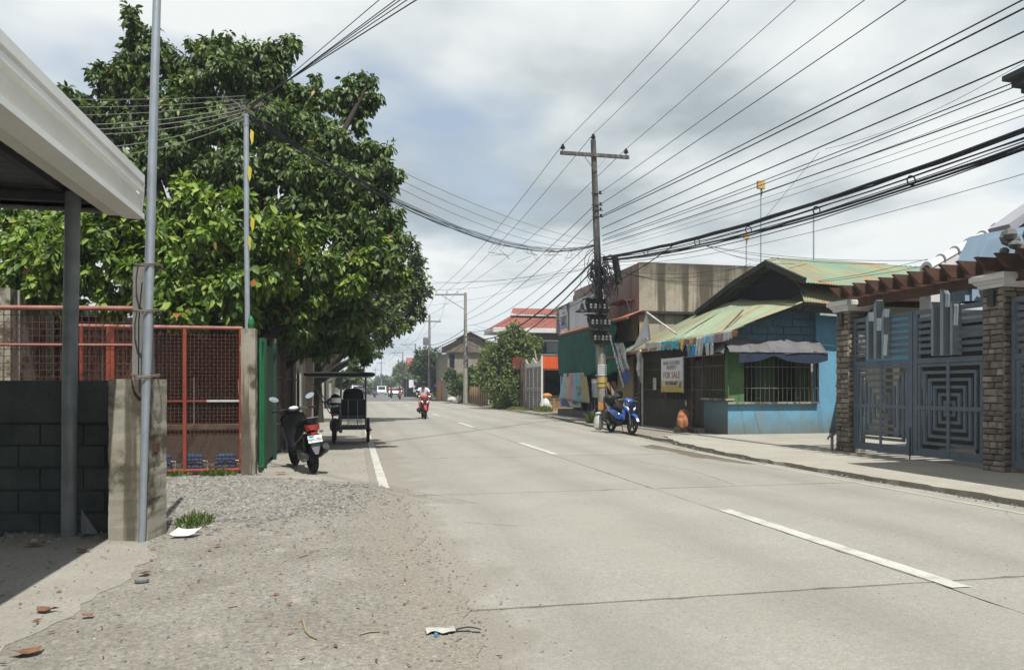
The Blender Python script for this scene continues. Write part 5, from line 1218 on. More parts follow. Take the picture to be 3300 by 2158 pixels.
# helmets
def helmet(label, loc, rz, m, m2, par=None):
    t = thing('helmet', label, 'helmet', loc, rz)
    b = MB(); b.ell((0, 0, .13), .125, .15, .135, 16, 10); b.build('shell', m, t, True)
    b = MB(); b.grid(lambda u, v: (.128*cos(pi*(.12+.76*u)), .155*sin(pi*(.12+.76*u)), .06+.11*v), 12, 4); b.build('visor', m2, t, True)
    b = MB(); b.lathe((0, 0, .02), [(.10, -.01), (.118, 0), (.118, .02), (.1, .02)], 16); b.build('trim_ring', 'black_rubber', t, 'auto'); return t
p = gnd(1, 2000)
helmet('black and white helmet resting on the tricycle motorcycle seat', (-.42, 17.9, .95), R(200), 'black_gloss', 'plate_white')
helmet('black and red helmet hung on the blue scooter handlebar', (7.72, 21.05, 1.04), R(120), 'black_gloss', 'smoke_lens')
t = thing('top_bag', 'black bag resting on the blue scooter seat', 'bag', (7.68, 21.75, .86)); b = MB(); b.loft([ring(-.2, .12, .1, .08), ring(-.1, .15, .17, .14), ring(.1, .15, .17, .14), ring(.22, .12, .1, .08)]); b.build('bag_body', 'black_plastic', t, 'auto')
t = thing('plastic_bag', 'crumpled white plastic bag by the blue scooter rear wheel', 'bag', (7.5, 22.25, .02)); b = MB(); rr = random.Random(3)
b.loft([[(r_*cos(a)*rr.uniform(.8, 1.2), r_*sin(a)*rr.uniform(.8, 1.2), z) for a in [2*pi*i/9 for i in range(9)]] for z, r_ in ((.02, .08), (.1, .14), (.25, .15), (.38, .12), (.48, .08), (.55, .11), (.58, .04))]); b.build('bag_body', 'sack_white', t)
# ---- person
def person(label, loc, rz, shirt, legs, pose, group=None, cap='cap_dark'):
    t = thing('person', label, 'person', loc, rz, group)
    J = pose; names = list(J); idx = {n: i for i, n in enumerate(names)}
    edges = [('pelvis', 'waist'), ('waist', 'chest'), ('chest', 'neck'), ('neck', 'jaw'), ('jaw', 'head'), ('head', 'crown')]
    for s in 'lr': edges += [('chest', 'sh'+s), ('sh'+s, 'el'+s), ('el'+s, 'wr'+s), ('wr'+s, 'ha'+s), ('pelvis', 'hip'+s), ('hip'+s, 'kn'+s), ('kn'+s, 'an'+s), ('an'+s, 'toe'+s)]
    me = bpy.data.meshes.new('person'); me.from_pydata([J[n][:3] for n in names], [(idx[a], idx[b]) for a, b in edges], [])
    o = mobj('body', me, t); o.modifiers.new('skin', 'SKIN'); sub = o.modifiers.new('sub', 'SUBSURF'); sub.levels = 2; sub.render_levels = 2
    for i, n in enumerate(names):
        r_ = J[n][3]; me.skin_vertices[0].data[i].radius = r_ if isinstance(r_, tuple) else (r_, r_)
    me.skin_vertices[0].data[idx['pelvis']].use_root = True
    dg = bpy.context.evaluated_depsgraph_get(); ev = bpy.data.meshes.new_from_object(o.evaluated_get(dg))
    o.modifiers.clear(); o.data = ev
    ev.materials.clear()
    for m in ('skin', shirt, legs, 'black_rubber'): ev.materials.append(MT(m))
    nk, pv = Vector(J['neck'][:3]), Vector(J['pelvis'][:3])
    segs = [(a, b) for a, b in edges]
    def near(c):
        best = None
        for a, b in segs:
            p, q = Vector(J[a][:3]), Vector(J[b][:3]); d = q-p; k = max(0, min(1, (c-p).dot(d)/d.length_squared)); ds = (p+d*k-c).length
            if best is None or ds < best[0]: best = (ds, a, b, k)
        return best
    for f in ev.polygons:
        f.use_smooth = True; _, a, b, k = near(f.center); m = 0
        if b in ('waist', 'chest') or b.startswith('sh'): m = 1
        elif b == 'neck': m = 1 if k < .55 else 0
        elif b.startswith('el'): m = 1 if k < .72 else 0
        elif b.startswith('hip') or b.startswith('kn'): m = 2 if k < .9 or legs != 'shorts' else 0
        elif b.startswith('an'): m = 0 if legs == 'shorts' else 2
        elif b.startswith('toe'): m = 3
        f.material_index = m
    h = Vector(J['head'][:3])
    b = MB(); b.ell(h+Vector((0, -.01, .035)), .088, .105, .09, 14, 8); b.add([h+Vector(v) for v in ((-.07, .07, .055), (.07, .07, .055), (.06, .17, .03), (-.06, .17, .03), (-.07, .07, .045), (.07, .07, .045), (.06, .17, .022), (-.06, .17, .022))], [(0, 1, 2, 3), (7, 6, 5, 4), (0, 4, 5, 1), (1, 5, 6, 2), (2, 6, 7, 3), (3, 7, 4, 0)]); b.build('cap', cap, t, 'auto')
    b = MB(); b.loft([[(h.x-.012, h.y+.085, h.z+.01), (h.x+.012, h.y+.085, h.z+.01), (h.x, h.y+.07, h.z+.01)], [(h.x-.02, h.y+.095, h.z-.035), (h.x+.02, h.y+.095, h.z-.035), (h.x, h.y+.07, h.z-.035)]]); b.build('nose', 'skin', t)
    for s in (-1, 1): b = MB(); b.ell(h+Vector((s*.032, .083, .0)), .013, .008, .008, 8, 5); b.build('eye', 'ink_black', t, True)
    return t
def riding():
    J = dict(pelvis=(0, .18, .86, (.15, .12)), waist=(0, .20, 1.02, (.14, .11)), chest=(0, .27, 1.22, (.17, .12)), neck=(0, .31, 1.40, .058), jaw=(0, .345, 1.47, (.06, .07)), head=(0, .36, 1.54, (.075, .09)), crown=(0, .35, 1.62, (.055, .065)))
    for s, n in ((-1, 'l'), (1, 'r')):
        J['sh'+n] = (s*.19, .28, 1.30, .068); J['el'+n] = (s*.30, .48, 1.10, .048); J['wr'+n] = (s*.31, .74, 1.03, .033); J['ha'+n] = (s*.30, .83, 1.01, .038)
        J['hip'+n] = (s*.10, .22, .84, .10); J['kn'+n] = (s*.19, .62, .74, .068); J['an'+n] = (s*.15, .66, .40, .046); J['toe'+n] = (s*.16, .80, .375, .042)
    return J
man = person('man in white shirt and dark cap riding the red scooter', red.location, red.rotation_euler.z, 'shirt_white', 'shorts', riding())
# ---- tricycle with sidecar seen from behind
tr = thing('tricycle', 'black passenger tricycle with flat roof and slatted floor parked under the tree', 'tricycle', (-.45, 18.6, 0))
wheel('rear_wheel', tr, 0, .29, .045, 8, x=-.02); wheel('front_wheel', tr, 1.25, .29, .04, 8, x=-.02)
wheel('sidecar_wheel', tr, .35, .31, .04, 10, x=.80)
b = MB(); b.loft([ring(-.25, .80, .07, .03), ring(-.1, .78, .11, .05), ring(.3, .74, .12, .05), ring(.5, .72, .08, .04)]); b.build('seat', 'black_plastic', tr, 'auto')
b = MB(); b.loft([ring(.45, .74, .06, .06), ring(.6, .80, .12, .1), ring(.8, .82, .12, .09), ring(.92, .82, .06, .05)]); b.build('fuel_tank', 'black_gloss', tr, 'auto')
b = MB(); b.loft([ring(.2, .4, .1, .1, 3), ring(.5, .42, .14, .16, 3), ring(.7, .42, .1, .12, 3)]); b.build('engine', 'engine_metal', tr, 'auto')
b = MB(); b.tube([(-.36, .82, 1.0), (-.15, .95, 1.02), (.15, .95, 1.02), (.34, .82, 1.0)], .013, 8); b.build('handlebar', 'dark_metal', tr, 'auto')
for s in (-1, 1): b = MB(); b.tube([(s*.08, 1.25, .29), (s*.08, 1.0, .95)], .022, 8); b.build('fork_leg', 'dark_metal', tr)
b = MB(); b.tube([(.12, .5, .3), (.14, .0, .3), (.14, -.35, .34)], [.02, .045, .04], 10); b.build('muffler', 'dark_metal', tr, 'auto')
b = MB(); b.box(-.08, .08, -.30, -.28, .68, .74); b.build('tail_light', 'red_lens', tr)
b = MB(); b.lathe((-.14, .86, 1.0), [(.06, 0), (.09, .02), (.09, .1), (.05, .12)], 12, 'Y'); b.build('headlamp', 'chrome', tr, 'auto')
# sidecar: floor slats, frame, benches, posts, roof
SX0, SX1, SYa, SYb = .14, .74, -.35, 1.0
for k in range(7):
    x = SX0+.03+.085*k; b = MB(); b.box(x, x+.068, SYa, SYb, .40, .42); b.build('floor_slat', 'steel_dark', tr)
for y in (SYa, .3, SYb): b = MB(); b.bar((.0, y, .375), (SX1, y, .375), .04, .04); b.build('floor_beam', 'steel_dark', tr)
for x in (SX0, SX1): b = MB(); b.bar((x, SYa, .62), (x, SYb, .62), .03, .03); b.bar((x, SYa, .375), (x, SYb, .375), .034, .034); b.build('side_rail', 'steel_dark', tr)
for x, y in ((SX0, SYa), (SX1, SYa), (SX0, SYb), (SX1, SYb), (SX0, .3), (SX1, .3)):
    b = MB(); b.tube([(x, y, .37), (x, y, 1.62)], .013, 8); b.build('roof_post', 'galv_old', tr, 'auto')
b = MB(); b.box(SX0, SX1, .22, .28, .62, 1.08); b.build('bench_back', 'black_plastic', tr, bevel=.02)
b = MB(); b.box(SX0, SX1, -.05, .25, .60, .68); b.build('bench_seat', 'black_plastic', tr, bevel=.02)
b = MB(); b.box(SX0+.02, SX1-.02, .62, .95, .60, .68); b.build('bench_seat', 'black_plastic', tr, bevel=.02)
for x in (.32, .54): b = MB(); b.tube([(x, SYa-.01, .37), (x, SYa-.01, 1.07)], .010, 6); b.build('guard_bar', 'galv_old', tr, 'auto')
b = MB(); b.bar((SX0, SYa, .66), (SX1, SYa, .66), .03, .05); b.bar((SX0, SYa, 1.07), (SX1, SYa, 1.07), .025, .025); b.build('guard_rail', 'steel_dark', tr)
b = MB(); b.loft([ring(-.75, 1.66, .78, .035, 6, 20, x0=.13), ring(-.7, 1.67, .82, .05, 6, 20, x0=.13), ring(.3, 1.69, .84, .06, 6, 20, x0=.13), ring(1.2, 1.67, .82, .05, 6, 20, x0=.13), ring(1.3, 1.65, .76, .03, 6, 20, x0=.13)]); b.build('canopy_roof', 'black_plastic', tr, 'auto')
for x in (-.6,): 
    for y in (-.5, 1.0): b = MB(); b.tube([(x, y, 1.64), (x+.5, y, .75)], .012, 6); b.build('roof_post', 'galv_old', tr)
for (y0) in (.0, .5): b = MB(); b.tube([(.05, y0, .35), (SX0, y0+.15, .6)], .014, 6); b.build('strut', 'steel_dark', tr)
b = MB(); b.loft([ring(1.02, 1.12, .26, .22, 3, x0=.44), ring(1.1, 1.12, .27, .23, 3, x0=.44)]); b.build('windscreen_frame', 'black_plastic', tr, 'auto')
b = MB(); b.tube([(SX1, .35, .31), (.9, .35, .31)], .018, 8); b.build('axle', 'steel_dark', tr)
# handlebar peeking over the block wall
b = MB(); b.tube([(-.35, -.15, 1.37), (-.3, 0, 1.43), (0, .05, 1.44), (.35, 0, 1.40), (.45, -.1, 1.38)], .014, 8); b.build('handlebar', 'chrome', pc, 'auto')
b = MB(); b.loft([ring(-.9, .8, .1, .05), ring(-.3, .85, .16, .1), ring(.1, 1.0, .15, .12), ring(.25, 1.15, .1, .08)]); b.build('body_panel', 'black_gloss', pc, 'auto')
for y in (-.75, .45): wheel('front_wheel' if y > 0 else 'rear_wheel', pc, y)
b = MB(); b.tube([(0, .45, .28), (0, .15, 1.38)], .03, 8); b.build('steering_column', 'dark_metal', pc)
# ---- distant traffic
def car(label, loc, rz, m, van=False):
    t = thing('car', label, 'car', loc, rz, 'distant traffic')
    H = 1.75 if van else 1.45
    prof = [(-2.1, .35), (-2.15, .8), (-2.0, 1.0), (-1.6, 1.02 if not van else 1.1), (-1.2, H-.08), (-.4, H), (.6, H-.03), (1.25, 1.02), (2.0, .88), (2.15, .6), (2.1, .3)]
    b = MB(); b.loft([[(x*s, y, z) for y, z in prof] for x, s in ((-.84, 1), (-.86, 1), (.86, 1), (.84, 1))]); b.build('body', m, t)
    b = MB(); b.loft([[(x, .72, H-.12), (x, 1.24, 1.06), (x, 1.30, 1.06), (x, .8, H-.1)] for x in (-.68, .68)]); b.build('windscreen', 'glass_dark', t)
    b = MB(); b.box(-.875, .875, -1.2, .7, 1.05, H-.15); b.build('side_window', 'glass_dark', t)
    for s in (-1, 1):
        b = MB(); b.ell((s*.62, 2.12, .72), .16, .05, .08, 8, 5); b.build('headlight', 'clear_lens', t, True)
        for y in (-1.35, 1.35): b = MB(); b.torus((s*.78, y, .32), .22, .1, 'X', 16, 8); b.build('wheel', 'black_rubber', t, True)
    b = MB(); b.box(-.55, .55, 2.12, 2.17, .45, .62); b.build('grille', 'steel_dark', t)
car('silver car approaching beside the red shirted rider far down the road', (6.2, 118, 0), R(180), 'car_silver')
car('white van following far down the road', (5.4, 150, 0), R(180), 'car_white', True)
car('pale parked van far on the left side of the road', (.6, 128, 0), R(180), 'car_white', True)
def moto_tri(label, loc, m):
    t = thing('tricycle', label, 'tricycle', loc, R(180), 'distant tricycles')
    b = MB(); b.loft([ring(-.6, 1.0, .5, .65, 4, x0=.6), ring(.2, .98, .55, .66, 4, x0=.6), ring(.7, .8, .5, .4, 4, x0=.6)]); b.build('sidecar_body', m, t, 'auto')
    b = MB(); b.box(.2, 1.0, .62, .72, 1.1, 1.5); b.build('windscreen', 'glass_pale', t)
    b = MB(); b.box(-.35, 1.2, -.8, .9, 1.7, 1.78); b.build('canopy_roof', 'black_plastic', t)
    for x, y in ((0, -.5), (0, .75), (1.2, 0)): b = MB(); b.torus((x, y, .3), .25, .06, 'X', 16, 6); b.build('wheel', 'black_rubber', t, True)
    b = MB(); b.ell((0, .85, .95), .12, .08, .12, 8, 6); b.build('headlamp', 'clear_lens', t, True)
    b = MB(); b.loft([ring(-.5, .75, .1, .08), ring(0, .7, .14, .25), ring(.6, .75, .1, .2)]); b.build('motorcycle_body', 'black_gloss', t, 'auto')
moto_tri('dark tricycle leading the distant traffic on the left', (1.5, 104, 0), 'car_dark')
moto_tri('tricycle with pale hood far behind the dark tricycle', (2.2, 138, 0), 'car_silver')
for k, (lab, loc, sh, pm) in enumerate((('distant rider in red shirt on a dark scooter', (4.9, 101, 0), 'shirt_red', 'black_gloss'), ('distant rider in dark shirt on a maroon scooter', (5.35, 90, 0), 'shirt_dark', 'red_gloss'), ('distant rider on blue scooter beside the dark tricycle', (2.9, 107, 0), 'shirt_dark', 'blue_gloss'))):
    s = copy_tree(red); s.location = loc; s['label'] = ['dark scooter under the distant red shirted rider', 'maroon scooter under the distant dark shirted rider', 'blue scooter far off beside the dark tricycle'][k]; s['group'] = 'distant scooters'
    for c in children(s):
        if c.data and c.data.materials and c.data.materials[0].name == 'red_gloss':
            c.data = c.data.copy(); c.data.materials[0] = MT(pm)
    p = copy_tree(man); p.location = loc; p['label'] = lab; p['group'] = 'distant riders'
    for c in children(p):
        if c.name.startswith('body'): c.data = c.data.copy(); c.data.materials[1] = MT(sh)
# ================================================================ utility poles and wires
# ---- main pole
base = Vector((9.62, 27.95, 0)); topm = Vector((9.17, 27.85, 11.05))
mp = thing('utility_pole', 'tall leaning utility pole with meter boxes in front of the netted shop', 'utility pole', base)
def onp(z): return base.lerp(topm, z/11.05)
b = MB(); b.tube([onp(z) for z in (0, 1.5, 3, 4.6)], [.20, .19, .175, .16], 14); b.build('concrete_shaft', 'pole_concrete', mp, 'auto', True)
b = MB(); b.tube([onp(z)+Vector((0, 0, 0)) for z in (4.6, 7, 9, 11.05)], [.155, .135, .12, .105], 12); b.build('upper_shaft', 'pole_wood', mp, 'auto', True)
cz = 10.42; c = onp(cz)
b = MB(); b.bar((c.x-1.4, c.y-.14, cz), (c.x+1.4, c.y-.14, cz), .10, .13); b.build('crossarm', 'pole_wood', mp, world=True)
for s in (-1, 1): b = MB(); b.bar((c.x+s*.48, c.y-.2, cz-.04), (c.x, c.y-.14, cz-.62), .035, .012); b.build('brace', 'galv_old', mp, world=True)
def insul(p, par, sc=1, m='insulator'):
    b = MB(); b.lathe((0, 0, 0), [(.02*sc, -.1*sc), (.02*sc, 0), (.09*sc, .0), (.1*sc, .03*sc), (.06*sc, .06*sc), (.085*sc, .08*sc), (.05*sc, .12*sc), (.055*sc, .16*sc), (.02*sc, .18*sc)], 12)
    b.v = [(x+p[0], y+p[1], z+p[2]) for x, y, z in b.v]; b.build('insulator', m, par, 'auto', True)
IL, IR, IT = Vector((c.x-1.3, c.y-.14, cz+.16)), Vector((c.x+1.28, c.y-.14, cz+.16)), onp(11.05)+Vector((0, 0, .06))
for p in (IL, IR, IT): insul(p, mp)
for z, m in ((9.0, 1), (8.55, 1), (8.35, 0), (8.1, 0)):
    p = onp(z); b = MB(); b.lathe((p.x+.16, p.y-.12, z-.05), [(.02, 0), (.055, .02), (.035, .05), (.055, .08), (.02, .1)], 10); b.bar((p.x-.2, p.y-.13, z-.07), (p.x+.25, p.y-.13, z-.07), .03, .03); b.build('secondary_rack', 'insulator', mp, 'auto', True)
# meter boxes
for k, (z, w, dx) in enumerate(((4.58, .98, -.12), (3.97, .92, -.10), (3.36, .86, -.05))):
    p = onp(z); r_ = thing('meter_box', ['top electric meter box with sloping hood on the utility pole', 'middle electric meter box on the utility pole', 'lowest electric meter box on the utility pole'][k], 'meter box', Vector((p.x+dx-.02, p.y-.24, z)), R(8), 'electric meter boxes on the pole')
    b = MB(); b.loft([[(-w/2+.1, -.12, -.3), (w/2-.08, -.12, -.3), (w/2-.08, .1, -.3), (-w/2+.1, .1, -.3)], [(-w/2, -.16, .05), (w/2, -.16, .05), (w/2, .12, .05), (-w/2, .12, .05)], [(-w/2+.02, -.14, .2), (w/2-.18, -.12, .24), (w/2-.2, .12, .24), (-w/2+.02, .12, .2)]]); b.build('case', 'box_black', r_)
    b = MB(); b.box(-w/2-.14, w/2-.2, -.28, .1, .20, .225); b.build('hood', 'box_black', r_)
    for i in range(5):
        x = -w/2+.11+i*(w-.2)/4; b = MB(); b.lathe((x, -.20, -.02), [(.045, .06), (.055, .02), (.05, 0), (.02, -.01)], 12, 'Y'); b.lathe((x, -.15, -.02), [(.06, 0), (.06, .03)], 12, 'Y'); b.box(x-.045, x+.045, -.19, -.13, -.15, -.06); b.build('meter', 'meter_glass', r_, 'auto')
    b = MB(); rr = random.Random(k+5)
    for i in range(12): x = rr.uniform(-w/2, w/2); b.tube([(x, -.13, -.25), (x+rr.uniform(-.08, .08), -.18, -.36), (x+rr.uniform(-.15, .15), -.1, -.3-rr.random()*.2)], .007, 4)
    o = b.build('wiring', 'cable', r_); o['kind'] = 'stuff'
b = MB(); p = onp(5.2); b.tube([p+Vector((-.02, -.18, -.35)), p+Vector((-.05, -.2, .5)), p+Vector((-.08, -.2, 1.1))], .10, 8); b.build('conduit_bundle', 'cable', mp, 'auto', True)
# street lamp with bell shade
sl_ = thing('street_lamp', 'black bell shaped lamp shade on the utility pole', 'lamp', onp(4.3)+Vector((-.78, -.2, 0)))
b = MB(); b.lathe((0, 0, 0), [(.02, .34), (.05, .32), (.07, .2), (.10, .12), (.24, .04), (.26, 0), (.24, .0), (.09, .1)], 18); b.build('shade', 'box_black', sl_, 'auto')
b = MB(); b.tube([(0, 0, .33), (.02, 0, .45), (.2, .05, .56), (.6, .1, .62)], .012, 6); b.build('arm', 'cable', sl_)
b = MB(); b.ell((0, 0, .0), .05, .05, .06, 8, 6); b.build('bulb', 'insul_white', sl_, True)
# splice closure and coils
cl = thing('splice_closure', 'black finned cable closure hanging beside the utility pole', 'cable closure', Vector((10.05, 27.6, 6.0)))
b = MB(); prof = [(.0, -.55), (.12, -.55), (.15, -.52)]
for i in range(14): prof += [(.12, -.48+i*.07), (.15, -.465+i*.07), (.15, -.44+i*.07), (.12, -.425+i*.07)]
prof += [(.13, .5), (0, .52)]
b.lathe((0, 0, 0), prof, 14); o = b.build('fins', 'box_black', cl, 'auto'); o.rotation_euler = (0, R(-10), 0)
b = MB(); b.box(-.22, .22, -.03, .03, -.62, -.56); b.build('bracket', 'box_black', cl)
cc_ = thing('cable_coils', 'tangled coils of black cable bundled on the utility pole', 'cable coils', onp(5.9))
rr = random.Random(17)
b = MB()
for k in range(44):
    a0 = rr.uniform(0, 6.3); c0 = Vector((rr.uniform(-.38, .5), rr.uniform(-.3, .1), rr.uniform(-.8, .45))); ra, rb = rr.uniform(.12, .3), rr.uniform(.2, .5); tl = rr.uniform(-.8, .8)
    b.tube([c0+Vector((ra*cos(a), .3*ra*sin(a)*tl+rr.uniform(-.01, .01), rb*sin(a))) for a in [a0+2*pi*i/16 for i in range(15)]], rr.choice((.008, .012, .016)), 5)
o = b.build('coils', 'cable', cc_, True); o['kind'] = 'stuff'
b = MB()
for k in range(20):
    c0 = Vector((rr.uniform(-.3, .2), -.15, rr.uniform(-.3, .5))); b.tube([c0, c0+Vector((rr.uniform(-.2, .2), -.05, -.3)), c0+Vector((rr.uniform(-.25, .25), 0, -.7))], .012, 5)
for k in range(14): c0 = Vector((rr.uniform(-.3, .25), rr.uniform(-.2, .05), rr.uniform(-.45, .3))); b.ell(c0, .08, .08, .16, 7, 5)
o = b.build('splices', 'box_black', cc_); o['kind'] = 'stuff'
for k, (c0, ra, rb, w_) in enumerate((((.35, -.3, -.75), .36, .55, .022), ((-.5, -.2, -.5), .28, .5, .008), ((.15, -.35, -.95), .42, .42, .014))):
    b = MB(); b.tube([Vector(c0)+Vector((ra*cos(a), .1*sin(a), rb*sin(a))) for a in [2*pi*i/28 for i in range(29)]], w_, 6); b.build('loop', 'cable', cc_, True)
# notices on the pole and props at its foot
t = thing('pole_notice', 'white paper notice wrapped round the utility pole', 'notice', onp(2.05)); b = MB()
b.grid(lambda u, v: (.197*cos(pi*(1.15+.75*u)), .197*sin(pi*(1.15+.75*u)), -.2+.42*v), 10, 2); b.build('sheet', 'paper_white', t)
for i in range(4): b = MB(); b.grid(lambda u, v: (.200*cos(pi*(1.22+.6*u)), .200*sin(pi*(1.22+.6*u)), -.14+.09*i+.045*v), 8, 1); b.build('print', 'ink_grey', t)
t = thing('pole_notice', 'yellow notice tied round the utility pole with dark band', 'notice', onp(1.58)); b = MB()
b.grid(lambda u, v: (.205*cos(pi*(1.1+.8*u)), .205*sin(pi*(1.1+.8*u)), -.19+.38*v), 10, 2); b.build('sheet', 'yellow_print', t)
b = MB(); b.grid(lambda u, v: (.211*cos(2*pi*u), .211*sin(2*pi*u), -.06+.035*v), 20, 1); b.build('band', 'dark_green', t)
t = thing('orange_cloth', 'orange cloth hung low on the utility pole', 'cloth', (9.42, 27.66, .55)); b = MB(); b.grid(lambda u, v: (-.1+.3*u, .03*sin(u*9), .3*v-.05*sin(u*4)), 10, 6); b.build('fabric', 'orange_cloth', t, True)
pk = thing('timber_planks', 'two brown timber planks leaning on the utility pole', 'planks', (9.9, 26.9, 0))
for k, (p, q) in enumerate((((10.0, 26.5, .25), (9.60, 27.4, 1.55)), ((10.12, 26.8, .5), (9.85, 27.5, 1.6)))):
    b = MB(); b.bar(p, q, .14, .04, (0, 1, .2)); b.build('plank', 'wood_plank', pk, world=True)
t = thing('stick', 'thin crooked stick leaning at the foot of the utility pole', 'stick', (9.2, 28.2, .3)); b = MB(); b.tube([(0, 0, 0), (.25, 0, .35), (.55, -.3, .75)], .018, 6); b.build('branch', 'wood_plank', t)
# ---- further poles along the right
def far_pole(label, x, y, h, arm, m='pole_grey', trf=False, armz=None):
    t = thing('utility_pole', label, 'utility pole', (x, y, 0), 0, 'utility poles down the road')
    b = MB(); b.tube([(0, 0, 0), (0, 0, h)], [.2, .12], 10); b.build('shaft', m, t, 'auto')
    if arm == 'side':
        b = MB(); b.bar((-2.6, 0, h-.25), (.1, 0, h-.15), .1, .12); b.build('crossarm', 'galv_old', t); b = MB(); b.bar((-2.0, 0, h-.3), (0, 0, h-1.5), .05, .05); b.build('brace', 'galv_old', t)
        pts = [(-2.5, 0, h-.1), (-1.6, 0, h-.08), (-.7, 0, h-.05)]
    else:
        b = MB(); b.bar((-1.3, 0, h-.7), (1.3, 0, h-.7), .1, .12); b.build('crossarm', 'pole_wood', t); pts = [(-1.2, 0, h-.55), (1.2, 0, h-.55), (0, 0, h)]
    for p in pts:
        b = MB(); b.lathe(p, [(.03, 0), (.09, .03), (.05, .09), (.08, .12), (.03, .2)], 8); b.build('insulator', 'insul_white', t, 'auto')
    if trf: b = MB(); b.lathe((-.45, -.1, h-3.4), [(.25, 0), (.28, .1), (.28, .8), (.2, .9), (.05, .95)], 12); b.build('transformer', 'galv_old', t, 'auto')
    b = MB()
    rr = random.Random(int(y))
    for k in range(6): z = h*.45+rr.uniform(-.6, .9); b.tube([(.15, -.2, z), (.4*rr.uniform(-1, 1), -.3, z-.3), (.15, -.2, z-.6)], .03, 5)
    o = b.build('wire_clutter', 'cable', t); o['kind'] = 'stuff'
    return [Vector((x, y, 0))+Vector(p)+Vector((0, 0, .15)) for p in pts]
P2 = far_pole('concrete utility pole with long side crossarm near the gabled house', 9.4, 63.5, 9.55, 'side', 'pole_concrete')
P3 = far_pole('wooden utility pole with transformer beyond the side arm pole', 8.4, 84.5, 9.6, 'top', 'pole_grey', True)
P4 = far_pole('distant utility pole with side crossarm above the blue tarp stall', 11.2, 139, 9.6, 'side')
P5 = far_pole('distant side arm utility pole left of the blue tarp stall', 11.0, 172, 9.6, 'side')
P6 = far_pole('far thin utility pole left of the white billboard', 8.2, 230, 9.6, 'top')
P7 = far_pole('far tiny utility pole nearest the road vanishing point', 8.9, 315, 9.6, 'top')
P8 = far_pole('farthest faint utility pole at the end of the road', 9.0, 420, 9.6, 'top')
# ---- wires: every wire is its own object
def cat_pts(a, b, sag, n=14): return [a.lerp(b, i/n)-Vector((0, 0, sag*4*(i/n)*(1-i/n))) for i in range(n+1)]
def wire(a, b, r, sag, label, group, m='cable', n=14, name='overhead_wire', wob=0, seed=0):
    a, b = Vector(a), Vector(b); pts = cat_pts(a, b, sag, n)
    if wob:
        rr = random.Random(seed); pts = [p+Vector((rr.uniform(-wob, wob), rr.uniform(-wob, wob), rr.uniform(-wob, wob))) if 0 < i < n else p for i, p in enumerate(pts)]
    mb = MB(); mid = a; mb.tube([p-mid for p in pts], r*.82, 5, False); o = mb.build(name, m, None, True); o.location = mid
    return tag(o, label, 'wire', group)
def ext(a, px, X, over=1.25):
    """a wire from point a past the place where it leaves the frame, run on to the next pole"""
    e = atX(px[0], px[1], X); return a+(e-a)*over
G1 = 'power lines from the tall utility pole over the right side'
# three top conductors and the secondaries, running over the sidewalk towards the camera
for k, (a, px, X, r, sag, lab) in enumerate((
    (IL+Vector((0, 0, .17)), (2250, 0), 7.9, .011, .05, 'thin power line from the left end of the crossarm up out of frame'),
    (IT+Vector((0, 0, .17)), (2347, 0), 9.2, .011, .05, 'thin power line from the tip of the tall utility pole'),
    (IR+Vector((0, 0, .17)), (2560, 0), 10.5, .011, .05, 'thin power line from the right end of the crossarm'),
    (onp(9.0)+Vector((.2, -.1, 0)), (2780, 0), 10.0, .012, .05, 'thin power line from the bracket below the crossarm'),
    (onp(8.55)+Vector((.2, -.1, 0)), (2912, 0), 10.0, .014, .05, 'dark power line from the lower bracket of the tall pole'),
    (onp(8.1)+Vector((.2, -.1, 0)), (3300, -10), 10.0, .017, .06, 'upper of the paired dark lines crossing to the top right corner'),
    (onp(8.05)+Vector((.22, -.1, 0)), (3300, 14), 10.02, .02, .10, 'lower of the paired dark lines crossing to the top right corner'),
    (onp(7.6)+Vector((.2, -.1, 0)), (3300, 94), 10.0, .018, .06, 'single dark line below the paired lines'),
    (onp(7.3)+Vector((.2, -.1, 0)), (3300, 184), 10.0, .018, .08, 'second single dark line below the paired lines'),
    (onp(7.15)+Vector((.2, -.1, 0)), (3300, 240), 10.0, .013, .10, 'dark line ending above the roof eave corner'),
    (onp(7.1)+Vector((.2, -.1, 0)), (3300, 250), 10.05, .012, .14, 'thin dark line hugging the line above the eave corner'),
    (onp(6.95)+Vector((.2, -.1, 0)), (3300, 310), 10.0, .016, .10, 'dark line passing just under the roof eave corner'),
    (onp(6.9)+Vector((.2, -.1, 0)), (3300, 290), 10.1, .006, .16, 'hair thin wire behind the line under the eave corner'),
    (onp(6.8)+Vector((.2, -.1, 0)), (3300, 330), 10.1, .006, .14, 'hair thin wire between the eave line and thick bundle'),
    (onp(6.7)+Vector((.2, -.1, 0)), (3300, 345), 10.15, .007, .2, 'hair thin wire just above the thick bundle'),)):
    wire(a, ext(a, px, X), r, sag, lab, G1)
# thick telephone bundle: many cables lashed together, each its own run
A0 = onp(6.45)+Vector((.15, -.2, 0)); GB = 'cables of the thick telephone bundle'
for k, (px, r, sg) in enumerate((((3300, 365), .042, .40), ((3300, 370), .03, .42), ((3300, 384), .018, .46), ((3300, 396), .032, .54), ((3300, 402), .026, .56), ((3300, 380), .012, .45), ((3300, 390), .012, .5), ((3300, 400), .014, .62))):
    a = A0+Vector((0, 0, -.03*k)); wire(a, ext(a, px, 10.0), r, sg, 'thick black cable in the sagging telephone bundle', GB, wob=.012, seed=k, n=26, name='telephone_cable')
for k, (px, z) in enumerate((((3300, 418), 6.25), ((3300, 495), 6.1))):
    a = onp(z)+Vector((.15, -.2, 0)); wire(a, ext(a, px, 10.3), .007, .5, ['thin slack wire just below the telephone bundle', 'lone slack wire far below the telephone bundle'][k], 'slack wires under the telephone bundle')
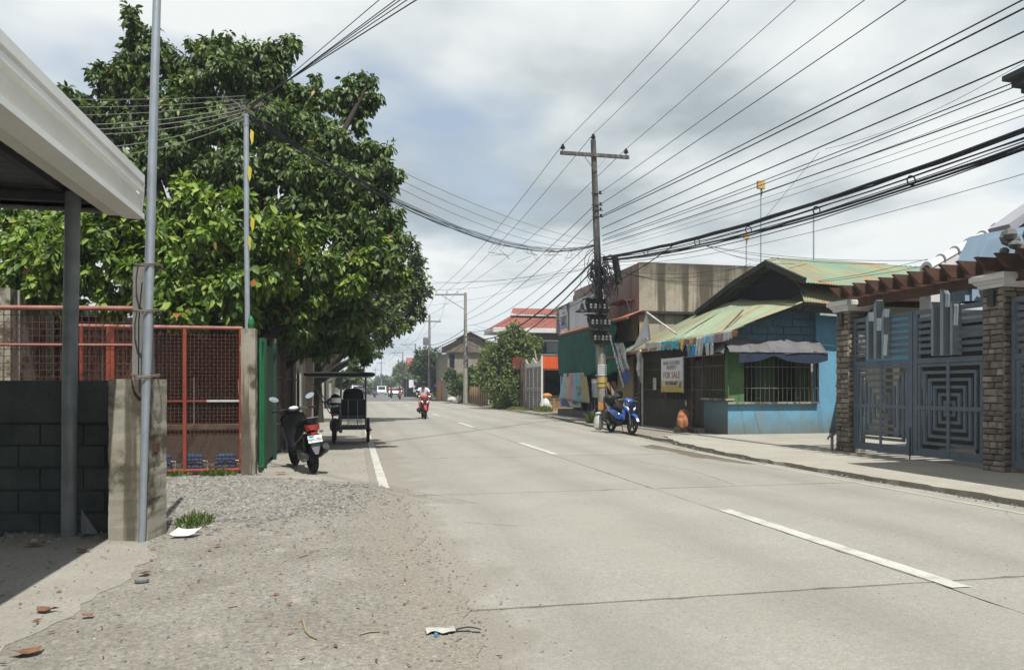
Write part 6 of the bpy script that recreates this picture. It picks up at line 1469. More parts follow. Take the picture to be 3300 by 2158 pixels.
# lashing rings on the bundle
for k, f in enumerate((.18, .34, .46, .58, .70)):
    a = A0; e = ext(a, (3300, 390), 10.0); p = a.lerp(e, f)-Vector((0, 0, .5*4*f*(1-f)))
    b = MB(); b.torus((0, 0, 0), .085, .014, 'Y', 14, 6); o = b.build('cable_ring', 'steel_dark'); o.location = p; tag(o, 'ring lashing the thick telephone bundle', 'cable ring', 'lashing rings on the telephone bundle')
# wires onward from the main pole to the poles down the road
GD = 'wires running down the road between poles'
for k, (a, b_) in enumerate(((IL, P2[0]), (IT, P2[1]), (IR, P2[2]))): wire(a+Vector((0, 0, .17)), b_, .014, .5, ['leftmost', 'middle', 'rightmost'][k]+' high wire from the tall pole to the side arm pole', GD)
for k, z in enumerate((8.55, 8.1, 7.3, 6.95, 6.5, 6.2)): wire(onp(z), (9.35, 63.5, 7.6-.45*k), (.016, .018, .016, .02, .05, .035)[k], .35+.25*k, ['topmost', 'second', 'third', 'fourth', 'thick fifth', 'thick lowest'][k]+' low line from the tall pole to the side arm pole', GD)
for k in range(3): wire(P2[k], P3[k], .014, .4, 'high wire from the side arm pole to the transformer pole', 'high wires side arm pole to transformer pole'); wire(P3[k], P4[k], .018, .7, 'high wire from the transformer pole onwards', 'high wires beyond the transformer pole'); wire(P4[k], P5[k], .02, .5, 'far wire between the two distant side arm poles', 'far wires between side arm poles'); wire(P5[k], P6[k], .025, .8, 'far wire to the thin pole by the white billboard', 'far wires to the thin pole'); wire(P6[k], P7[k], .03, 1, 'farthest wire towards the vanishing point', 'farthest wires'); wire(P7[k], P8[k], .035, 1.2, 'last wire at the end of the road', 'last wires at the road end')
for k in range(4): wire((9.3, 63.5, 6.4-.4*k), (8.4, 84.5, 6.2-.4*k), .03, .3+.1*k, 'low service wire between the side arm pole and transformer pole', 'low service wires far'); wire((8.4, 84.5, 6.2-.4*k), (11.1, 139, 6.3-.4*k), .03, .7+.2*k, 'low service wire beyond the transformer pole', 'low service wires farther')
# bundle crossing the road from the thin pole on the left post
T = Vector((-1.66, 12.30, 5.68)); E_ = onp(6.95)+Vector((-.15, -.1, 0)); GC = 'strands of the drooping bundle across the road'
for k in range(7):
    wire(T+Vector((0, 0, -.012*k)), E_+Vector((0, 0, -.012*k)), .008 if k < 5 else .011, .86+.012*k, 'strand of the drooping cable bundle crossing the road', GC, wob=.014, seed=k, n=30, name='crossing_cable')
for k, (dz, sg) in enumerate(((.25, .35), (.18, .5), (.10, .62))): wire(T+Vector((.1, 0, dz)), E_+Vector((0, 0, dz*.5-.1*k)), .006, sg, ['topmost', 'middle', 'lowest'][k]+' thin straight wire above the drooping crossing bundle', 'thin crossing wires above the bundle')
rr = random.Random(44)
for k in range(12):       # loose ends hanging from the crossing bundle
    f = rr.uniform(.45, .93); p = T.lerp(E_, f)-Vector((0, 0, .92*4*f*(1-f))); b = MB(); b.tube([(0, 0, 0), (rr.uniform(-.1, .1), .05, -.12), (rr.uniform(-.3, .3), .1, -rr.uniform(.15, .45)), (rr.uniform(-.4, .4), .1, -rr.uniform(.1, .5))], .006, 4)
    o = b.build('loose_wire', 'cable'); o.location = p; tag(o, 'loose wire end dangling from the crossing bundle', 'wire', 'loose ends on the crossing bundle')
# wires leaving the thin pole to the left and overhead
for k, (px, d, r) in enumerate((((-150, 310), 9.5, .006), ((-150, 335), 9.5, .006), ((-150, 360), 9.4, .006), ((-100, 395), 9.0, .009), ((-100, 402), 9.0, .009), ((-100, 412), 9.0, .008), ((-100, 470), 8.6, .007), ((-60, 500), 8.4, .006))):
    wire(T+Vector((0, 0, .25-.05*k)), at(*px, d), r, .05+.03*k, ['topmost', 'second', 'third', 'fourth', 'fifth', 'sixth', 'seventh', 'lowest'][k]+' pale service wire from the thin pole towards the left edge', 'service wires to the left edge', 'cable_grey')
for k, (px, r) in enumerate((((1222, 0), .006), ((1275, 0), .007), ((1290, 0), .007), ((1312, 0), .007), ((1342, 0), .009))):
    a = T+Vector((.05, .05, .05+.02*k)); e = at(*px, 8.0); wire(a, a+(e-a)*1.5, r, .0, ['leftmost', 'second', 'third', 'fourth', 'rightmost'][k]+' thin wire rising from the thin pole over the road', 'wires rising over the tree')
# fan of thin service wires from the tall pole into the street
rr = random.Random(5)
for k, (px, d) in enumerate((((1100, 900), 36), ((1250, 930), 40), ((1330, 985), 46), ((1390, 905), 44))):
    wire(onp(6.1+.08*k), at(*px, d), .007, .4, ['lowest', 'second', 'third', 'topmost'][k]+' thin service wire fanning left from the tall pole', 'service wires fanning left', wob=.03, seed=k)
for k, (px, d) in enumerate((((1800, 1000), 60), ((1740, 1010), 62), ((1690, 1060), 62), ((1580, 1100), 70))):
    wire(onp(5.6-.05*k), at(*px, d), .011, .6, 'service wire from the tall pole to the houses behind', 'service wires to the houses behind')
for k, (px, X) in enumerate((((2500, 838), 12.2), ((2420, 850), 12.5), ((2600, 850), 13), ((3010, 850), 14), ((2990, 835), 14))):
    wire(onp(6.1)+Vector((.2, -.1, 0)), atX(*px, X), .008, .35+.1*k, 'thin service wire from the tall pole '+['ending at the dark gable peak', 'ending left of the dark gable', 'ending right of the gable peak', 'ending low at the barrel tiles', 'ending high at the barrel tiles'][k], 'service wires over the green roof', wob=.01, seed=k)
J0 = A0.lerp(ext(A0, (3300, 390), 10.0), .36)-Vector((0, 0, .6))
for k, px in enumerate(((2510, 835), (2560, 850), (2860, 850), (2990, 838))): wire(J0, atX(*px, 12.6), .007, .15, 'thin drop wire from the bundle splice down to the roofs', 'drop wires from the bundle splice')
wire(at(2660, 480, 19), at(3320, 190, 12), .006, .2, 'hair thin wire crossing behind the bundle to the right edge', 'hair wires on the right'); wire(at(2450, 720, 22), at(2640, 490, 18), .006, .0, 'hair thin diagonal wire between the dark lines', 'hair wires on the right')
wire(onp(5.15)+Vector((.2, -.15, 0)), at(2062, 1010, 28.2), .012, .2, 'service cable drooping from tall pole to the concrete corner', 'cables on the concrete wall')
wire(at(2170, 790, 25), onp(5.25)+Vector((.1, -.2, 0)), .022, .1, 'thick stay cable from the telephone bundle down to the pole', 'cables on the concrete wall')
wire(onp(5.2)+Vector((-.1, -.2, 0)), (9.85, 35.0, 5.2), .016, .15, 'cable from tall pole to the poster end of the billboard', 'cables on the billboard')
for k in range(3): wire((9.85, 32.4+.1*k, 5.42), (9.6, 60, 6.5-.3*k), .012, .8, 'cable from the billboard edge down the road', 'cables from the billboard')
# ---- antennas on masts
for k, (px, py0, py1, d, boxc) in enumerate(((2452, 950, 607, 24.0, 1), (2405, 860, 768, 34, 1), (2622, 815, 677, 25.5, 0))):
    p, q = at(px, py0, d), at(px, py1, d); t = thing('antenna_mast', ['tall mast with amber box rising before the dark gable', 'short distant mast with amber box beyond the concrete wall', 'thin mast with small top bar above the green ridge'][k], 'antenna', p)
    b = MB(); b.tube([(0, 0, -.6), (0, 0, q.z-p.z)], .02 if k == 0 else .025, 8); b.build('mast', 'galv', t, 'auto')
    if boxc: b = MB(); s = .13 if k == 0 else .13; b.box(-s, s, -.05, .05, q.z-p.z-.02, q.z-p.z+2*s-.02); b.build('antenna_box', 'amber_box', t, bevel=.02); b = MB(); b.tube([(0, -.03, q.z-p.z-.25), (.03, -.03, q.z-p.z-.1), (0, -.02, q.z-p.z)], .015, 6); b.build('lead', 'cable', t)
    else: b = MB(); b.bar((-.15, 0, q.z-p.z), (.12, 0, q.z-p.z+.02), .02, .02); b.build('top_bar', 'galv', t)
# ================================================================ trees and plants
def leaf_mesh(P, Dv, Nn, Ln, Wd, m):
    """P base points, Dv directions, Nn normals, Ln lengths, Wd widths (numpy): one mesh of folded leaves"""
    n = len(P); S = np.cross(Dv, Nn); S /= np.linalg.norm(S, axis=1, keepdims=True)+1e-9
    Nn = np.cross(S, Dv)
    V = np.empty((n, 7, 3)); L_ = Ln[:, None]; W_ = Wd[:, None]; cu = (.1+.3*np.random.default_rng(n).random(n))[:, None]
    V[:, 0] = P; V[:, 1] = P+Dv*L_*.28-S*W_*.44+Nn*L_*.06; V[:, 2] = P+Dv*L_*.28+S*W_*.44+Nn*L_*.06
    V[:, 3] = P+Dv*L_*.66-S*W_*.42-Nn*L_*(cu*.35-.05); V[:, 4] = P+Dv*L_*.66+S*W_*.42-Nn*L_*(cu*.35-.05)
    V[:, 5] = P+Dv*L_-Nn*L_*cu; V[:, 6] = P+Dv*L_*.48-Nn*L_*.04
    f = np.array([[0, 2, 6], [2, 4, 6], [4, 5, 6], [5, 3, 6], [3, 1, 6], [1, 0, 6]]); F = (np.arange(n)*7)[:, None, None]+f[None]
    me = bpy.data.meshes.new('foliage'); me.vertices.add(n*7); me.vertices.foreach_set('co', V.reshape(-1))
    me.loops.add(n*18); me.loops.foreach_set('vertex_index', F.reshape(-1).astype(np.int32)); me.polygons.add(n*6)
    me.polygons.foreach_set('loop_start', np.arange(n*6, dtype=np.int32)*3); me.update(calc_edges=True)
    me.materials.append(MT(m)); return me
def leaves(clumps, n, ln, wd, seed, per=6, droop=.5, shell=.62, spread=.9):
    """whorls of leaves spread through the clumps' volume, most of them near its skin"""
    g = np.random.default_rng(seed); C = np.array([c[:3] for c in clumps]); Rr = np.array([c[3:6] for c in clumps])
    wgt = (Rr[:, 0]*Rr[:, 2])**1.0; wgt /= wgt.sum(); k = n//per
    ci = g.choice(len(C), k, p=wgt); d = g.normal(size=(k, 3)); d /= np.linalg.norm(d, axis=1, keepdims=True)
    rad = shell+(1.06-shell)*g.random(k)**.7
    bump = 1+.16*np.sin(d[:, 0]*7+ci*1.7)*np.sin(d[:, 2]*6+ci)+.10*np.sin(d[:, 1]*11+ci*.7)
    cen = C[ci]+d*Rr[ci]*(rad*bump)[:, None]
    cen = np.repeat(cen, per, 0); dd = np.repeat(d, per, 0); m = len(cen)
    rd = g.normal(size=(m, 3)); rd /= np.linalg.norm(rd, axis=1, keepdims=True)
    Dv = dd*.45+rd*spread; Dv[:, 2] -= droop*(.4+g.random(m)); Dv /= np.linalg.norm(Dv, axis=1, keepdims=True)
    Nn = np.array([0, -.2, .8])+dd*.45+g.normal(size=(m, 3))*.6; Nn /= np.linalg.norm(Nn, axis=1, keepdims=True)
    P = cen+rd*ln*.25
    Ln = ln*g.uniform(.4, 1.3, m); Wd = Ln*wd*g.uniform(.8, 1.15, m)
    return P, Dv, Nn, Ln, Wd
def crown(name, parent, clumps, n, ln, wd, m, seed, world=True, **k):
    P, Dv, Nn, Ln, Wd = leaves(clumps, n, ln, wd, seed, **k)
    o = wloc(parent); P = P-np.array(o)
    return mobj(name, leaf_mesh(P, Dv, Nn, Ln, Wd, m), parent)
def clump_px(lst, dflt=None):
    out = []
    for c in lst:
        x, y, r, d = c[:4]; p = at(x*1.3871, y*1.3871, d); rm = r*1.3871*d/FPX*.93; out.append((p.x, p.y, p.z, rm, rm*(c[4] if len(c) > 4 else 1.1), rm*.95))
    return out
def fray(cl, k, seed, lo=.2, hi=.42):
    """each big clump becomes a smaller core with sprays of smaller clumps round it, so the outline breaks up"""
    rr = random.Random(seed); out = []
    for c in cl:
        out.append((c[0], c[1], c[2], c[3]*.72, c[4]*.72, c[5]*.72))
        for _ in range(k):
            v = Vector((rr.gauss(0, 1), rr.gauss(0, 1), rr.gauss(0, 1))).normalized(); s = rr.uniform(lo, hi); q = rr.uniform(.7, 1.0)
            out.append((c[0]+v.x*c[3]*q, c[1]+v.y*c[4]*q, c[2]+v.z*c[5]*q, c[3]*s, c[4]*s, c[5]*s))
    return out
def limbs(parent, base, tips, r0, m='bark', seed=1):
    rr = random.Random(seed); b = MB(); fork = base+Vector((0, 0, 1.6))
    for tpt in tips:
        tpt = Vector(tpt); mid = fork.lerp(tpt, .5)+Vector((rr.uniform(-.2, .2), rr.uniform(-.2, .2), rr.uniform(.0, .3)))
        b.tube([base+Vector((rr.uniform(-.05, .05), rr.uniform(-.05, .05), -.1)), base.lerp(fork, .6), fork, mid, tpt], [r0, r0*.85, r0*.7, r0*.45, r0*.12], 8)
    return b.build('trunk', m, parent, 'auto', True)
# ---- the big large leaved tree (disp pixel outline carried out to real depths)
t1 = thing('broadleaf_tree', 'huge large leaved tree towering over the red gates and tricycle', 'tree', (-2.7, 16.2, 0))
UP = clump_px([(303, 28, 20, 17), (322, 80, 40, 17), (365, 110, 46, 17), (395, 150, 40, 17), (300, 150, 48, 17), (262, 190, 44, 17), (230, 165, 24, 17), (330, 210, 70, 17), (145, 208, 16, 17), (185, 235, 24, 17), (215, 255, 26, 17), (250, 270, 40, 17),
    (480, 130, 46, 17), (540, 125, 44, 17), (590, 130, 46, 17), (640, 120, 36, 17), (680, 100, 24, 17), (560, 190, 80, 17), (460, 200, 70, 17), (640, 180, 46, 17), (735, 185, 14, 17), (735, 225, 26, 17), (700, 250, 46, 17), (780, 225, 34, 17), (825, 200, 28, 17), (860, 185, 20, 17), (865, 225, 20, 17), (830, 250, 36, 17), (835, 290, 22, 17),
    (420, 280, 90, 17), (330, 300, 80, 17), (540, 290, 90, 16.5), (650, 300, 86, 16.5), (740, 300, 60, 16.5), (860, 345, 34, 16.5), (900, 345, 18, 16.5), (800, 350, 60, 16.5), (870, 395, 46, 16.5), (915, 405, 26, 16.5), (880, 450, 40, 16.5), (700, 400, 100, 16), (560, 400, 100, 16), (430, 390, 90, 16.5), (330, 380, 60, 16.5), (250, 330, 40, 17),
    (800, 450, 90, 16), (890, 510, 44, 16), (910, 560, 30, 16), (840, 560, 90, 16), (700, 520, 100, 16), (880, 620, 60, 15.5), (780, 660, 90, 15.5), (700, 700, 100, 15.5), (640, 620, 90, 15.5), (830, 730, 56, 16), (760, 765, 54, 16.5), (690, 775, 50, 16), (820, 785, 40, 17), (850, 812, 24, 18), (740, 800, 34, 17), (660, 770, 36, 15.5)])
LOW = clump_px([(40, 500, 46, 15), (20, 560, 36, 15), (80, 540, 70, 14.5), (160, 510, 70, 14.3), (60, 610, 56, 14.3), (20, 640, 40, 14.3), (140, 600, 76, 14), (240, 540, 80, 14), (330, 500, 60, 14), (440, 470, 54, 14), (400, 540, 76, 14), (520, 500, 60, 14), (560, 470, 40, 14), (500, 570, 80, 14), (600, 560, 70, 14), (300, 620, 70, 14), (210, 650, 50, 14), (420, 640, 76, 13.8), (520, 670, 70, 13.8), (360, 700, 50, 13.6), (440, 730, 46, 13.5), (600, 650, 66, 14), (560, 720, 46, 14), (650, 560, 56, 14), (100, 670, 40, 14), (60, 695, 36, 14.5), (15, 690, 30, 15), (160, 700, 34, 14), (255, 705, 38, 14), (310, 690, 30, 14)])
tk = limbs(t1, Vector((-2.5, 16.0, 0)), [c[:3] for c in UP[::5]], .26)
for k, (x, y) in enumerate(((-1.9, 18.4), (-3.4, 15.6))):
    limbs(t1, Vector((x, y, 0)), [c[:3] for c in (UP[3+k::9])], .15, seed=k+4)
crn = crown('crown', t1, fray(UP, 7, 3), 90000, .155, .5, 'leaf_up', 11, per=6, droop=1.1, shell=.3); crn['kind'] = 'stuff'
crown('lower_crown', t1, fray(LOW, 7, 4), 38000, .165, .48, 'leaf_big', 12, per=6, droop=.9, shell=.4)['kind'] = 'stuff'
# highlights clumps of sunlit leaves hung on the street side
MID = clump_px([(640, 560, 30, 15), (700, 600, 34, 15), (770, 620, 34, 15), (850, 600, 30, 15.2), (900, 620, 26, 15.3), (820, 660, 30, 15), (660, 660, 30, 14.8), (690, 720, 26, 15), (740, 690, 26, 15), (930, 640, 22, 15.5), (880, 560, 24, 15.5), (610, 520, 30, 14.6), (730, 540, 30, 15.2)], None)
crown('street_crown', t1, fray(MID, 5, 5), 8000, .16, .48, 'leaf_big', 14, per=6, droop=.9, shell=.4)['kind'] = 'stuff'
# the largest leaves, one by one
P, Dv, Nn, Ln, Wd = leaves(LOW, 1400, .22, .50, 77, per=7, droop=.8, shell=.98)
one = leaf_mesh(np.array([[0., 0, 0]]), np.array([[0., 1, 0]]), np.array([[0., 0, 1]]), np.array([1.]), np.array([.6]), 'leaf_big')
vis = [i for i in range(len(P)) if P[i][1] < 14.3][:280]
for i in vis:
    d, nn = Vector(Dv[i]), Vector(Nn[i]); s = d.cross(nn).normalized(); nn = s.cross(d)
    mobj('leaf', one, crn, Vector(P[i])-t1.location, Matrix((s, d, nn)).transposed().to_euler(), (float(Ln[i]),)*3)
# ---- second tree beyond it, overhanging the road
t2 = thing('overhanging_tree', 'darker small leaved tree overhanging the road beyond the tricycle', 'tree', (-1.2, 31, 0))
C2 = clump_px([(900, 570, 34, 30), (940, 575, 36, 30), (965, 605, 30, 30), (900, 620, 60, 30), (960, 650, 36, 30), (985, 680, 20, 30), (940, 690, 46, 30), (970, 725, 20, 30), (900, 690, 60, 30), (940, 745, 24, 30), (890, 740, 50, 29), (860, 780, 46, 29), (850, 820, 34, 28), (830, 850, 24, 28), (900, 770, 24, 29), (820, 700, 80, 30), (760, 760, 80, 30)])
limbs(t2, Vector((-1.4, 30.5, 0)), [c[:3] for c in C2[::2]], .22, seed=9)
crown('crown', t2, fray(C2, 6, 6), 26000, .15, .52, 'leaf_dark', 21, per=7, droop=.5, shell=.4)['kind'] = 'stuff'
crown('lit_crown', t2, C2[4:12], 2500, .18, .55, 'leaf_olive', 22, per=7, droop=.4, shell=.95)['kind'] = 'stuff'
# ---- bushes and trees down the right side
def bush(label, name, base, px, n, ln, wd, m, seed, r0=.1, mt='bark', n2=0, m2=None, cat='tree'):
    t = thing(name, label, cat, base); cl = clump_px(px)
    limbs(t, Vector(base), [c[:3] for c in cl[::2]], r0, mt, seed)
    crown('crown', t, cl, n, ln, wd, m, seed, per=7, droop=.15, shell=.35)['kind'] = 'stuff'
    if n2: crown('lit_crown', t, cl, n2, ln, wd, m2, seed+1, per=7, droop=.15, shell=.95)['kind'] = 'stuff'
    return t
bush('big feathery olive green bush beside the white iron gate', 'leafy_bush', (11.0, 49, 0), [(1195, 770, 22, 49), (1180, 800, 36, 49), (1215, 800, 34, 49), (1150, 830, 36, 49), (1200, 850, 46, 49), (1240, 815, 18, 49), (1250, 790, 10, 49), (1140, 870, 36, 49), (1170, 900, 46, 48.5), (1220, 890, 36, 48.5), (1190, 920, 24, 48), (1240, 850, 22, 48.5), (1125, 850, 20, 49)], 15000, .24, .42, 'leaf_olive', 31, .12, 'bark_grey')
bush('dark leafy tree behind the wooden transformer pole', 'roadside_tree', (10.0, 90, 0), [(985, 825, 20, 88), (1010, 835, 22, 88), (975, 850, 22, 88), (1005, 865, 30, 88), (1025, 850, 18, 88), (985, 885, 26, 88), (1030, 880, 16, 88)], 6000, .4, .55, 'leaf_dark', 33, .2)
bush('vine covered bush under the gabled house', 'roadside_bush', (9.9, 68, 0), [(1046, 872, 14, 68), (1070, 885, 16, 68), (1095, 868, 16, 66), (1058, 900, 18, 67), (1085, 905, 18, 66), (1112, 880, 14, 65), (1105, 905, 16, 66)], 8000, .3, .5, 'leaf_mid', 35, .1)
bush('round dark tree far at the end of the road', 'far_tree', (10, 240, 0), [(888, 885, 14, 240), (880, 895, 12, 240), (898, 893, 12, 240), (905, 885, 10, 240), (890, 900, 14, 240)], 2500, .9, .6, 'leaf_dark', 37, .4)
bush('tall pale green trees behind the blue tarp stall', 'far_tree', (14, 175, 0), [(935, 850, 12, 170), (925, 862, 12, 170), (945, 862, 16, 170), (965, 850, 14, 168), (930, 880, 16, 168), (960, 880, 18, 165), (985, 870, 14, 160), (910, 890, 12, 175)], 4500, .7, .55, 'leaf_mid', 39, .3)
bush('lime green shrub behind the orange building', 'far_shrub', (11.5, 112, 0), [(1030, 893, 9, 108), (1022, 905, 9, 108), (1038, 902, 8, 108)], 900, .45, .5, 'leaf_lime', 41, .1)
bush('small dark bush among the shacks near the road edge', 'roadside_bush', (9.6, 100, 0), [(1000, 935, 14, 98), (990, 925, 10, 98), (1010, 925, 12, 98)], 1500, .35, .5, 'leaf_dark', 43, .06)
bush('distant green tree on the left side of the road', 'far_tree', (-3.5, 70, 0), [(806, 878, 16, 60), (820, 872, 14, 62), (795, 885, 14, 60)], 1500, .4, .5, 'leaf_mid', 45, .15)
bush('distant tree beyond the left shops', 'far_tree', (-6, 150, 0), [(850, 900, 14, 150), (838, 893, 12, 150), (866, 903, 9, 160)], 1500, .7, .55, 'leaf_mid', 46, .3)
# weeds and grass tufts
def weeds(label, name, cx, cy, rx, ry, n, h, m, seed, cat='weeds', kind='stuff', wd=.12, z=.0):
    g = np.random.default_rng(seed); a = g.random(n)*6.28; r = np.sqrt(g.random(n)); P = np.stack([cx+rx*r*np.cos(a), cy+ry*r*np.sin(a), np.full(n, z)], 1)
    d = g.normal(size=(n, 3))*.45; d[:, 2] = 1; d /= np.linalg.norm(d, axis=1, keepdims=True); nn = g.normal(size=(n, 3)); nn[:, 2] += .3; nn /= np.linalg.norm(nn, axis=1, keepdims=True)
    ln = h*g.uniform(.4, 1.2, n)*(1.15-r*.7); o = mobj(name, leaf_mesh(P-np.array([cx, cy, 0]), d, nn, ln, ln*wd, m)); o.location = (cx, cy, 0); tag(o, label, cat, kind=kind); return o
weeds('bright lime weeds growing at the verge by the poster stand', 'verge_weeds', 10.3, 50.5, .8, 3.5, 2500, .55, 'leaf_lime', 1, wd=.35)
weeds('low dry grass along the verge before the white iron gate', 'verge_grass', 10.0, 45.5, .5, 3, 1500, .25, 'grass', 2)
weeds('dry grass tuft below the lattice blocks', 'grass_tuft', 10.5, 40.8, .5, .9, 900, .45, 'grass', 3)
weeds('green grass tuft at the foot of the utility pole', 'grass_tuft', 9.0, 27.0, .35, .4, 260, .55, 'leaf_mid', 4, wd=.08)
weeds('small weed tuft under the red gate left part', 'grass_tuft', -2.75, 12.15, .35, .12, 220, .16, 'leaf_weed', 5, wd=.12)
weeds('small weed tuft under the red gate hinge side', 'grass_tuft', -2.05, 12.1, .3, .12, 240, .18, 'leaf_weed', 6, wd=.12)
weeds('green weed patch at the foot of the stained gate post', 'weed_patch', -1.55, 7.9, .17, .4, 300, .14, 'leaf_weed', 7, wd=.14)
weeds('dark weeds under the tree beside the sheet fence', 'weed_patch', -1.4, 20.5, .12, .8, 200, .3, 'leaf_mid', 8, wd=.12)
# ================================================================ buildings down the road
gb_ = thing('gabled_house', 'weathered brown gabled house behind the side arm pole', 'house', (11.5, 78, 0))
def fb(par, n, m, *a): b = MB(); b.box(*a); return b.build(n, m, par, world=True)
b = MB(); b.prism([(8.7, 5.0), (14.6, 5.0), (14.6, 5.35), (11.55, 6.85), (8.7, 5.45)], 'Y', 75.0, 75.2); b.build('gable', 'far_gable', gb_, world=True)
fb(gb_, 'ledge', 'fascia_dark', 8.6, 14.7, 74.8, 75.25, 4.9, 5.0); fb(gb_, 'wall', 'far_block', 9.3, 14.4, 75.1, 86, 0, 4.9)
for p, q in (((8.5, 75, 5.5), (11.55, 75, 6.98)), ((11.55, 75, 6.98), (14.9, 75, 5.35))):
    b = MB(); v = Vector((0, 11, 0)); p, q = Vector(p)-Vector((0, .4, 0)), Vector(q)-Vector((0, .4, 0)); up = Vector((0, 0, .1)); b.add([p, q, q+v, p+v, p+up, q+up, q+v+up, p+v+up], [(3, 2, 1, 0), (4, 5, 6, 7), (0, 1, 5, 4), (1, 2, 6, 5), (2, 3, 7, 6), (3, 0, 4, 7)]); b.build('roof', 'far_gable', gb_, world=True)
fb(gb_, 'window', 'glass_dark', 9.5, 10.0, 75.05, 75.12, 3.4, 4.8)
rr = random.Random(3)
pf = thing('picket_fence', 'weathered bamboo picket fence below the side arm pole', 'fence', (9.9, 60, 0))
for k in range(30):
    y = 55.5+.36*k; b = MB(); b.box(9.88, 9.93, y, y+.14, 0, rr.uniform(1.2, 1.6)); b.build('picket', 'tan_lattice' if k % 3 else 'wood_post', pf, world=True)
for z in (.5, 1.1): b = MB(); b.box(9.94, 9.98, 55.4, 66.4, z, z+.06); b.build('rail', 'wood_post', pf, world=True)
sk = thing('shack', 'small timber shack with rusty junk beside the big bush', 'shack', (11, 53, 0))
fb(sk, 'wall', 'wood_post', 10.6, 12.5, 53.2, 53.3, 0, 2.2); fb(sk, 'roof', 'rust_tin', 10.2, 12.8, 52.6, 55, 2.25, 2.32)
for k, y in enumerate((52.9, 54.0, 54.9)): fb(sk, 'post', 'wood_post', 10.2, 10.32, y, y+.12, 0, 1.9-.2*k)
for k in range(5): fb(sk, 'slat', 'wood_plank', 10.23, 10.28, 52.95, 54.9, .3+.28*k, .4+.28*k)
for k, (n_, lab, x, y, s) in enumerate((('sack', 'white sack leaning on the picket fence', 9.75, 68.5, .42), ('sack', 'white sack beside the white iron gate edge', 10.7, 41.2, .40), ('sack', 'dull grey sack lying on the verge beyond the fence', 9.5, 73.5, .5))):
    t = thing(n_, lab, 'sack', (x, y, 0)); b = MB(); rr = random.Random(k)
    b.loft([[(r_*s*cos(a)*rr.uniform(.85, 1.15), r_*s*sin(a)*rr.uniform(.85, 1.15), z*s*(1 if k < 2 else .55)) for a in [2*pi*i/10 for i in range(10)]] for z, r_ in ((0, .6), (.2, .85), (.7, .9), (1.3, .7), (1.75, .4), (1.9, .25), (2.1, .35))]); b.build('sack_body', 'sack_white' if k < 2 else 'paper_grey', t)
t = thing('rice_sack', 'orange printed sack lying against the store front', 'sack', (9.75, 20.95, .05)); t.rotation_euler = (0, R(0), R(60)); b = MB(); rr = random.Random(4)
b.loft([[(x, .2*q*cos(a)*rr.uniform(.9, 1.1), .22+.2*q*sin(a)*rr.uniform(.9, 1.1)+.5*(x+.4)*.75) for a in [2*pi*i/12 for i in range(12)]] for x, q in ((-.42, .45), (-.36, .8), (-.15, 1.0), (.15, 1.05), (.36, .85), (.44, .4))]); b.build('sack_body', 'sack_orange', t, 'auto')
# shacks with blue tarp, orange building, signs
bt = thing('tarp_stall', 'roadside stall under a bright blue tarpaulin', 'stall', (11, 104, 0))
b = MB(); b.grid(lambda u, v: (8.5+3.2*u, 102+2.4*v, 2.2+.8*v+.1*sin(u*9)), 12, 4); b.build('tarpaulin', 'tarp_blue', bt, True, True)
b = MB(); b.grid(lambda u, v: (8.5+3.2*u, 102-.02*u, 1.6+1.1*v+.1*sin(u*7)), 10, 3); b.build('tarp_flap', 'tarp_blue', bt, True, True)
for x in (8.7, 10.1, 11.6): fb(bt, 'post', 'wood_post', x, x+.1, 102.1, 102.2, 0, 2.2)
fb(bt, 'counter', 'store_dark_wall', 8.8, 11.5, 103, 103.6, 0, 1.0); fb(bt, 'back_wall', 'interior', 8.6, 11.7, 104.4, 104.5, 0, 2.9)
sh = thing('tin_shack', 'dark open tin shack left of the blue tarp stall', 'shack', (10, 116, 0))
fb(sh, 'roof', 'far_roof', 7.6, 12, 114, 119, 2.7, 2.8); fb(sh, 'back_wall', 'interior', 7.8, 12, 118.6, 118.8, 0, 2.7)
for x in (7.8, 9.6, 11.8): fb(sh, 'post', 'wood_post', x, x+.12, 114.1, 114.2, 0, 2.7)
fb(sh, 'sign_board', 'paper_white', 8.2, 8.9, 113.9, 114, 1.4, 2.6)
t = thing('timber_post', 'orange painted post beside the blue tarp stall', 'post', (8.6, 98, 0)); b = MB(); b.box(-.25, .25, -.25, .25, 0, 1.75); b.build('shaft', 'orange_wall', t)
ow = thing('orange_building', 'small orange building with white scalloped roof edge', 'building', (11, 82, 0))
fb(ow, 'wall', 'orange_wall', 9.2, 12.2, 80, 84, 0, 2.1)
for k in range(5): b = MB(); b.ell((9.5+.62*k, 79.8, 2.3), .32, .3, .3, 10, 6); b.build('roof_lobe', 'trim_white', ow, True, True)
for k in range(6): fb(ow, 'plank', 'tan_lattice' if k % 2 else 'orange_wall', 9.25+.48*k, 9.68+.48*k, 79.94, 79.995, .2, 2.0)
t = thing('hanging_sign', 'pale blue advertising sign board above the verge', 'sign', (9.6, 92, 0)); fb(t, 'board', 'sign_blue', 8.9, 10.1, 91.95, 92.05, 2.1, 3.7); fb(t, 'pole', 'galv_old', 9.45, 9.55, 92.05, 92.15, 0, 3.7); fb(t, 'print_band', 'ink_blue', 9.0, 10.0, 91.93, 91.945, 2.9, 3.3)
rh = thing('house', 'distant house with faded red roof above the trees', 'house', (15, 150, 0)); fb(rh, 'wall', 'far_wall', 12, 18, 150, 158, 0, 5.2)
b = MB(); b.prism([(149, 5.0), (159, 5.0), (154, 7.6)], 'X', 10.6, 19); b.build('roof', 'tile_red', rh, world=True)
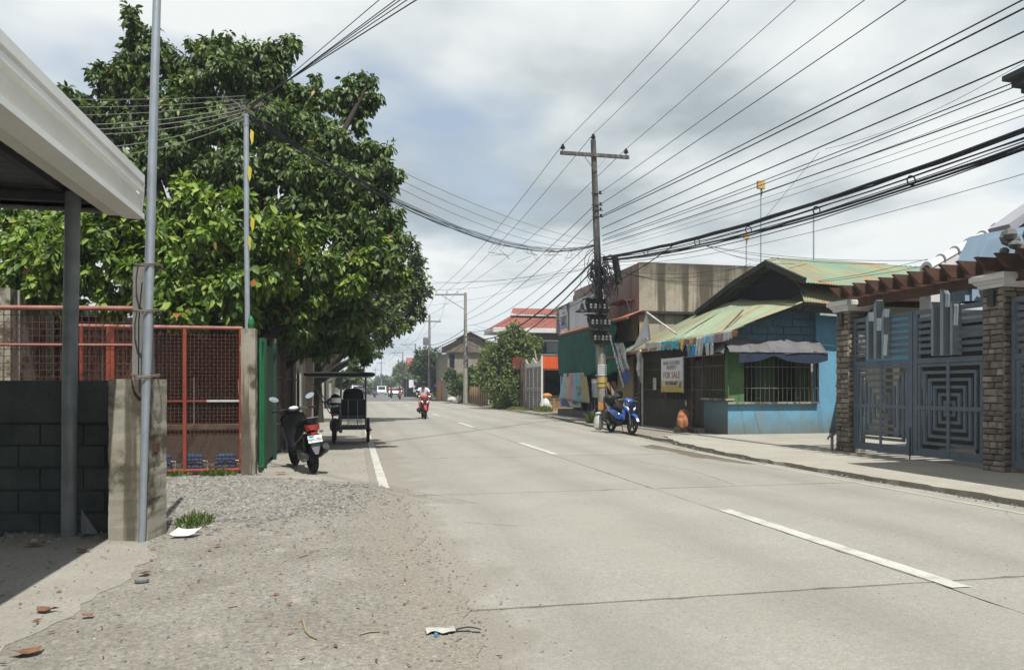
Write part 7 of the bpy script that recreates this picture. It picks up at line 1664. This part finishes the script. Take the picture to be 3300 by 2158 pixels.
wbd = thing('billboard', 'distant blank white billboard over the road edge', 'billboard', (10, 210, 0)); fb(wbd, 'panel', 'trim_white', 9.5, 13, 209.9, 210.1, 7.2, 8.6); fb(wbd, 'pole', 'galv_old', 10.6, 10.9, 210.2, 210.4, 0, 7.2); fb(wbd, 'lower_panel', 'far_wall', 8.6, 13.4, 190, 190.2, 2.2, 4.2); fb(wbd, 'lower_pole', 'galv_old', 10.4, 10.6, 190.3, 190.5, 0, 2.3)
wh = thing('white_sheet', 'white laundry hung in front of the tin shack', 'laundry', (8.9, 108, .8)); b = MB(); b.grid(lambda u, v: (-.5+1.0*u, .1*sin(u*8), 1.0*v), 8, 4); b.build('sheet', 'sack_white', wh, True)
# left far shops
ls = thing('left_shop', 'beige shop front with brown sign behind the tricycle roof', 'shop', (-2.5, 55, 0))
fb(ls, 'wall', 'far_wall', -6, -1.9, 50, 60, 0, 3.2); fb(ls, 'sign_board', 'eave_rust', -1.95, -1.2, 49.9, 50, 2.2, 2.7); fb(ls, 'door', 'interior', -1.89, -1.85, 51, 52.4, 0, 2.3); fb(ls, 'window', 'interior', -3.6, -2.6, 49.95, 50.01, .9, 2.0)
fb(ls, 'roof', 'far_roof', -6.4, -1.0, 49.5, 60.4, 3.2, 3.35); fb(ls, 'pillar', 'wood_post', -1.35, -1.2, 49.9, 50.05, 0, 3.2)
ls2 = thing('left_shop', 'pale shop with red sign farther along the left side', 'shop', (-3.5, 110, 0))
fb(ls2, 'wall', 'far_wall', -9, -3.0, 105, 125, 0, 3.4); fb(ls2, 'sign_board', 'red_bright', -6, -3.0, 104.8, 105, 3.0, 4.0); fb(ls2, 'roof', 'far_roof', -9.5, -2.6, 104.5, 125, 3.45, 3.6)
ls3 = thing('left_building', 'far pale building row at the left road end', 'building', (-6, 200, 0))
fb(ls3, 'wall', 'far_wall', -16, -5, 190, 260, 0, 5); fb(ls3, 'wall', 'orange_wall', -12, -6, 270, 300, 0, 6); fb(ls3, 'roof', 'far_roof', -16.4, -4.6, 189.5, 260, 5, 5.2)
rb3 = thing('right_building', 'far building row at the right road end', 'building', (18, 260, 0)); fb(rb3, 'wall', 'far_wall', 12, 24, 255, 330, 0, 5); fb(rb3, 'roof', 'tile_red', 11.5, 24.5, 254, 331, 5, 5.3)
# far wooded horizon that reads as one mass
g = np.random.default_rng(8); hc = []
for k in range(90):
    x = g.uniform(-260, 300); y = g.uniform(330, 700)
    if abs(x-2) < 9: continue
    hc.append((x, y, 2.5, g.uniform(4, 9), 5, g.uniform(3, 5.5)))
P, Dv, Nn, Ln, Wd = leaves(hc, 14000, 2.2, .6, 5, per=6, droop=.1, shell=.6)
o = mobj('far_trees', leaf_mesh(P, Dv, Nn, Ln, Wd, 'leaf_mid')); tag(o, 'far wooded skyline at the end of the road', 'trees', kind='stuff')
# ================================================================ small things on the ground
rr = random.Random(88); b = MB()
for k in range(420):
    if k < 250: x, y = rr.uniform(-2.6, .7), rr.uniform(3.4, 9.5)
    elif k < 330: x, y = rr.uniform(-1.6, .2), rr.uniform(9.8, 20)
    else: x, y = 7.55+rr.gauss(0, .25), rr.uniform(6, 24)
    s = rr.uniform(.008, .03); a = rr.uniform(0, 6.3); e = rr.uniform(.2, .5); z = .016 if x < 1 else .006
    c_, s_ = cos(a)*s, sin(a)*s
    b.add([(x-c_, y-s_, z), (x-s_*e, y+c_*e, z+rr.uniform(0, .012)), (x+c_, y+s_, z+rr.uniform(0, .01)), (x+s_*e, y-c_*e, z)], [(0, 1, 2), (0, 2, 3)])
o = b.build('leaf_litter', 'dead_leaf'); tag(o, 'tiny dry leaf scraps strewn over the shoulders', 'leaf litter', kind='stuff')
def drop_leaf(px, s, lab, rz, m='dead_leaf', nm='fallen_leaf', grp=None):
    p = gnd(*px); rr = random.Random(int(px[0])); b = MB(); pts = []
    n = 11
    for i in range(n):
        a = 2*pi*i/n; r_ = s*(1 if i % 2 else .72)*rr.uniform(.75, 1.2); pts.append((r_*cos(a)*1.5, r_*sin(a), .012+.45*s*(abs(cos(a))**2)*rr.uniform(.1, 1)))
    b.add(pts+[(0, 0, .006)], [(i, (i+1) % n, n) for i in range(n)]); o = b.build(nm, m); o.location = (p.x, p.y, .016); o.rotation_euler = (0, 0, rz); return tag(o, lab, 'leaf', grp)
GL = 'dead leaves on the ground'
for px, s, lab, rz in (((113, 1763), .06, 'large brown dead leaf in the carport shade', .2), ((270, 1782), .045, 'brown dead leaf on the edge of the carport shade', -.2), ((145, 1977), .05, 'tan curled dead leaf on the lit apron', -.3), ((286, 1994), .03, 'small dark curled leaf right of the tan leaf', .3), ((92, 2115), .055, 'pale brown dead leaf lowest at the left corner', .5), ((465, 1857), .04, 'reddish dead leaf standing near a pebble', 1.3), ((1012, 1520), .06, 'orange dead leaf in front of the black scooter', 0), ((905, 1527), .06, 'pale dead leaf left of the black scooter shadow', .4), ((700, 1765), .03, 'small dead leaf on the dirt by the gravel', .8)):
    drop_leaf(px, s, lab, rz, grp=GL)
p = gnd(590, 1732); t = thing('paper_plate', 'bent white foam tray lying by the weeds at the post', 'litter', (p.x, p.y, .02)); b = MB(); b.grid(lambda u, v: ((u-.5)*.2+.05*v, (v-.5)*.13, .012+.035*v+.02*(2*u-1)**4), 8, 6); o = b.build('tray', 'paper_white', t, True); o.modifiers.new('s', 'SOLIDIFY').thickness = .006
p = gnd(1420, 2040); t = thing('plastic_wrapper', 'crumpled grey plastic wrapper with blue cap on the road edge', 'litter', (p.x, p.y, .005)); rr = random.Random(2)
b = MB(); b.grid(lambda u, v: ((u-.5)*.16, (v-.5)*.09+.015*sin(u*7), .006+.01*abs(sin(u*6+v*5))+.006*abs(cos(v*8))), 12, 8); b.build('film', 'paper_grey', t)
b = MB(); b.grid(lambda u, v: (.08+.14*u, -.02+.03*v-.03*u, .012+.015*sin(u*3)), 6, 2); b.build('flap', 'cap_dark', t)
b = MB(); b.box(-.04, -.025, -.08, -.055, .006, .02); b.build('blue_cap', 'bottle_blue', t)
for k, (pts, lab) in enumerate((([(975, 2000), (985, 2040), (1000, 2055), (1022, 2065)], 'forked dry twig on the dirt shoulder'), ([(1160, 2050), (1190, 2042), (1225, 2040)], 'short thin twig near the road edge'), ([(735, 1962), (765, 1957)], 'tiny pale stick on the dirt'), ([(965, 1800), (990, 1790), (985, 1775)], 'curled dry stem on the dirt'))):
    t = thing('twig', lab, 'twig', gnd(*pts[0])); b = MB(); b.tube([gnd(*q)-t.location+Vector((0, 0, .014)) for q in pts], .005, 5); b.build('stem', 'twig', t)
    if k == 0: b = MB(); b.tube([gnd(985, 2028)-t.location+Vector((0, 0, .014)), gnd(950, 2030)-t.location+Vector((0, 0, .014))], .003, 5); b.build('side_stem', 'twig', t)
p = gnd(457, 1880); t = thing('rock', 'small grey rock below the reddish leaf', 'rock', (p.x, p.y, .015)); b = MB(); b.ell((0, 0, .01), .05, .035, .025, 8, 5); b.build('stone_body', 'rock_grey', t)
t = thing('water_tap', 'small metal standpipe tap at the foot of the left stone pillar', 'tap', (9.72, 13.75, .045)); b = MB(); b.tube([(0, 0, 0), (0, 0, .32)], .03, 8); b.build('standpipe', 'galv_old', t, 'auto'); b = MB(); b.tube([(0, 0, .30), (-.08, 0, .30), (-.1, 0, .24)], .022, 8); b.box(-.04, .04, -.04, .04, .32, .36); b.build('spout', 'galv_old', t)
t = thing('steel_angle', 'long dark steel angle bar lying along the foot of the block wall', 'steel bar', (-3.6, 7.62, .015), -YAW); b = MB(); b.box(-.9, .5, 0, .05, 0, .012); b.box(-.9, .5, .04, .05, 0, .05); b.build('angle', 'steel_dark', t)
t = thing('rubble_pile', 'low broken concrete kerb chunks beside the utility pole', 'rubble', (9.0, 25.9, .02)); rr = random.Random(9)
for k in range(7): b = MB(); c = Vector((rr.uniform(-.3, .4), rr.uniform(-.5, .5), .06)); b.ell(c, rr.uniform(.08, .18), rr.uniform(.08, .15), rr.uniform(.05, .1), 6, 4); b.build('chunk', 'old_concrete', t)

# ---- thin tropical haze over the whole street
hz = MB(); hz.box(-1000, 1000, -70, 1950, -1.6, 13.5); hz_o = hz.build('haze', 'far_wall'); tag(hz_o, 'thin bright haze filling the far end of the street', 'haze', kind='stuff')
hm = bpy.data.materials.new('haze'); hm.use_nodes = True; hm.node_tree.nodes.clear(); ho = N(hm.node_tree, 'ShaderNodeOutputMaterial'); hv = N(hm.node_tree, 'ShaderNodeVolumePrincipled')
hv.inputs['Color'].default_value = (.82, .90, 1, 1); hv.inputs['Density'].default_value = .0007; hm.node_tree.links.new(hv.outputs[0], ho.inputs['Volume'])
hz_o.data.materials.clear(); hz_o.data.materials.append(hm)
